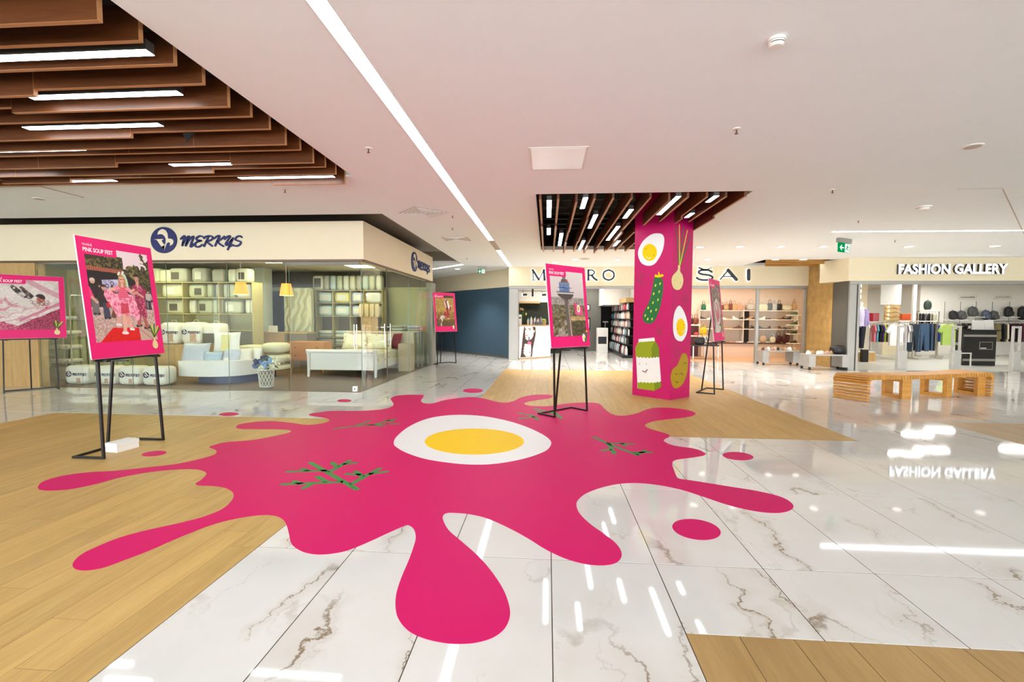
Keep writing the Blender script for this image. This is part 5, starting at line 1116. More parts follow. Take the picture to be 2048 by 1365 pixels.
for k, (dx, dy, dz, r, c) in enumerate([(-.16, -.05, .50, .075, 'n'), (-.09, .05, .55, .07, 'n'), (-.06, -.10, .47, .06, 'b'), (-.17, -.08, .43, .06, 'b'), (.06, -.1, .46, .075, 'l'), (.10, -.02, .52, .07, 'l'), (-.01, -.12, .40, .062, 'c'), (.15, -.06, .42, .06, 'c'), (.17, 0, .52, .06, 'c'), (.10, .08, .57, .055, 'c'), (.20, .06, .46, .055, 'c'), (-.02, .02, .58, .06, 'n'), (.24, 0, .55, .045, 'c'), (.04, .0, .56, .05, 'g'), (-.04, -.05, .52, .05, 'g')]):
    mb = MB()
    for _ in range(16):
        th, ph = rr.random()*6.28, math.acos(2*rr.random()-1); v = Vector((math.sin(ph)*math.cos(th), math.sin(ph)*math.sin(th), math.cos(ph)))*r*.7
        mb.soft(v, r*.45, r*.45, r*.38, 2, 6, 4)
    mb.build('blossom', {'n': mat('blossom_navy', (44, 48, 92), .7), 'b': mat('blossom_blue', (92, 116, 176), .7), 'l': mat('blossom_sky', (138, 172, 216), .7), 'c': mat('blossom_cream', (236, 230, 196), .7), 'g': mat('leaf_green', (74, 98, 52), .7)}[c], e, True).location = (dx, dy, dz)
for k in range(16):
    a = k*.9; L_ = .12+.05*rr.random(); c_, s__ = math.cos(a), math.sin(a)
    MB().add([(0, 0, 0), (L_*.5*c_-.03*s__, L_*.5*s__+.03*c_, .03), (L_*c_, L_*s__, -.02), (L_*.5*c_+.03*s__, L_*.5*s__-.03*c_, .025)], [(0, 1, 2, 3)]).build('leaf', mat('leaf_green', (74, 98, 52), .7), e).location = (.13*c_, .13*s__, .36+.1*rr.random())
# cash desk, price board, vase
YD = 12.0; a, b = PY(480, 684, YD), PY(613, 684, YD); ztp = PY(550, 665, YD).z
e = empty('cash_desk', ((a.x+b.x)/2, YD, .007), 0, 'pale wooden cash desk with a dark right half in the bedding shop', 'desk'); w_ = b.x-a.x
MB().box(-w_/2, .03, 0, w_*.16, .5, ztp-.04).build('left_front', m_oak, e); MB().box(w_*.161, .03, 0, w_/2, .5, ztp-.04).build('right_front', mat('desk_grey', (126, 114, 92), .6), e); MB().bbox(-w_/2-.02, 0, ztp-.039, w_/2+.02, .55, ztp-.007, .004).build('worktop', m_oak, e)
pb = PY(508, 676, YD-.01); e = empty('price_board', (pb.x, YD-.012, pb.z), 0, 'white board with three yellow diamonds on the cash desk front', 'sign'); MB().box(-.10, -.012, -.16, .10, 0, .13).build('board', m_cardl, e)
for k in range(3): MB().poly([(-.045, 0), (0, -.04), (.045, 0), (0, .04)], (0, -.0125, -.10+.09*k), (1,0,0), (0,0,1), .001).build('diamond', mat('diamond_yellow', (232, 190, 20), .5), e)
vq = PY(489, 664, YD+.2); e = empty('flower_vase', (vq.x, YD+.2, ztp+.001), 0, 'grey vase of cream flowers on the cash desk', 'vase')
MB().lathe([(.09, 0), (.13, .10), (.13, .24), (.12, .27)], 14).build('vase', mat('vase_grey', (186, 182, 172), .5), e, True)
for dx, dz, r in ((-.06, .40, .07), (.05, .42, .075), (0, .36, .07), (.10, .34, .05), (-.12, .34, .05), (.0, .48, .05)): MB().soft((dx, 0, dz), r, r, r*.85, 2.4, 10, 6).build('blossom', mat('blossom_cream', (236, 230, 196), .7), e, True)
MB().tube([(-.1, 0, .25), (-.2, .02, .42)], .012, 5).tube([(.08, 0, .25), (.2, .0, .38)], .012, 5).build('stalk', mat('leaf_green', (74, 98, 52), .7), e)
pq = PY(575, 664, YD+.2)
o = MB().bbox(-.12, 0, 0, .12, .06, .17, .01).build('payment_terminal', m_cardl); o.location = (PY(545, 664, YD+.2).x, YD+.2, ztp+.001); tag(o, 'pale tilted price stand on the cash desk', 'stand')
# dresser
YR = 11.30; a, b = PY(577, 722, YR), PY(648, 722, YR); zt3 = PY(610, 684, YR).z; zb3 = PY(610, 722, YR).z
e = empty('dresser', ((a.x+b.x)/2, YR, .007), 0, 'orange-brown wooden dresser with dark knobs behind the bed', 'dresser'); w_ = b.x-a.x; m_or = wood_mat('dresser_wood', (176, 108, 36), (206, 138, 60), axis='X', rnd=.05)
MB().bbox(-w_/2, .02, zb3-.007, w_/2, .45, zt3-.03, .004).build('body', m_or, e); MB().bbox(-w_/2-.02, 0, zt3-.0295, w_/2+.02, .47, zt3-.007, .004).build('top', m_or, e)
for r_ in range(2):
    zz = zb3+.02+(zt3-zb3-.06)/2*r_; o = MB().box(-w_/2+.02, .006, zz, w_/2-.02, .0195, zz+(zt3-zb3-.06)/2-.012).build('drawer', m_or, e)
    for sx_ in (-.3, .3): MB().soft((sx_*w_, -.006, zz+.1), .016, .016, .016, 2, 8, 5).build('knob', m_black, o)
for sx_ in (-1, 1):
    for y_ in (.06, .40): MB().tube([(sx_*(w_/2-.06), y_, 0), (sx_*(w_/2-.08), y_, zb3-.006)], [.012, .022], 7).build('leg', m_or, e)
# white bed with floral bedding
bx0, bx1, byf = -5.60, -3.98, 10.62; bw = bx1-bx0
m_floral, nt, bs = nodes_of('floral_cotton'); N, L = nt.nodes, nt.links
tc = N.new('ShaderNodeTexCoord'); vo = N.new('ShaderNodeTexVoronoi'); vo.inputs['Scale'].default_value = 7.5; L.new(tc.outputs['Object'], vo.inputs['Vector'])
r1 = N.new('ShaderNodeValToRGB'); r1.color_ramp.interpolation = 'CONSTANT'; el = r1.color_ramp.elements; el[0].color = lin((190, 60, 60))+(1,); el[1].position = .17; el[1].color = lin((240, 234, 206))+(1,)
for p_, c_ in ((.27, (176, 160, 96)), (.31, (240, 234, 206))): q = el.new(p_); q.color = lin(c_)+(1,)
L.new(vo.outputs['Distance'], r1.inputs[0]); L.new(r1.outputs[0], bs.inputs['Base Color']); bs.inputs['Roughness'].default_value = .8
e = empty('bed', ((bx0+bx1)/2, byf, .007), 0, 'white double bed with sleigh footboard and floral bedding', 'bed')
fb = MB().bbox(-bw/2+.05, -.02, .17, bw/2-.05, .02, .58, .01).build('footboard', m_white, e)
MB().box(-bw/2+.10, -.026, .52, bw/2-.10, -.0205, .535).box(-bw/2+.10, -.026, .21, bw/2-.10, -.0205, .225).build('moulding', m_white, fb)
MB().tube([(-bw/2+.03, -.05, .61), (bw/2-.03, -.05, .61)], .045, 12).build('top_roll', m_white, e, True)
for sx_ in (-1, 1):
    MB().tube([(sx_*bw/2, -.02, 0), (sx_*bw/2, .0, .2), (sx_*bw/2, .0, .5), (sx_*bw/2, -.05, .64)], [.028, .035, .04, .045], 10).build('leg', m_white, e, True)
    MB().box(sx_*(bw/2-.02)-.02, .02, .17, sx_*(bw/2-.02)+.02, 2.05, .30).build('side_rail', m_white, e)
MB().bbox(-bw/2-.02, 2.05, 0.0, bw/2+.3, 2.15, 1.02, .02).build('headboard', mat('headboard_beige', (220, 206, 176), .7), e)
MB().soft((0, 1.04, .42), bw/2-.03, 1.0, .14, 7, 24, 8).build('mattress', m_floral, e, True)
MB().box(bw/2-.035, .12, .19, bw/2-.01, 1.98, .50).build('bedspread_side', m_floral, e)
GPW = 'pillows on the white bed'
m_red = mat('pillow_red', (140, 14, 24), .7)
for dx, dy, rz_, m, lb in [(-.40, 1.70, .05, m_floral, 'left floral pillow leaning on the bed headboard'), (.28, 1.62, -.1, m_floral, 'right floral pillow leaning on the bed headboard'), (-.28, 1.88, .1, m_red, 'dark red pillow behind the left floral pillow'), (.46, 1.84, -.1, m_red, 'dark red pillow behind the right floral pillow')]:
    o = pillow_mb(.74, .44, .20).build('bed_pillow', m, None, True); o.location = ((bx0+bx1)/2+dx, byf+dy, .565); o.rotation_euler = (-.35, 0, rz_); tag(o, lb, 'pillow', GPW)
# standing mattress, dark doorway, pillar
YM = 12.9; a, b = PY(568, 680, YM), PY(622, 680, YM); zt4 = PY(590, 576, YM).z
o = MB().bbox(a.x, YM, .008, b.x, YM+.22, zt4, .03).build('standing_mattress', quilt_mat()); tag(o, 'pale quilted mattress standing upright beside the right shelves', 'mattress')
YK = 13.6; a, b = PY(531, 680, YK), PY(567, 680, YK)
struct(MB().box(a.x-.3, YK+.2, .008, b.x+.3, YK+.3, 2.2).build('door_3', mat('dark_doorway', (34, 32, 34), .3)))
YP = 12.75; a, b = PY(503, 650, YP), PY(530, 650, YP)
struct(MB().bbox(a.x, YP, .007, b.x, YP+.4, SC_Z-.001, .01).build('wall_shop_pillar', mat('pillar_white', (222, 226, 206), .7)))
# right shelves with folded bedding
YS = 13.5; xs_ = lambda px: PY(px, 620, YS).x; zz_ = lambda py: PY(690, py, YS).z
zr = [.05, .30, .55, .80, zz_(634), zz_(607), zz_(582)]; cols = [xs_(631), xs_(665), xs_(700), xs_(727), xs_(764)]
shelf_unit('bedding_shelf', xs_(629), xs_(766), YS, zr, cols, .40, .02, m_shelf, 'right wall shelf with folded bedding and cubby holes behind the bed', None, mat('cubby_brown', (116, 98, 70), .7))
GR = 'bedding on the right wall shelf'
for i, px in enumerate((634, 651, 664, 677, 690, 703, 716, 729, 742, 756)):
    bag((xs_(px), YS+.2, zr[6]+.021), .17 if i else .34, .44, .3, m_bag[(i*2) % 5], '%s upright bedding bag on top of the right shelf, counted from the left' % ['first', 'second', 'third', 'fourth', 'fifth', 'sixth', 'seventh', 'eighth', 'ninth', 'tenth'][i], GR, (m_card, 0, .5, .6, .6) if i == 0 else None, False, 5)
for r_, z in ((0, zr[5]), (1, zr[4])):
    for i in range(4):
        xm = (cols[i]+cols[i+1])/2; ww = (cols[i+1]-cols[i])*.86
        bag((xm, YS+.19, z+.021), ww, .31, .3, [m_bag[4], m_cardy if r_ == 0 else m_bag[4], m_pb, m_bwhite][i], 'bagged cushion in the %s cubby hole from the left, %s row of the right shelf' % (['first', 'second', 'third', 'fourth'][i], ['upper', 'lower'][r_]), GR, (m_cardl, 0, .5, .6, .5), False, 5)
for i in range(4):
    xm = (cols[i]+cols[i+1])/2; ww = (cols[i+1]-cols[i])*.88
    for r_ in range(3):
        for k in range(2):
            o = MB().soft((0, 0, .05), ww/2, .17, .05, 5, 14, 6).build('folded_blanket', m_bag[(i+r_+k) % 5], None, True); o.location = (xm, YS+.19, zr[r_+1]+.0205+.101*k)
            tag(o, 'folded blanket, %s of its pair, column %s row %s of the right shelf' % (['lower', 'upper'][k], ['one', 'two', 'three', 'four'][i], ['one', 'two', 'three'][r_]), 'blanket', GR)
# wooden board hung with towels
YW = 12.95; a, b = PY(722, 668, YW), PY(756, 668, YW); zt5 = PY(740, 608, YW).z
e = empty('display_board', ((a.x+b.x)/2, YW, .007), 0, 'tall tan board behind the bed', 'display board'); MB().bbox(-(b.x-a.x)/2, 0, 0, (b.x-a.x)/2, .04, zt5-.01, .004).build('panel', m_oak, e)
for k in range(4):
    o = MB().soft((0, -.03, -.17), .068, .028, .19, 4, 10, 8).build('hanging_towel', mat('towel_beige', (222, 200, 156), .85, bump=.3), None, True); o.location = (a.x+.03+.155*k, YW, zt5-.02); tag(o, 'beige towel hanging on the tan board, %s from the left' % ['first', 'second', 'third', 'fourth'][k], 'towel', 'towels on the tan board')
# table with folded clothes along the side glass
e = empty('side_table', (-4.0, 12.85, .007), 0, 'grey table with folded fabrics along the side glass', 'table'); MB().bbox(-.42, 0, .93, .42, .6, .97, .005).build('top', m_grey, e)
for sx_ in (-.38, .38):
    for y_ in (.05, .55): MB().box(sx_-.02, y_-.02, 0, sx_+.02, y_+.02, .929).build('leg', m_grey, e)
for k in (0, 1, 3, 4):
    for j in range(3):
        o = MB().soft((0, 0, .035), .17, .11, .035, 5, 12, 6).build('folded_blanket', m_bag[(k+j) % 5] if (k+j) % 3 else m_pb, None, True); o.location = (-4.22+.42*(k % 2), 12.98+.115*k, .978+.071*j); tag(o, 'folded fabric, layer %s of the %s pile on the grey side table' % (['one', 'two', 'three'][j], ['first', 'second', 'third', 'fourth', 'fifth'][k]), 'blanket', 'folded fabrics on the side table')
o = MB().bbox(-.17, -.17, 0, .17, .17, .72, .01).build('pedestal', mat('pedestal_tan', (206, 184, 150), .6)); o.location = (-3.72, 12.15, .007); tag(o, 'tan pedestal standing behind the side glass', 'pedestal')
# orange lamps
m_shade, nt, bs = nodes_of('lamp_shade'); bs.inputs['Base Color'].default_value = lin((232, 140, 40))+(1,); bs.inputs['Emission Color'].default_value = lin((240, 140, 36))+(1,); bs.inputs['Emission Strength'].default_value = .75
for px, py, y, lb in [(482, 589, 10.6, 'left orange lamp shade hanging in front of the pillow shelves'), (573, 591.5, 10.9, 'right orange lamp shade hanging in front of the standing mattress')]:
    q = PY(px, py, y); e = empty('pendant_lamp', q, 0, lb, 'lamp', 'orange pendant lamps')
    MB().lathe([(.155, 0), (.105, .285)], 20).build('shade', m_shade, e, True); MB().tube([(0, 0, .286), (0, 0, SC_Z-q.z)], .004, 5).build('cable', m_cardl, e); MB().lathe([(.152, -.004), (.156, -.0005)], 20).build('rim', emit('lamp_glow', (255, 214, 150), 2.0), e)
# ================================================================== hair products shop (left of the two back shops)
m_ink2 = mat('shop_black', (26, 24, 24), .5); m_swhite = mat('shop_white_wall', (232, 228, 220), .8, var=.02)
m_pan2 = emit('panel_white', (255, 252, 246), PANEL*1.7)
struct(MB().box(-1.3, 22.6, 0, 3.2, 22.8, 2.9).build('wall_hair_back', m_ink2))
struct(MB().box(-1.26, 16.16, 0, -1.20, 22.6, 2.9).build('wall_hair_left', m_ink2))
struct(MB().box(3.18, 15.93, 0, 3.32, 22.8, 2.9).build('wall_hair_right', m_swhite))
struct(MB().box(-1.3, 15.95, 2.82, 3.18, 22.6, 2.9).build('ceiling', m_swhite))
struct(MB().box(-1.24, 19.0, 2.05, .55, 19.1, 2.82).build('wall_hair_header', m_swhite)); struct(MB().box(-1.24, 19.02, .0, .55, 19.1, 2.049).build('wall_hair_screen', mat('dark_moss', (30, 36, 18), .7, var=.5, scale=30)))
struct(MB().box(1.55, 20.5, .0, 2.3, 20.6, 2.82).build('wall_hair_pier', m_dgrey)); struct(MB().box(2.2, 18.6, 1.95, 3.17, 22.0, 2.81).build('wall_hair_bulkhead', m_swhite))
GH = 'ceiling panels of the hair shop'
for x, y, lb in [(-.3, 17.6, 'long ceiling panel above the hair shop counter'), (1.6, 17.4, 'ceiling panel above the hair shop entrance'), (1.6, 19.6, 'ceiling panel deep in the hair shop')]: panel(x, y, 1.2, .35, 2.82, lb, m_pan2, GH)
# light box counter
a, b = Vector((-.96, 16.08, 0)), Vector((.12, 17.0, 0)); d = b-a; ang = math.atan2(d.y, d.x); ln = d.length
e = empty('light_box_counter', ((a+b)/2), ang, 'glowing counter front with a woman holding a pink bottle', 'counter')
MB().box(-ln/2, 0.004, .03, ln/2, .5, 1.14).build('body', m_white, e); MB().bbox(-ln/2-.02, -.02, 1.1405, ln/2+.02, .52, 1.175, .004).build('worktop', m_oak, e); MB().box(-ln/2, -.004, 0, ln/2, .48, .029).build('plinth', m_oak, e)
def paint_box(c):
    c.rect(0, 0, 1, 1, (252, 252, 255)); H = (58, 44, 40); S = (246, 222, 206); S2 = (222, 170, 148)
    c.poly([(.13, 1), (.50, 1), (.52, .80), (.48, .55), (.42, .25), (.40, 0), (.02, 0), (.06, .35), (.09, .70)], H)
    c.poly([(.17, .99), (.40, .99), (.435, .86), (.43, .70), (.38, .60), (.26, .54), (.19, .60), (.17, .72)], S); c.poly([(.17, .76), (.21, .80), (.20, .98), (.16, .95)], S2, .6); c.poly([(.17, .545), (.40, .56), (.36, .50), (.20, .50)], H)
    c.seg(.27, .935, .36, .945, .012, H); c.seg(.17, .93, .20, .925, .012, H); c.ell(.32, .90, .035, .018, (70, 52, 48)); c.ell(.185, .895, .02, .016, (80, 58, 52)); c.seg(.19, .80, .22, .79, .014, (206, 150, 130)); c.ell(.215, .715, .05, .022, (206, 110, 106)); c.seg(.18, .715, .26, .712, .006, (140, 60, 60)); c.ell(.46, .84, .02, .05, S2)
    c.poly([(.27, .44), (.355, .44), (.365, .12), (.27, .12)], (240, 190, 196)); c.poly([(.25, .50), (.36, .50), (.37, .42), (.25, .40)], (232, 84, 108)); c.poly([(.275, .67), (.315, .67), (.325, .50), (.265, .50)], (70, 74, 92)); c.rect(.29, .10, .34, .17, (222, 60, 84))
    for x0, y0, x1, y1 in ((.18, .40, .27, .37), (.16, .31, .28, .26), (.15, .22, .28, .17), (.16, .13, .28, .10)): c.seg(x0, y0, x1, y1, .042, S); c.seg(x0+.02, y0-.045, x1, y1-.045, .006, S2)
    c.poly([(.11, .16), (.20, .02), (.34, .02), (.36, .12), (.20, .14)], S); c.seg(.20, .10, .30, .08, .02, S2)
me_ = None
c = Canvas(110, 96, ln/1.06); paint_box(c); me_ = c.mesh('lit_picture', ln-.04, 1.06); o = obj('lit_picture', me_, vcol_mat('lit_print', .4, .55), e); o.location = (0, -.001, .055)
TM = lambda x, z: Matrix.Translation((x, -.003, z)) @ Matrix(((1,0,0,0),(0,0,-1,0),(0,1,0,0),(0,0,0,1)))
text('lettering', 'REVLON', .085, mat('pale_blue_ink', (168, 190, 210), .5), e, TM(.13, .80)); text('lettering', 'GREAT HAIR', .088, mat('berry_ink', (150, 20, 70), .5), e, TM(.10, .54), shear=.25); text('lettering', 'IN NO TIME', .088, mat('berry_ink', (150, 20, 70), .5), e, TM(.13, .42), shear=.25)
ca, sa = math.cos(ang), math.sin(ang)
def on_counter(u, v): return ((a+b)/2).x+u*ca-v*sa, ((a+b)/2).y+u*sa+v*ca
m_bt = [mat('bottle_white', (236, 234, 230), .35), mat('bottle_teal', (60, 150, 170), .35), mat('bottle_pink', (214, 120, 130), .35), mat('bottle_black', (36, 34, 36), .35), mat('bottle_cream', (226, 206, 176), .35), mat('bottle_red', (178, 40, 44), .35), mat('bottle_grey', (150, 154, 158), .35), mat('bottle_green', (150, 190, 70), .35)]
m_bt_me = {}
def bottle_mesh(k, mi):
    if (k, mi) not in m_bt_me:
        pr = [[(.030, 0), (.034, .01), (.034, .15), (.014, .175), (.014, .21), (.012, .215)], [(.026, 0), (.028, .01), (.028, .20), (.022, .21), (.022, .235), (.02, .24)], [(.042, 0), (.045, .01), (.045, .10), (.040, .105), (.040, .13), (.036, .135)], [(.040, 0), (.044, .015), (.040, .20), (.016, .24), (.016, .28), (.014, .285)]][k]
        me = MB().lathe(pr, 8).mesh('bottle', True); me.materials.append(m_bt[mi]); m_bt_me[(k, mi)] = me
    return m_bt_me[(k, mi)]
x, y = on_counter(-.58, .22); e = empty('dispenser', (x, y, 1.176), ang, 'white dispenser box at the left end of the glowing counter', 'dispenser'); MB().bbox(-.085, -.08, 0, .085, .08, .36, .01).build('body', m_white, e); MB().box(-.04, -.083, .22, .04, -.0805, .27).build('display', m_black, e)
x, y = on_counter(-.36, .34); e = empty('potted_plant', (x, y, 1.176), 0, 'leafy plant with orange blossoms on the hair shop counter', 'plant'); MB().lathe([(.05, 0), (.07, .14)], 10).build('pot', m_ink2, e, True)
rr = random.Random(9)
for k in range(22):
    a_ = k*2.4; L_ = .25+.25*rr.random(); lean = .35+.5*rr.random(); cx_, sx_ = math.cos(a_), math.sin(a_)
    MB().add([(-.012*sx_, .012*cx_, 0), (.012*sx_, -.012*cx_, 0), (L_*lean*.5*cx_+.03*sx_, L_*lean*.5*sx_-.03*cx_, L_*.6), (L_*lean*cx_, L_*lean*sx_, L_), (L_*lean*.5*cx_-.03*sx_, L_*lean*.5*sx_+.03*cx_, L_*.6)], [(0, 1, 2, 3, 4)]).build('leaf', mat('leaf_deep', (44, 78, 24), .6), e).location = (0, 0, .12)
for k in range(7): MB().soft((rr.uniform(-.2, .2), rr.uniform(-.12, .05), .48+rr.uniform(-.1, .18)), .035, .035, .05, 2, 7, 5).build('blossom', mat('blossom_apricot', (230, 180, 110), .6), e, True)
for k in range(9):
    x, y = on_counter(-.20+.075*k, .18+.05*(k % 2)); o = obj('bottle', bottle_mesh((0, 1, 3)[k % 3], (4, 1, 0, 2, 0, 6, 0, 2, 6)[k])); o.location = (x, y, 1.176); tag(o, 'hair product bottle standing on the glowing counter, %s from the left' % ['first', 'second', 'third', 'fourth', 'fifth', 'sixth', 'seventh', 'eighth', 'ninth'][k], 'bottle', 'bottles on the glowing counter')
x, y = on_counter(.18, .06); o = MB().bbox(-.14, -.05, 0, .14, .05, .10, .006).build('tray', mat('tray_grey', (92, 94, 106), .5)); o.location = (x, y, 1.176); o.rotation_euler = (0, 0, ang); tag(o, 'small dark grey tray on the glowing counter', 'tray')
x, y = on_counter(.52, .2); e = empty('basket', (x, y, 1.176), ang, 'straw basket with green tufts at the right end of the glowing counter', 'basket'); MB().lathe([(.09, 0), (.12, .13)], 12).build('basket', mat('straw', (196, 166, 104), .8), e); MB().soft((0, 0, .16), .11, .11, .06, 2, 10, 6).build('tufts', mat('tuft_green', (150, 170, 80), .8), e, True)
# track lights
e = empty('track_light', (-.35, 17.2, 2.40), .15, 'black ceiling track with spotlights above the glowing counter', 'track light')
MB().tube([(-.75, 0, 0), (1.0, 0, 0)], .01, 6).build('track', m_black, e); MB().tube([(-.55, 0, 0), (-.55, 0, .42)], .006, 5).tube([(.5, 0, 0), (.5, 0, .42)], .006, 5).build('hanger', m_black, e)
for k, x in enumerate((-.55, -.2, .15, .5)):
    sp = MB().tube([(x, 0, -.02), (x, 0, -.05)] if k % 2 == 0 else [(x, 0, .12), (x, 0, -.20)], .035 if k % 2 else .012, 9).build('spot', m_black, e)
    if k % 2 == 0: MB().tube([(x+.14, 0, -.13), (x-.02, 0, -.14)], .035, 9).build('spot_head', m_black, sp); MB().tube([(x-.0205, 0, -.14), (x-.04, 0, -.141)], .05, 12).build('spot_lens', emit('spot_glow', (255, 240, 220), 10.), sp)
for x, y, z, w, lb in [(-.75, 18.9, 2.0, .9, 'pale wooden shelf board at the left of the hair shop'), (.55, 18.9, 2.08, .5, 'pale wooden shelf board behind the tower poster')]:
    o = MB().bbox(-w/2, -.25, 0, w/2, .1, .07, .005).build('wall_shelf', m_oak); o.location = (x, y, z); tag(o, lb, 'shelf')
# gondola with bottles along the right wall
e = empty('bottle_shelf', (2.80, 17.0, 0), 0, 'tall black shelf full of hair product bottles along the right wall', 'shelf')
ZS = [.10, .48, .80, 1.10, 1.40, 1.72]
for k, z in enumerate(ZS): MB().box(-.12 if k == 0 else 0, 0, z-.02, .36, 4.6, z).build('shelf_board', m_black, e)
for y in (.0, 1.5, 3.0, 4.57): MB().box(.31, y, 0, .35, y+.03, 2.15).build('upright', m_black, e)
MB().box(.351, 0, .1, .365, 4.6, 2.15).build('back_panel', m_ink2, e); MB().bbox(-.02, 0, 2.0, .34, 4.6, 2.16, .004).build('header', m_oak, e); MB().box(-.10, .02, 0, .34, 4.58, .0795).build('plinth', m_black, e)
rr = random.Random(21); rown = ['lowest', 'second', 'third', 'fourth', 'fifth', 'top']
for k, z in enumerate(ZS):
    y = .08; n_ = 0
    while y < 4.5:
        kk = rr.choice((0, 1, 3, 3)) if k else 3; mi = rr.choice((0, 0, 0, 4, 2, 3, 5, 1, 6, 0))
        s_ = 1.0 if k else 1.15
        o = obj('bottle', bottle_mesh(kk, mi)); o.location = (2.80+(.02 if k == 0 else .08)+.05*rr.random(), 17.0+y, z+.0005); o.scale = (1.15, 1.15, .95*s_)
        cn = ['white', 'teal', 'pink', 'black', 'cream', 'red', 'grey', 'green'][mi]; tag(o, '%s %s bottle in the %s row of the black wall shelf' % (['small', 'slim', 'squat', 'big'][kk], cn, rown[k]), 'bottle', '%s %s bottles in the %s row of the black shelf' % (['small', 'slim', 'squat', 'big'][kk], cn, rown[k])); y += .13+.05*rr.random(); n_ += 1
e = empty('display_cabinet', (2.30, 19.6, 0), 0, 'slim white cabinet with a hair dryer stand beside the bottle shelf', 'cabinet')
MB().bbox(-.24, 0, 0, .20, .4, 1.02, .006).build('body', m_white, e); MB().box(-.20, -.006, .36, .14, -.001, .66).build('window', m_ink2, e); MB().lathe([(.01, 1.02), (.012, 1.25)], 8, (.1, .2, 0)).box(.0, .17, 1.25, .22, .23, 1.29).build('stand', m_grey, e)
for x, z, w, h, lb in [(1.72, 1.75, .24, .26, 'small framed picture high on the dark pier of the hair shop'), (1.72, .9, .26, .55, 'tall dark display with white jars on the pier of the hair shop')]:
    e = empty('framed_display', (x, 20.47, z), 0, lb, 'display'); MB().box(-w/2, 0, 0, w/2, .028, h).build('frame', m_black, e); MB().box(-w*.3, -.004, h*.15, w*.3, -.0005, h*.85).build('picture', m_cardl if z > 1.5 else mat('jar_white', (206, 206, 200), .5, var=.5, scale=18), e)

# ================================================================== shoe shop
m_peach = mat('peach_wall', (240, 216, 196), .8, var=.02)
SWY = 18.4
struct(MB().box(3.33, SWY+.35, 0, 10.1, SWY+.5, 2.9).build('wall_shoe_back', m_peach)); struct(MB().box(10.05, 16.9, 0, 10.1, SWY+.35, 2.9).build('wall_shoe_right', m_peach))
struct(MB().box(3.34, 16.01, 2.80, 10.1, SWY+.4, 2.88).build('ceiling', m_swhite)); struct(MB().box(3.33, 15.93, .0005, 10.05, SWY+.35, .006).build('floor', wood_mat('shoe_floor', (206, 160, 124), (228, 188, 152), axis='X', rnd=.1)))
m_pan3 = emit('panel_peach', (255, 234, 212), PANEL*1.6)
for x, y, lb in [(4.4, 17.0, 'left ceiling panel of the shoe shop'), (6.0, 17.3, 'middle ceiling panel of the shoe shop'), (8.3, 17.0, 'right ceiling panel of the shoe shop')]: panel(x, y, 1.2, .3, 2.80, lb, m_pan3, 'ceiling panels of the shoe shop')
xw = lambda px, py=640, y=SWY: PY(px, py, y).x; zw = lambda py, y=SWY, px=1500: PY(px, py, y).z
m_sw = mat('shelf_white', (244, 232, 216), .5)
sh = empty('shoe_shelf', (0, SWY, 0), 0, 'long white wall shelves with handbags and shoes in the shoe shop', 'shelf')
zsh = [zw(686), zw(658), zw(639), zw(621)]; x0, x1 = xw(1400), xw(1597)
for k, z in enumerate(zsh): MB().bbox(x0, -.02 if k else -.25, z-.03, x1, .34, z, .004).build('shelf_board', m_sw if k else mat('dark_shelf', (84, 52, 40), .5), sh)
for px in (1400, 1488, 1597): MB().box(xw(px)-.012, .02, 0, xw(px)+.012, .34, zsh[3]+.05).build('upright', m_sw, sh)
MB().box(x0, -.20, .006, x1, .34, zsh[0]-.031).build('plinth', m_peach, sh)
o = MB().box(xw(1492), .30, zsh[0]+.001, xw(1505), .345, zsh[3]-.032).build('dark_panel', mat('dark_brown', (52, 38, 32), .6), sh)
small = empty('shoe_shelf', (0, SWY-.9, 0), 0, 'small white stepped shelves with single shoes at the right of the shoe shop', 'shelf')
zsm = []
for k, py in enumerate((630, 650, 668, 687)):
    z = PY(1595, py, SWY-.9).z; zsm.append(z); MB().bbox(PY(1580, py, SWY-.9).x, 0, z-.03, PY(1602, py, SWY-.9).x, .3, z, .004).build('shelf_board', m_sw, small)
MB().box(PY(1598, 640, SWY-.9).x, .302, .006, PY(1601, 640, SWY-.9).x, .34, zsm[0]+.1).build('upright', m_sw, small)
shoe_me = {}
def shoe_mesh(kind, key):
    if (kind, key) in shoe_me: return shoe_me[(kind, key)]
    # sections along the length: x, half width, top height
    secs = {'sneaker': [(-.14, .028, .075), (-.12, .036, .10), (-.06, .037, .105), (-.01, .036, .085), (.05, .042, .062), (.10, .044, .05), (.135, .030, .035)],
            'low': [(-.13, .026, .055), (-.11, .034, .065), (-.05, .032, .05), (.02, .034, .04), (.07, .040, .042), (.115, .036, .034), (.135, .020, .022)],
            'heel': [(-.12, .020, .11), (-.10, .028, .12), (-.04, .028, .085), (.02, .032, .05), (.07, .038, .04), (.11, .032, .03), (.13, .014, .02)]}[kind]
    vs, fs = [], []
    for x, w, h in secs: vs += [(x, -w, 0), (x, -w*1.03, .022), (x, -w*.8, h*.75), (x, 0, h), (x, w*.8, h*.75), (x, w*1.03, .022), (x, w, 0)]
    n = 7
    for i in range(len(secs)-1):
        for k in range(n): fs.append((i*n+k, (i+1)*n+k, (i+1)*n+(k+1) % n, i*n+(k+1) % n))
    fs += [tuple(range(n)), tuple(reversed(range((len(secs)-1)*n, len(secs)*n)))]
    me = MB().add(vs, fs).mesh('shoe', True); me.materials.append(SHM[key]); shoe_me[(kind, key)] = me; return me
SHM = {'w': mat('shoe_white', (240, 236, 228), .5), 'b': mat('shoe_black', (44, 36, 34), .5), 'n': mat('shoe_brown', (104, 66, 48), .5), 't': mat('shoe_tan', (184, 146, 110), .5), 'g': mat('shoe_green', (58, 84, 44), .5), 'r': mat('shoe_rose', (206, 160, 140), .5)}
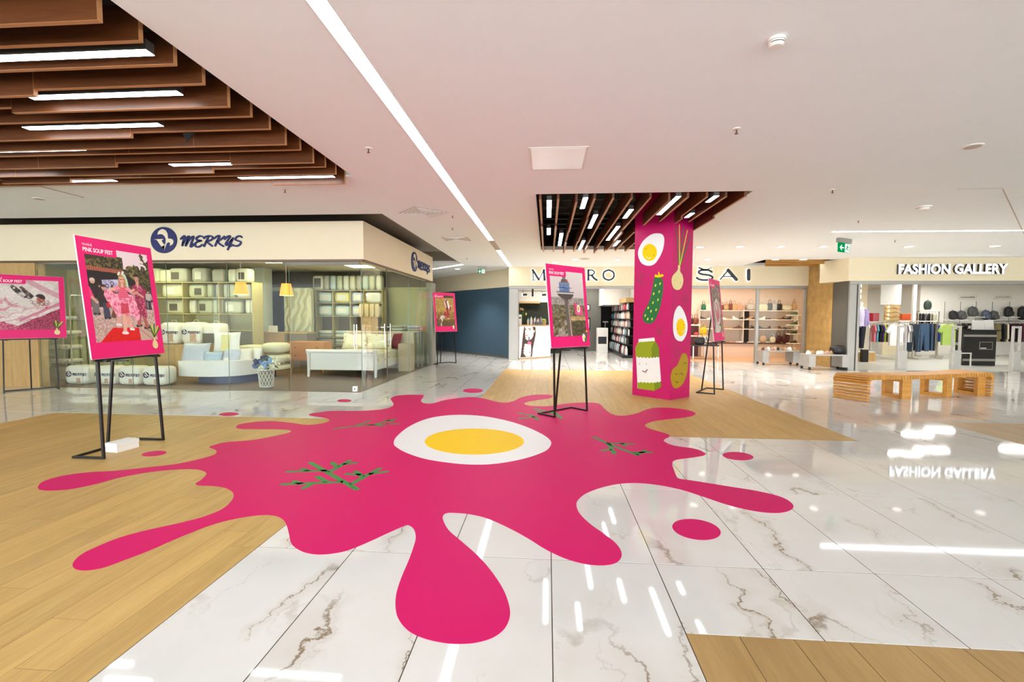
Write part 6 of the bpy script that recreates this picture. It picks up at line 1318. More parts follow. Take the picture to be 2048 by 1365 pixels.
def shoe(loc, rz, kind, key, label, group):
    o = obj('shoe', shoe_mesh(kind, key)); o.location = loc; o.rotation_euler = (0, 0, rz); tag(o, label, 'shoe', group); return o
def handbag(loc, w, h, m, label, group, style=0, d=.14):
    e = empty('handbag', loc, 0, label, 'handbag', group)
    MB().soft((0, 0, h/2), w/2, d/2, h/2, 4.5 if style == 0 else 2.6, 14, 8).build('body', m, e, True)
    MB().tube([(-w*.26, 0, h*.92), (-w*.22, 0, h*1.35), (0, 0, h*1.55), (w*.22, 0, h*1.35), (w*.26, 0, h*.92)], .010, 6).build('handle', m, e, True); return e
HB_ = {'tan': mat('hb_tan', (204, 160, 112), .45), 'cream': mat('hb_cream', (232, 222, 192), .45), 'brown': mat('hb_brown', (120, 60, 38), .45), 'rose': mat('hb_rose', (220, 160, 124), .45), 'black': mat('hb_black', (36, 32, 34), .45), 'grey': mat('hb_grey', (196, 192, 180), .45), 'green': mat('hb_green', (20, 104, 70), .45), 'dark': mat('hb_dark', (74, 82, 84), .45), 'wine': mat('hb_wine', (82, 30, 30), .45), 'yellow': mat('hb_yellow', (238, 190, 20), .45)}
GHB = 'handbags on the top shelf of the shoe shop'
for px, w, h, c, st, lb in [(1409, 9, 12, 'green', 1, 'small green handbag at the left end of the top shelf'), (1418, 10, 13, 'cream', 0, 'cream handbag next to the small green bag'), (1446, 8, 10, 'brown', 1, 'dark brown round handbag on the top shelf'), (1454, 11, 11, 'tan', 1, 'tan round handbag beside the dark brown one'), (1463, 7, 13, 'brown', 0, 'narrow orange-brown handbag standing on the top shelf'), (1471, 11, 12, 'tan', 0, 'light tan handbag with a tall handle'), (1481, 13, 10, 'rose', 0, 'peach-coloured handbag left of the shelf divider'), (1504, 16, 14, 'grey', 1, 'large pale grey bag with a chain handle behind the mullion'), (1528, 18, 12, 'cream', 0, 'wide cream handbag right of the mullion'), (1542, 9, 14, 'dark', 0, 'tall grey-blue handbag with a long handle'), (1551, 9, 13, 'grey', 0, 'narrow pale handbag in the middle of the right top shelf'), (1561, 10, 13, 'black', 0, 'black tote bag on the right top shelf'), (1577, 20, 10, 'cream', 1, 'soft pale yellow bag at the right end of the top shelf'), (1591, 8, 15, 'tan', 1, 'small tan bag with a tall ring handle at the far right of the top shelf')]:
    handbag((xw(px), SWY+.14, zsh[3]+.001), w*SWY/F_PX, h*SWY/F_PX, HB_[c], lb, GHB, st)
rr = random.Random(17)
for r_, (kinds, keys, rn) in enumerate([(('low',), 'wtrww', 'bottom'), (('low', 'heel'), 'ntntb', 'third'), (('heel', 'low', 'sneaker'), 'nnbtw', 'second')]):
    x = x0+.14; n_ = 0
    while x < x1-.12:
        if not (xw(1489) < x < xw(1492)):
            kd, ky = rr.choice(kinds), rr.choice(keys); rz_ = rr.uniform(-.5, .5)+(0 if rr.random() < .5 else math.pi)
            shoe((x, SWY+.06+.05*rr.random(), zsh[r_]+.0005), rz_, kd, ky, '%s %s in the %s row of the long white wall shelf' % ({'w': 'white', 't': 'tan', 'r': 'rose', 'n': 'brown', 'b': 'black', 'g': 'green'}[ky], {'low': 'flat shoe', 'heel': 'heeled shoe', 'sneaker': 'sneaker'}[kd], rn), '%s %s shoes in the %s row of the wall shelf' % ({'w': 'white', 't': 'tan', 'r': 'rose', 'n': 'brown', 'b': 'black', 'g': 'green'}[ky], {'low': 'flat', 'heel': 'heeled', 'sneaker': 'sports'}[kd], rn))
        x += .24 if rn != 'bottom' else .22
for px, w, h, c, lb in [(1522, 12, 14, 'tan', 'tan handbag standing on the bottom dark shelf'), (1541, 11, 12, 'cream', 'pale handbag on the bottom shelf beside the wine-red bag'), (1552, 15, 15, 'wine', 'wine-red handbag with arched handles on the bottom shelf'), (1567, 15, 18, 'wine', 'large dark brown backpack at the right of the bottom shelf')]:
    handbag((xw(px, 690), SWY-.15, zsh[0]+.001), w*SWY/F_PX, h*SWY/F_PX, HB_[c], lb, 'handbags on the bottom shelf', 1)
for k, z in enumerate(zsm): shoe((PY(1592, 640, SWY-.9).x, SWY-.75, z+.0005), math.pi+.2, 'sneaker', 'gggn'[k], 'dark single shoe on step %s of the small right shelves' % ['one', 'two', 'three', 'four'][k], 'shoes on the small right shelves')
# display trolleys with shoes in front of the shop
m_trolley = mat('trolley_grey', (172, 168, 162), .5, .2)
def trolley(x0, x1, y, h, d, label, panels=(0, 1)):
    e = empty('display_trolley', ((x0+x1)/2, y, 0), 0, label, 'display table', 'shoe display trolleys'); w = x1-x0
    MB().bbox(-w/2, 0, h-.035, w/2, d, h, .005).build('top', m_trolley, e)
    MB().bbox(-w/2, 0, .09, -w/2+.34*w*.5, d, h-.036, .005).build('side_box', m_trolley, e); MB().bbox(w/2-.34*w*.5, 0, .09, w/2, d, h-.036, .005).build('side_box', m_trolley, e)
    for sx_ in (-w/2+.04, w/2-.04):
        for y_ in (.05, d-.05): MB().tube([(sx_, y_-.015, .034), (sx_, y_+.015, .034)], .034, 10).box(sx_-.02, y_-.02, .05, sx_+.02, y_+.02, .089).build('castor', m_black, e)
    return e
T1 = (PZ(1533, 733).x, PZ(1603, 733).x, 14.9); trolley(T1[0], T1[1], 14.85, .46, .5, 'left grey shoe trolley standing before the shoe shop window')
T2 = (PY(1606, 740, 13.9).x, PY(1684, 745, 13.9).x); trolley(T2[0], T2[1], 13.6, .44, .5, 'right grey shoe trolley standing before the stone wall')
GS1, GS2 = 'shoes on the left trolley', 'shoes on the right trolley'
for k in range(7): shoe((T1[0]+.08+.155*k, 15.05+.05*(k % 2), .461), 1.25+.2*(k % 3), 'sneaker', 'nwrbtwt'[k], 'shoe on the left grey trolley, %s from the left' % ['first', 'second', 'third', 'fourth', 'fifth', 'sixth', 'seventh'][k], GS1)
for k in range(6): shoe((T2[0]+.12+.125*k, 13.8+.04*(k % 2), .441), .5+.1*(k % 3), 'sneaker', 'wtwwrt'[k], 'pale sneaker on the right grey trolley, %s from the left' % ['first', 'second', 'third', 'fourth', 'fifth', 'sixth'][k], GS2)
o = MB().soft((0, 0, .13), .19, .16, .13, 2.6, 14, 8).build('backpack', HB_['black'], None, True); o.location = (T2[1]-.18, 13.84, .441); tag(o, 'black bag lying at the right end of the right shoe trolley', 'bag')
# inner tables, hanging bags
def low_table(x, y, w, d, h, label, m=m_black):
    e = empty('display_table', (x, y, .006), 0, label, 'display table'); MB().bbox(-w/2, -d/2, h-.04, w/2, d/2, h, .005).build('top', m, e)
    for sx_ in (-1, 1):
        for sy_ in (-1, 1): MB().box(sx_*(w/2-.03)-.015, sy_*(d/2-.03)-.015, 0, sx_*(w/2-.03)+.015, sy_*(d/2-.03)+.015, h-.0405).build('leg', m_steel, e)
    return e
q = PY(1400, 706, 16.9); low_table(q.x+.15, 17.0, .9, .5, .50, 'low black table with a black handbag behind the narrow poster'); handbag((q.x, 16.95, .507), .34, .26, HB_['black'], 'black handbag on the low table behind the narrow poster', None, 0)
for k in range(4): shoe((q.x+.28+.09*k, 16.92, .507), 1.3, 'low', 'nbtb'[k], 'dark shoe on the low black table, %s from the handbag' % ['first', 'second', 'third', 'fourth'][k], 'shoes on the low black table')
q = PY(1395, 672, 17.6); low_table(q.x, 17.7, .75, .4, .80, 'small table with a yellow bag behind the pink column', m_sw); handbag((q.x+.22, 17.65, .807), .26, .30, HB_['yellow'], 'bright yellow bag on the small table right of the column', None, 1); o = MB().soft((0, 0, .06), .08, .08, .06, 2, 10, 6).build('hat', mat('coral', (226, 70, 84), .6), None, True); o.location = (q.x-.05, 17.6, .807); tag(o, 'coral pink round hat beside the yellow bag', 'hat')
for k, (px, c) in enumerate(((1385, 'wine'), (1395, 'brown'))):
    z = PY(px, 648, 18.0).z; handbag((PY(px, 640, 18.0).x, 18.2, 1.2), .22, .26, HB_[c], ['dark red', 'brown'][k]+' backpack on the tall stand right of the column', None, 1)
e = empty('display_stand', (PY(1389, 640, 18.0).x, 18.2, .006), 0, 'tall stand with two backpacks right of the column', 'stand'); MB().bbox(-.25, -.12, 1.15, .25, .12, 1.193, .004).build('top', m_sw, e); MB().box(-.2, -.06, 0, .2, .06, 1.149).build('body', HB_['wine'], e)
# potted fern beside the column
e = empty('potted_plant', (3.55, 14.6, 0), 0, 'green fern peeking out behind the right side of the column', 'plant'); MB().lathe([(.10, 0), (.13, .28)], 12).build('pot', m_dgrey, e)
for k in range(20):
    a_ = k*2.4; L_ = .35; cx_, sx_ = math.cos(a_), math.sin(a_)
    MB().add([(0, 0, 0), (L_*.4*cx_-.035*sx_, L_*.4*sx_+.035*cx_, .22), (L_*cx_, L_*sx_, .10), (L_*.4*cx_+.035*sx_, L_*.4*sx_-.035*cx_, .20)], [(0, 1, 2, 3)]).build('leaf', mat('leaf_deep', (44, 78, 24), .6), e).location = (0, 0, .28)
# shop glass of the shoe shop
w3 = struct(empty('window_3'))
for x0_, x1_ in ((6.83, 8.19),): pane(w3, (x0_, 15.79), (x1_, 15.79), .008, 2.39)
# ================================================================== clothes shop
FBX = 20.0
XBW = PY(1838, 650, 20.6).x
struct(MB().box(XBW, 20.6, 0, FBX, 20.75, 2.95).build('wall_clothes_back', mat('clothes_wall', (240, 234, 224), .8, var=.02)))
struct(MB().box(10.3, 25.8, 0, XBW+.1, 26, 2.95).build('wall_clothes_far', mat('far_wall', (196, 180, 164), .8))); struct(MB().box(10.12, 16.95, 0, 10.18, 26, 2.85).build('wall_clothes_left', m_beige2)); slab_wall('wall_clothes_entry', (8.66, 14.02), (10.16, 16.95), 0, 2.85, .08, m_beige2); struct(MB().box(XBW, 20.76, 0, XBW+.1, 25.8, 2.95).build('wall_clothes_inner', m_swhite))
struct(MB().box(8.4, FY+.36, 2.86, FBX, 26, 2.95).build('ceiling', mat('clothes_ceiling', (214, 206, 196), .9)))
struct(MB().box(8.62, FY+.2, .0003, FBX, 25.8, .004).build('floor', mat('grey_floor', (206, 206, 198), .35, var=.06, scale=2)))
for i, (x, y, lb) in enumerate([(11.4, 15.6, 'nearest ceiling panel in the left of the clothes shop'), (12.6, 16.2, 'ceiling panel above the black cash desk'), (13.8, 18.4, 'ceiling panel before the backpack wall'), (15.6, 16.6, 'ceiling panel at the right of the clothes shop'), (11.6, 22.0, 'ceiling panel deep in the clothes shop'), (15.2, 19.2, 'ceiling panel above the right backpacks'), (12.8, 23.8, 'farthest ceiling panel of the clothes shop')]): panel(x, y, 1.0, .22, 2.86, lb, emit('panel_clothes', (255, 252, 246), PANEL*2.7), 'ceiling panels of the clothes shop')
def P3(px, Y): return PY(px, 650, Y).x
# hanging white panel, posts
q = P3(1759, 18.6), P3(1800, 18.6); o = MB().box(q[0], 18.6, 1.98, q[1], 18.66, 2.85).build('blank_banner', m_swhite); tag(o, 'large blank white panel hanging above the t-shirt rack', 'panel')
struct(MB().box(P3(1825, 19), 19, .004, P3(1831, 19), 19.1, 2.859).build('trim_6', m_swhite))
# mannequin in lilac jacket on a plinth
pq = PZ(1722, 720); mx_, my_ = P3(1719, 17.0), 17.0
e = empty('plinth', (mx_+.05, my_, .004), 0, 'pale wooden plinth under the mannequin in the clothes shop', 'plinth'); MB().bbox(-.33, -.3, 0, .33, .3, .30, .006).build('box', m_oak, e); MB().bbox(-.30, -.27, .301, .30, .27, .33, .004).build('top', m_white, e)
mq = empty('mannequin', (mx_, my_, .335), 0, 'white mannequin in a lilac jacket and dark trousers on the plinth', 'mannequin')
def skin_body(name, verts, edges, radii, m, parent, sub=2):
    me = bpy.data.meshes.new(name); me.from_pydata(verts, edges, []); o = obj(name, me, m, parent)
    md = o.modifiers.new('skin', 'SKIN'); md.use_smooth_shade = True
    sv = me.skin_vertices[0].data if len(me.skin_vertices) else None
    if sv is None:
        bm = bmesh.new(); bm.from_mesh(me); bm.verts.layers.skin.verify(); bm.to_mesh(me); bm.free(); sv = me.skin_vertices[0].data
    for i, r in enumerate(radii): sv[i].radius = r if isinstance(r, tuple) else (r, r)
    sv[0].use_root = True
    s2 = o.modifiers.new('sub', 'SUBSURF'); s2.levels = 1; s2.render_levels = 1
    dg = bpy.context.evaluated_depsgraph_get(); nm = bpy.data.meshes.new_from_object(o.evaluated_get(dg)); o.modifiers.clear(); o.data = nm
    if not len(nm.materials): nm.materials.append(m)
    return o
V = [(0, 0, .92), (0, 0, 1.12), (0, 0, 1.34), (0, -.01, 1.46), (0, -.01, 1.53), (0, -.02, 1.62), (0, -.02, 1.70), (-.10, 0, .86), (-.10, -.01, .48), (-.10, .03, .09), (-.10, -.10, .035), (.10, 0, .86), (.11, .03, .48), (.12, .06, .09), (.12, -.07, .035), (-.19, 0, 1.40), (-.25, .02, 1.12), (-.25, -.06, .88), (-.25, -.09, .78), (.19, 0, 1.40), (.27, .03, 1.12), (.29, -.03, .88), (.29, -.06, .78)]
E_ = [(0, 1), (1, 2), (2, 3), (3, 4), (4, 5), (5, 6), (0, 7), (7, 8), (8, 9), (9, 10), (0, 11), (11, 12), (12, 13), (13, 14), (3, 15), (15, 16), (16, 17), (17, 18), (3, 19), (19, 20), (20, 21), (21, 22)]
Rr = [.13, .115, .14, .09, .052, .085, .07, .085, .06, .042, .035, .085, .06, .042, .035, .055, .042, .034, .03, .055, .042, .034, .03]
body = skin_body('body', V, E_, Rr, mat('mannequin_white', (240, 234, 226), .4), mq)
def loft(rings, n=16):
    vs, fs = [], []
    for (x, y, z, rx, ry) in rings: vs += [(x+rx*math.cos(k*2*math.pi/n), y+ry*math.sin(k*2*math.pi/n), z) for k in range(n)]
    for i in range(len(rings)-1):
        for k in range(n): fs.append((i*n+k, i*n+(k+1) % n, (i+1)*n+(k+1) % n, (i+1)*n+k))
    return MB().add(vs, fs)
m_lil = mat('lilac_cloth', (158, 142, 190), .85, var=.12); m_lil2 = mat('lilac_shirt', (206, 198, 222), .85, var=.08); m_jean = mat('navy_trousers', (34, 36, 52), .85)
loft([(0, 0, .86, .17, .14), (0, 0, 1.0, .165, .135), (0, 0, 1.25, .19, .145), (0, 0, 1.40, .19, .12), (0, -.01, 1.47, .08, .075)]).build('shirt', m_lil2, mq, True)
for s_ in (-1, 1):
    loft([(s_*.115, 0, .84, .075, .15), (s_*.115, 0, 1.1, .09, .155), (s_*.125, 0, 1.3, .09, .15), (s_*.12, 0, 1.42, .085, .12), (s_*.09, 0, 1.46, .05, .08)]).build('jacket_front', m_lil, mq, True)
    MB().tube([(s_*.19, 0, 1.41), (s_*.245, .02, 1.25), (s_*.26, .03, 1.10), (s_*.27, -.03, .90)], [.07, .068, .06, .055], 10).build('jacket_sleeve', m_lil, mq, True)
    MB().tube([(s_*.085, 0, .94), (s_*.10, 0, .70), (s_*.105, .01, .45), (s_*.11, .04, .10)], [.115, .10, .082, .07], 12).build('trouser_leg', m_jean, mq, True)
o = MB().bbox(-.10, -.07, 0, .10, .07, .42, .015).build('suitcase', m_black); o.location = (P3(1731, 16.45), 16.45, .004); tag(o, 'small black suitcase on the floor beside the mannequin plinth', 'suitcase')
# garments
GM = {k: mat('cloth_'+k, c, .85, var=.14, scale=5, bump=.15) for k, c in {'white': (232, 230, 228), 'lime': (186, 214, 110), 'neon': (204, 222, 40), 'red': (190, 36, 50), 'pink': (226, 120, 134), 'teal': (90, 160, 176), 'purple': (90, 60, 130), 'black': (36, 34, 36), 'denim': (70, 96, 128), 'ddenim': (44, 58, 72), 'yellow': (220, 214, 50), 'grey': (140, 136, 132), 'blue': (36, 70, 170), 'wine': (74, 26, 40), 'khaki': (120, 110, 76), 'cream': (222, 214, 186)}.items()}
GO = {'shirt': [(-.10, .0), (-.06, -.03), (.06, -.03), (.10, 0), (.20, -.04), (.30, -.22), (.22, -.27), (.185, -.20), (.19, -.62), (-.19, -.62), (-.185, -.20), (-.22, -.27), (-.30, -.22), (-.20, -.04)],
      'long': [(-.10, .0), (-.06, -.03), (.06, -.03), (.10, 0), (.20, -.04), (.27, -.60), (.20, -.62), (.18, -.22), (.19, -.72), (-.19, -.72), (-.18, -.22), (-.20, -.62), (-.27, -.60), (-.20, -.04)],
      'jeans': [(-.17, 0), (.17, 0), (.19, -.25), (.21, -.98), (.07, -.98), (.0, -.32), (-.07, -.98), (-.21, -.98), (-.19, -.25)]}
gm_cache = {}
def garment(kind, key, loc, rz, label, group, hanger=True, sc=1.0, thick=.05):
    if (kind, key, thick) not in gm_cache:
        me = MB().poly(GO[kind], (0, thick/2, 0), (1,0,0), (0,0,1), thick).mesh(kind, False); me.materials.append(GM[key])
        hm = MB().tube([(-.17, 0, -.045), (0, 0, .03), (.17, 0, -.045)], .006, 5).tube([(0, 0, .03), (0, 0, .07), (.02, 0, .09), (.02, 0, .105)], .004, 5).mesh('hanger'); hm.materials.append(m_steel); gm_cache[(kind, key, thick)] = (me, hm)
    me, hm = gm_cache[(kind, key, thick)]
    e = empty({'shirt': 'tshirt', 'long': 'sweater', 'jeans': 'jeans'}[kind], loc, rz, label, {'shirt': 't-shirt', 'long': 'sweater', 'jeans': 'jeans'}[kind], group); e.scale = (sc, sc, sc)
    obj('cloth', me, None, e); obj('clothes_hanger', hm, None, e); return e
def rack(x, y, w, h, label, rz=0.):
    e = empty('clothes_rack', (x, y, .004), rz, label, 'clothes rack')
    MB().tube([(-w/2, 0, h), (w/2, 0, h)], .014, 8).build('rail', m_steel, e)
    for s_ in (-1, 1): MB().box(s_*w/2-.014, -.014, 0.03, s_*w/2+.014, .014, h).build('post', m_steel, e); MB().box(s_*w/2-.015, -.28, 0, s_*w/2+.015, .28, .03).build('foot', m_steel, e)
    return e
ORD = ['first', 'second', 'third', 'fourth', 'fifth', 'sixth', 'seventh', 'eighth', 'ninth', 'tenth', 'eleventh', 'twelfth', 'thirteenth', 'fourteenth', 'fifteenth', 'sixteenth']
def fill(kinds, keys, x0, y, z, n, step, rz, gname, rzj=.15):
    rr = random.Random(n+int(x0*10)); 
    for k in range(n):
        kd, ky = kinds[k % len(kinds)], keys[k % len(keys)]
        garment(kd, ky, (x0+step*k, y, z), rz+rr.uniform(-rzj, rzj), '%s %s hanging on the %s, %s from left' % ({'white': 'white', 'lime': 'pale green', 'neon': 'neon yellow', 'red': 'red', 'pink': 'pink', 'teal': 'teal', 'purple': 'purple', 'black': 'black', 'denim': 'blue denim', 'ddenim': 'dark denim', 'yellow': 'yellow', 'grey': 'grey', 'blue': 'bright blue', 'wine': 'dark red', 'khaki': 'khaki', 'cream': 'cream'}[ky], {'shirt': 't-shirt', 'long': 'sweater', 'jeans': 'pair of jeans'}[kd], gname, ORD[k]), 'clothes on the '+gname)
yA = 17.9; xA = P3(1744, yA); wA = P3(1824, yA)-xA
rack((xA+wA/2), yA, wA+.1, 1.32, 'steel rack of coloured t-shirts near the mannequin'); fill(['shirt'], ['pink', 'teal', 'black', 'purple', 'neon', 'grey', 'red', 'white', 'black', 'cream', 'white', 'purple', 'wine', 'white', 'grey'], xA+.07, yA, 1.325-.09, 15, (wA-.1)/14.5, 1.25, 't-shirt rack')
MB().tube([(P3(1791, 17.4), 17.88, 1.33), (P3(1791, 17.4), 17.30, 1.40)], .010, 6).build('display_arm', m_steel, None).parent = bpy.data.objects['clothes_rack']; bpy.data.objects['display_arm'].matrix_parent_inverse = Matrix.Translation(-Vector(bpy.data.objects['clothes_rack'].location))
garment('shirt', 'white', (P3(1791, 17.4), 17.35, 1.27), .05, 'white t-shirt facing the entrance in the middle of the t-shirt rack', None, True, 1.22, .06)
yJ = 18.3; xJ = P3(1822, yJ); wJ = P3(1872, yJ)-xJ
rack(xJ+wJ/2, yJ, wJ+.08, 1.36, 'steel rack of jeans right of the t-shirts'); fill(['jeans'], ['ddenim', 'ddenim', 'denim', 'black', 'grey', 'denim', 'black'], xJ+.06, yJ, 1.365-.09, 7, (wJ-.1)/6, 1.1, 'jeans rack')
garment('jeans', 'denim', (P3(1848, 17.9), 17.9, 1.27), .1, 'pale blue jeans facing the entrance before the jeans rack', None); garment('jeans', 'ddenim', (P3(1829, 17.9), 17.9, 1.25), -.1, 'dark jeans facing the entrance at the left of the jeans rack', None)
yN = 18.8; xN = P3(1878, yN); wN = P3(1930, yN)-xN
rack(xN+wN/2, yN, wN+.1, 1.30, 'steel rack of pale green shirts left of the cash desk'); fill(['shirt'], ['blue', 'black', 'neon', 'lime', 'lime', 'neon', 'black', 'neon'], xN+.06, yN, 1.305-.09, 8, (wN-.1)/7, 1.2, 'green shirt rack')
garment('shirt', 'lime', (P3(1897, 18.3), 18.3, 1.27), .1, 'pale green t-shirt facing the entrance beside the cash desk', None, True, 1.25, .06); garment('shirt', 'neon', (P3(1917, 18.5), 18.5, 1.18), .4, 'neon yellow t-shirt behind the security gate', None, True, 1.15, .06)
yC = 19.4; xC = P3(1842, yC); rack(P3(1855, yC), yC, .8, 1.75, 'tall rack of black jackets before the white wall'); fill(['long'], ['black', 'black', 'grey', 'black', 'khaki', 'cream'], P3(1845, yC)-.1, yC, 1.755-.09, 6, .11, .9, 'jacket rack')
yK = 19.9; xK = P3(1990, yK); wK = 2.0; rack(xK+wK/2, yK, wK+.1, 1.38, 'long rack of dark clothes under the right backpacks'); fill(['long'], ['khaki', 'black', 'cream', 'wine', 'black', 'wine', 'grey', 'wine', 'black', 'pink', 'wine', 'black'], xK+.08, yK, 1.385-.09, 12, (wK-.15)/11, 1.2, 'long dark rack')
# backpacks on wall shelves
m_bp = [mat('backpack_black', (40, 38, 40), .7, bump=.2), mat('backpack_grey', (84, 84, 84), .7, bump=.2), mat('backpack_blue', (86, 96, 114), .7, bump=.2)]
YBk = 20.2
ws = empty('wall_shelf', (0, YBk, 0), 0, 'white wall shelves carrying dark backpacks in the clothes shop', 'shelf')
zlow, zhigh = PY(1920, 640, YBk).z, PY(1960, 634, YBk).z
for a_, b_, z in [(1901, 1933, zlow), (1934, 1966, zhigh), (1967, 1998, zlow), (1999, 2034, zhigh), (2035, 2075, zlow)]: MB().bbox(P3(a_, YBk), -.1, z-.03, P3(b_, YBk), .38, z, .004).build('shelf_board', m_swhite, ws)
for px in (1904, 1936, 1968, 2001, 2036): MB().box(P3(px, YBk)-.008, .382, .9, P3(px, YBk)+.008, .396, zhigh+.62).build('wall_rail', m_grey, ws)
for px, z, w, h, c, lb in [(1910, zlow, 17, 16, 0, 'black backpack at the left end of the backpack shelf'), (1927, zlow, 17, 16, 1, 'dark grey backpack second from the left'), (1949, zhigh, 20, 18, 1, 'tall grey backpack on the raised shelf above the cash desk'), (1976, zlow, 16, 17, 2, 'blue-grey backpack right of the raised shelf'), (1992, zlow, 18, 16, 1, 'charcoal backpack beside the blue-grey one'), (2021, zhigh, 17, 18, 0, 'black upright backpack on the right raised shelf'), (2050, zlow, 20, 24, 0, 'black backpack at the right picture edge')]:
    e = empty('backpack', (P3(px, YBk), YBk+.12, z+.001), 0, lb, 'backpack', 'backpacks on the clothes shop wall'); ww, hh = w*YBk/F_PX*.72, h*YBk/F_PX*1.05
    MB().soft((0, 0, hh/2), ww/2, .11, hh/2, 3, 14, 9).build('body', m_bp[c], e, True); MB().soft((0, -.12, hh*.32), ww*.36, .05, hh*.24, 4, 12, 7).build('front_pocket', m_bp[c], e, True); MB().tube([(-.05, .02, hh-.02), (0, .02, hh+.03), (.05, .02, hh-.02)], .009, 6).build('grab_handle', m_bp[0], e)
q = PY(1845, 590, 19.4); e = empty('backpack', (P3(1845, 19.2), 19.0, PY(1845, 620, 19.2).z), 0, 'dark green round bag on top of the jacket rack', 'backpack'); MB().soft((0, 0, .16), .12, .10, .19, 2.5, 12, 8).build('body', mat('backpack_green', (40, 52, 44), .7), e, True); MB().tube([(-.04, 0, .33), (0, 0, .38), (.04, 0, .33)], .008, 5).build('grab_handle', m_bp[0], e)
o = MB().box(P3(1838, 19.2), 18.85, PY(1845, 622, 19.2).z-.03, P3(1862, 19.2), 19.2, PY(1845, 620.2, 19.2).z).build('wall_shelf', m_swhite); tag(o, 'short white shelf under the dark green bag', 'shelf')
# faint brand plates on the white wall
for px, s_ in ((1936, 'M. KARTAGINA'), (2006, 'JACK & JONES')):
    q = PY(px, 594.5, 20.59); e = empty('brand_plate', (q.x, 20.595, q.z), 0, 'pale wall plate with small dark lettering above the %s backpacks' % ('left' if px < 1980 else 'right'), 'sign', None)
    MB().box(-.35, -.006, -.12, .35, 0, .10).build('plate', mat('plate_pale', (232, 224, 212), .7), e)
    if px > 1980: text('lettering', s_, .085, m_ink, e, Matrix.Translation((0, -.008, -.03)) @ Matrix(((1,0,0,0),(0,0,-1,0),(0,1,0,0),(0,0,0,1))), align='CENTER')
    else:
        mb = MB(); rr = random.Random(4)
        for k in range(9): mb.box(-.27+.06*k, -.009, -.03, -.235+.06*k, -.0065, .0+.02*rr.random())
        mb.build('lettering', m_ink, e)
# black cash desk
dq0, dq1 = PZ(1927, 731), PZ(1993, 735); YDk = 15.6; xd0, xd1 = P3(1929, YDk), P3(1995, YDk); hd = PY(1960, 660, YDk).z
e = empty('cash_desk', ((xd0+xd1)/2, YDk, .004), 0, 'black cash desk with grey stripes in the clothes shop', 'desk'); w_ = xd1-xd0
MB().bbox(-w_/2, 0, .0, w_/2, .30, hd-.04, .008).build('body', m_ink2, e); MB().bbox(-w_/2-.03, -.03, hd-.0395, w_/2+.10, .36, hd-.004, .006).build('worktop', m_ink2, e)
for z0, z1 in ((.14, .21), (hd*.80, hd*.86)): MB().box(-w_/2-.002, -.008, z0, w_/2, -.0005, z1).build('stripe', m_grey, e)
sg = MB().box(-.02, -.012, .50, .36, -.0005, .74).build('sign_frame', m_grey, e); MB().box(-.005, -.015, .515, .345, -.0121, .725).build('sign_plate', m_ink2, sg); MB().box(.01, -.017, .53, .18, -.0152, .56).build('sign_text', m_white, sg)
for px, w, lb in [(1972, .33, 'left white price sheet standing on the cash desk'), (1985, .26, 'right white price sheet standing on the cash desk')]:
    o = MB().bbox(-w/2, 0, 0, w/2, .012, .29, .002).build('price_sheet', m_white); o.location = (P3(px-6, YDk)+(.12 if px > 1980 else -.02), YDk+.1+(.02 if px > 1980 else 0), hd+.001); o.rotation_euler = (-.15, 0, 0); tag(o, lb, 'sheet', 'sheets on the cash desk')
for k, px in enumerate((1935, 1945)): 
    e = empty('cap_stand', (P3(px, YDk), YDk+.18, hd+.001), 0, ['black cap on the left end of the cash desk', 'black card holder beside the cap on the cash desk'][k], 'cap' if k == 0 else 'holder')
    if k == 0: MB().soft((0, 0, .10), .14, .12, .11, 2.4, 12, 8).build('crown', m_black, e, True); MB().bbox(-.10, -.20, .02, .10, -.08, .035, .003).build('peak', m_black, e)
    else: MB().bbox(-.08, -.06, 0, .08, .06, .20, .01).build('holder', m_black, e); MB().bbox(-.05, -.065, .03, .05, -.0605, .12, .001).build('card', m_cardl, e)
o = MB().bbox(-.05, 0, 0, .05, .03, .07, .004).build('price_tag', mat('tag_orange', (222, 84, 40), .6)); o.location = (P3(1952, YDk), YDk+.3, hd+.2); o.location.z = hd+.001; tag(o, 'small orange tag on the black cash desk', 'tag')
# anti-theft gates
m_gate = mat('gate_grey', (206, 200, 194), .45)
for px, y, lb in [(1805, 14.25, 'left grey anti-theft gate at the clothes shop entrance'), (1914, 14.35, 'middle grey anti-theft gate before the cash desk'), (2034, 14.2, 'right grey anti-theft gate at the picture edge')]:
    x = P3(px, y); e = empty('security_gate', (x, y, .004), .35, lb, 'security gate', 'anti-theft gates')
    MB().bbox(-.17, -.05, 0, .17, .05, .54, .01).build('base_box', m_gate, e)
    for s_ in (-1, 1): MB().bbox(s_*.145-.03, -.025, .541, s_*.145+.03, .025, 1.25, .006).build('post', m_gate, e)
    MB().bbox(-.112, -.02, 1.19, .112, .02, 1.25, .004).build('top_bar', m_gate, e); MB().box(-.112, -.012, .74, .112, .012, .765).box(-.112, -.012, .70, .112, .012, .72).build('cross_bar', m_gate, e)
o = MB().tube([(-.18, 0, 0), (-.18, 0, .42), (.18, 0, .42), (.18, 0, 0)], .022, 8).build('barrier_rail', m_swhite, None, True); o.location = (P3(1932, 15.0), 15.0, .004); tag(o, 'low white barrier rail before the black cash desk', 'rail')
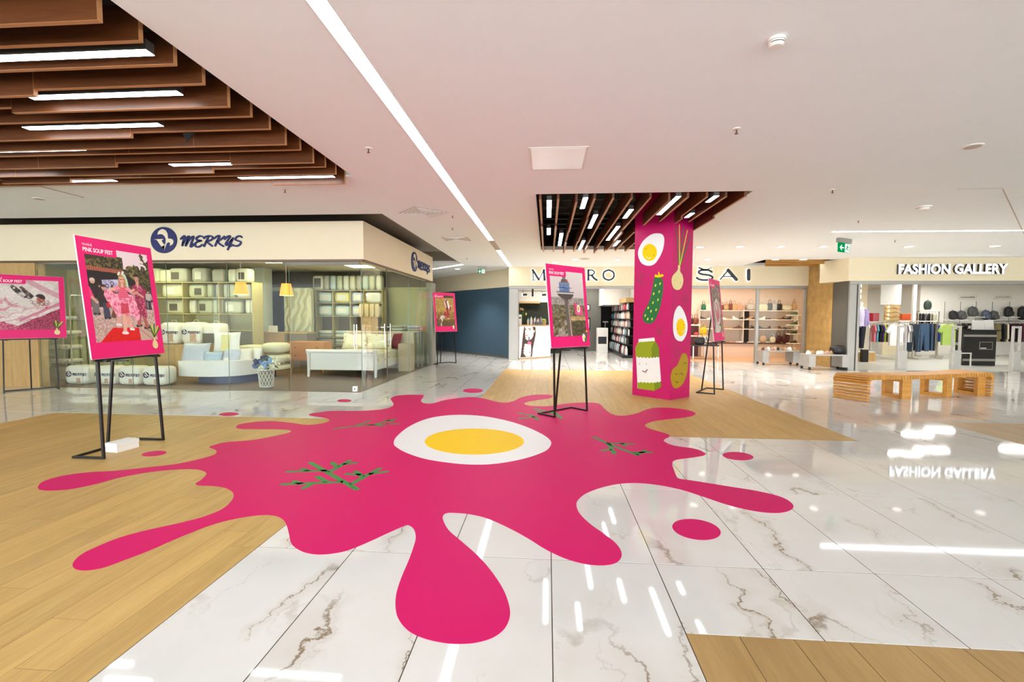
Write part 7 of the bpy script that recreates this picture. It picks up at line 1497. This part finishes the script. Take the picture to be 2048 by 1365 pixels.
# wavy panel with lamps and stacked items behind the t-shirts
e = empty('wavy_panel', (P3(1768, 20.0), 20.0, .004), 0, 'beige wavy panel with small lights behind the t-shirt rack', 'panel')
wp = P3(1798, 20.0)-P3(1768, 20.0)
for k in range(5):
    zz = PY(1780, 641-8*k, 20.0).z; t = np.linspace(0, 1, 9); pts = [(a_*wp, zz+.03*math.sin(a_*9+k)) for a_ in t]+[(a_*wp, zz+.11+.03*math.sin(a_*9+k+1)) for a_ in t[::-1]]
    MB().poly(pts, (0, 0, -.004), (1,0,0), (0,0,1), .03).build('wave_board', m_oak, e); MB().soft((.12, -.05, zz+.06), .03, .02, .035, 2.5, 8, 5).build('light', emit('bulb_glow', (255, 236, 150), 4.), e)
MB().box(0, .035, 0, wp, .07, PY(1780, 606, 20.0).z).build('backing', m_beige2, e)
e = empty('light_wall', (P3(1716, 19.5), 19.5, .004), 0, 'beige column with small square lights behind the mannequin', 'column'); MB().bbox(-.22, 0, 0, .32, .3, 2.85, .01).build('body', m_beige2, e)
for k in range(3): MB().box(-.04, -.008, 2.25+.22*k, .07, -.0005, 2.37+.22*k).build('square_light', emit('square_glow', (255, 244, 224), 4.), e)
for k, (px, c, w, lb) in enumerate([(1740, 'red', 22, 'stack of red and white boxes behind the mannequin'), (1752, 'pink', 18, 'pink folded stack beside the red boxes')]):
    y = 20.5; o = MB().bbox(-.12, 0, 0, .12, .3, .34, .01).build('folded_stack', GM[c]); o.location = (P3(px, y), y, PY(px, 643, y).z); tag(o, lb, 'stack')
    o = MB().box(-.125, 0, .004, .125, .3, PY(px, 643, y).z-.001).build('low_table', m_swhite); o.location = (P3(px, y), y, 0); tag(o, ['white block table under the red boxes', 'white block table under the pink stack'][k], 'table')
y = 20.2; o = MB().bbox(-.22, 0, 0, .22, .25, .26, .01).build('shoe_box', mat('box_orange', (222, 92, 40), .6)); o.location = (P3(1815, y), y, PY(1815, 641, y).z); tag(o, 'orange box behind the t-shirt rack', 'box'); o = MB().box(-.3, 0, .004, .3, .3, PY(1815, 641, y).z-.001).build('low_table', m_swhite); o.location = (P3(1815, y), y, 0); tag(o, 'white block table under the orange box', 'table')
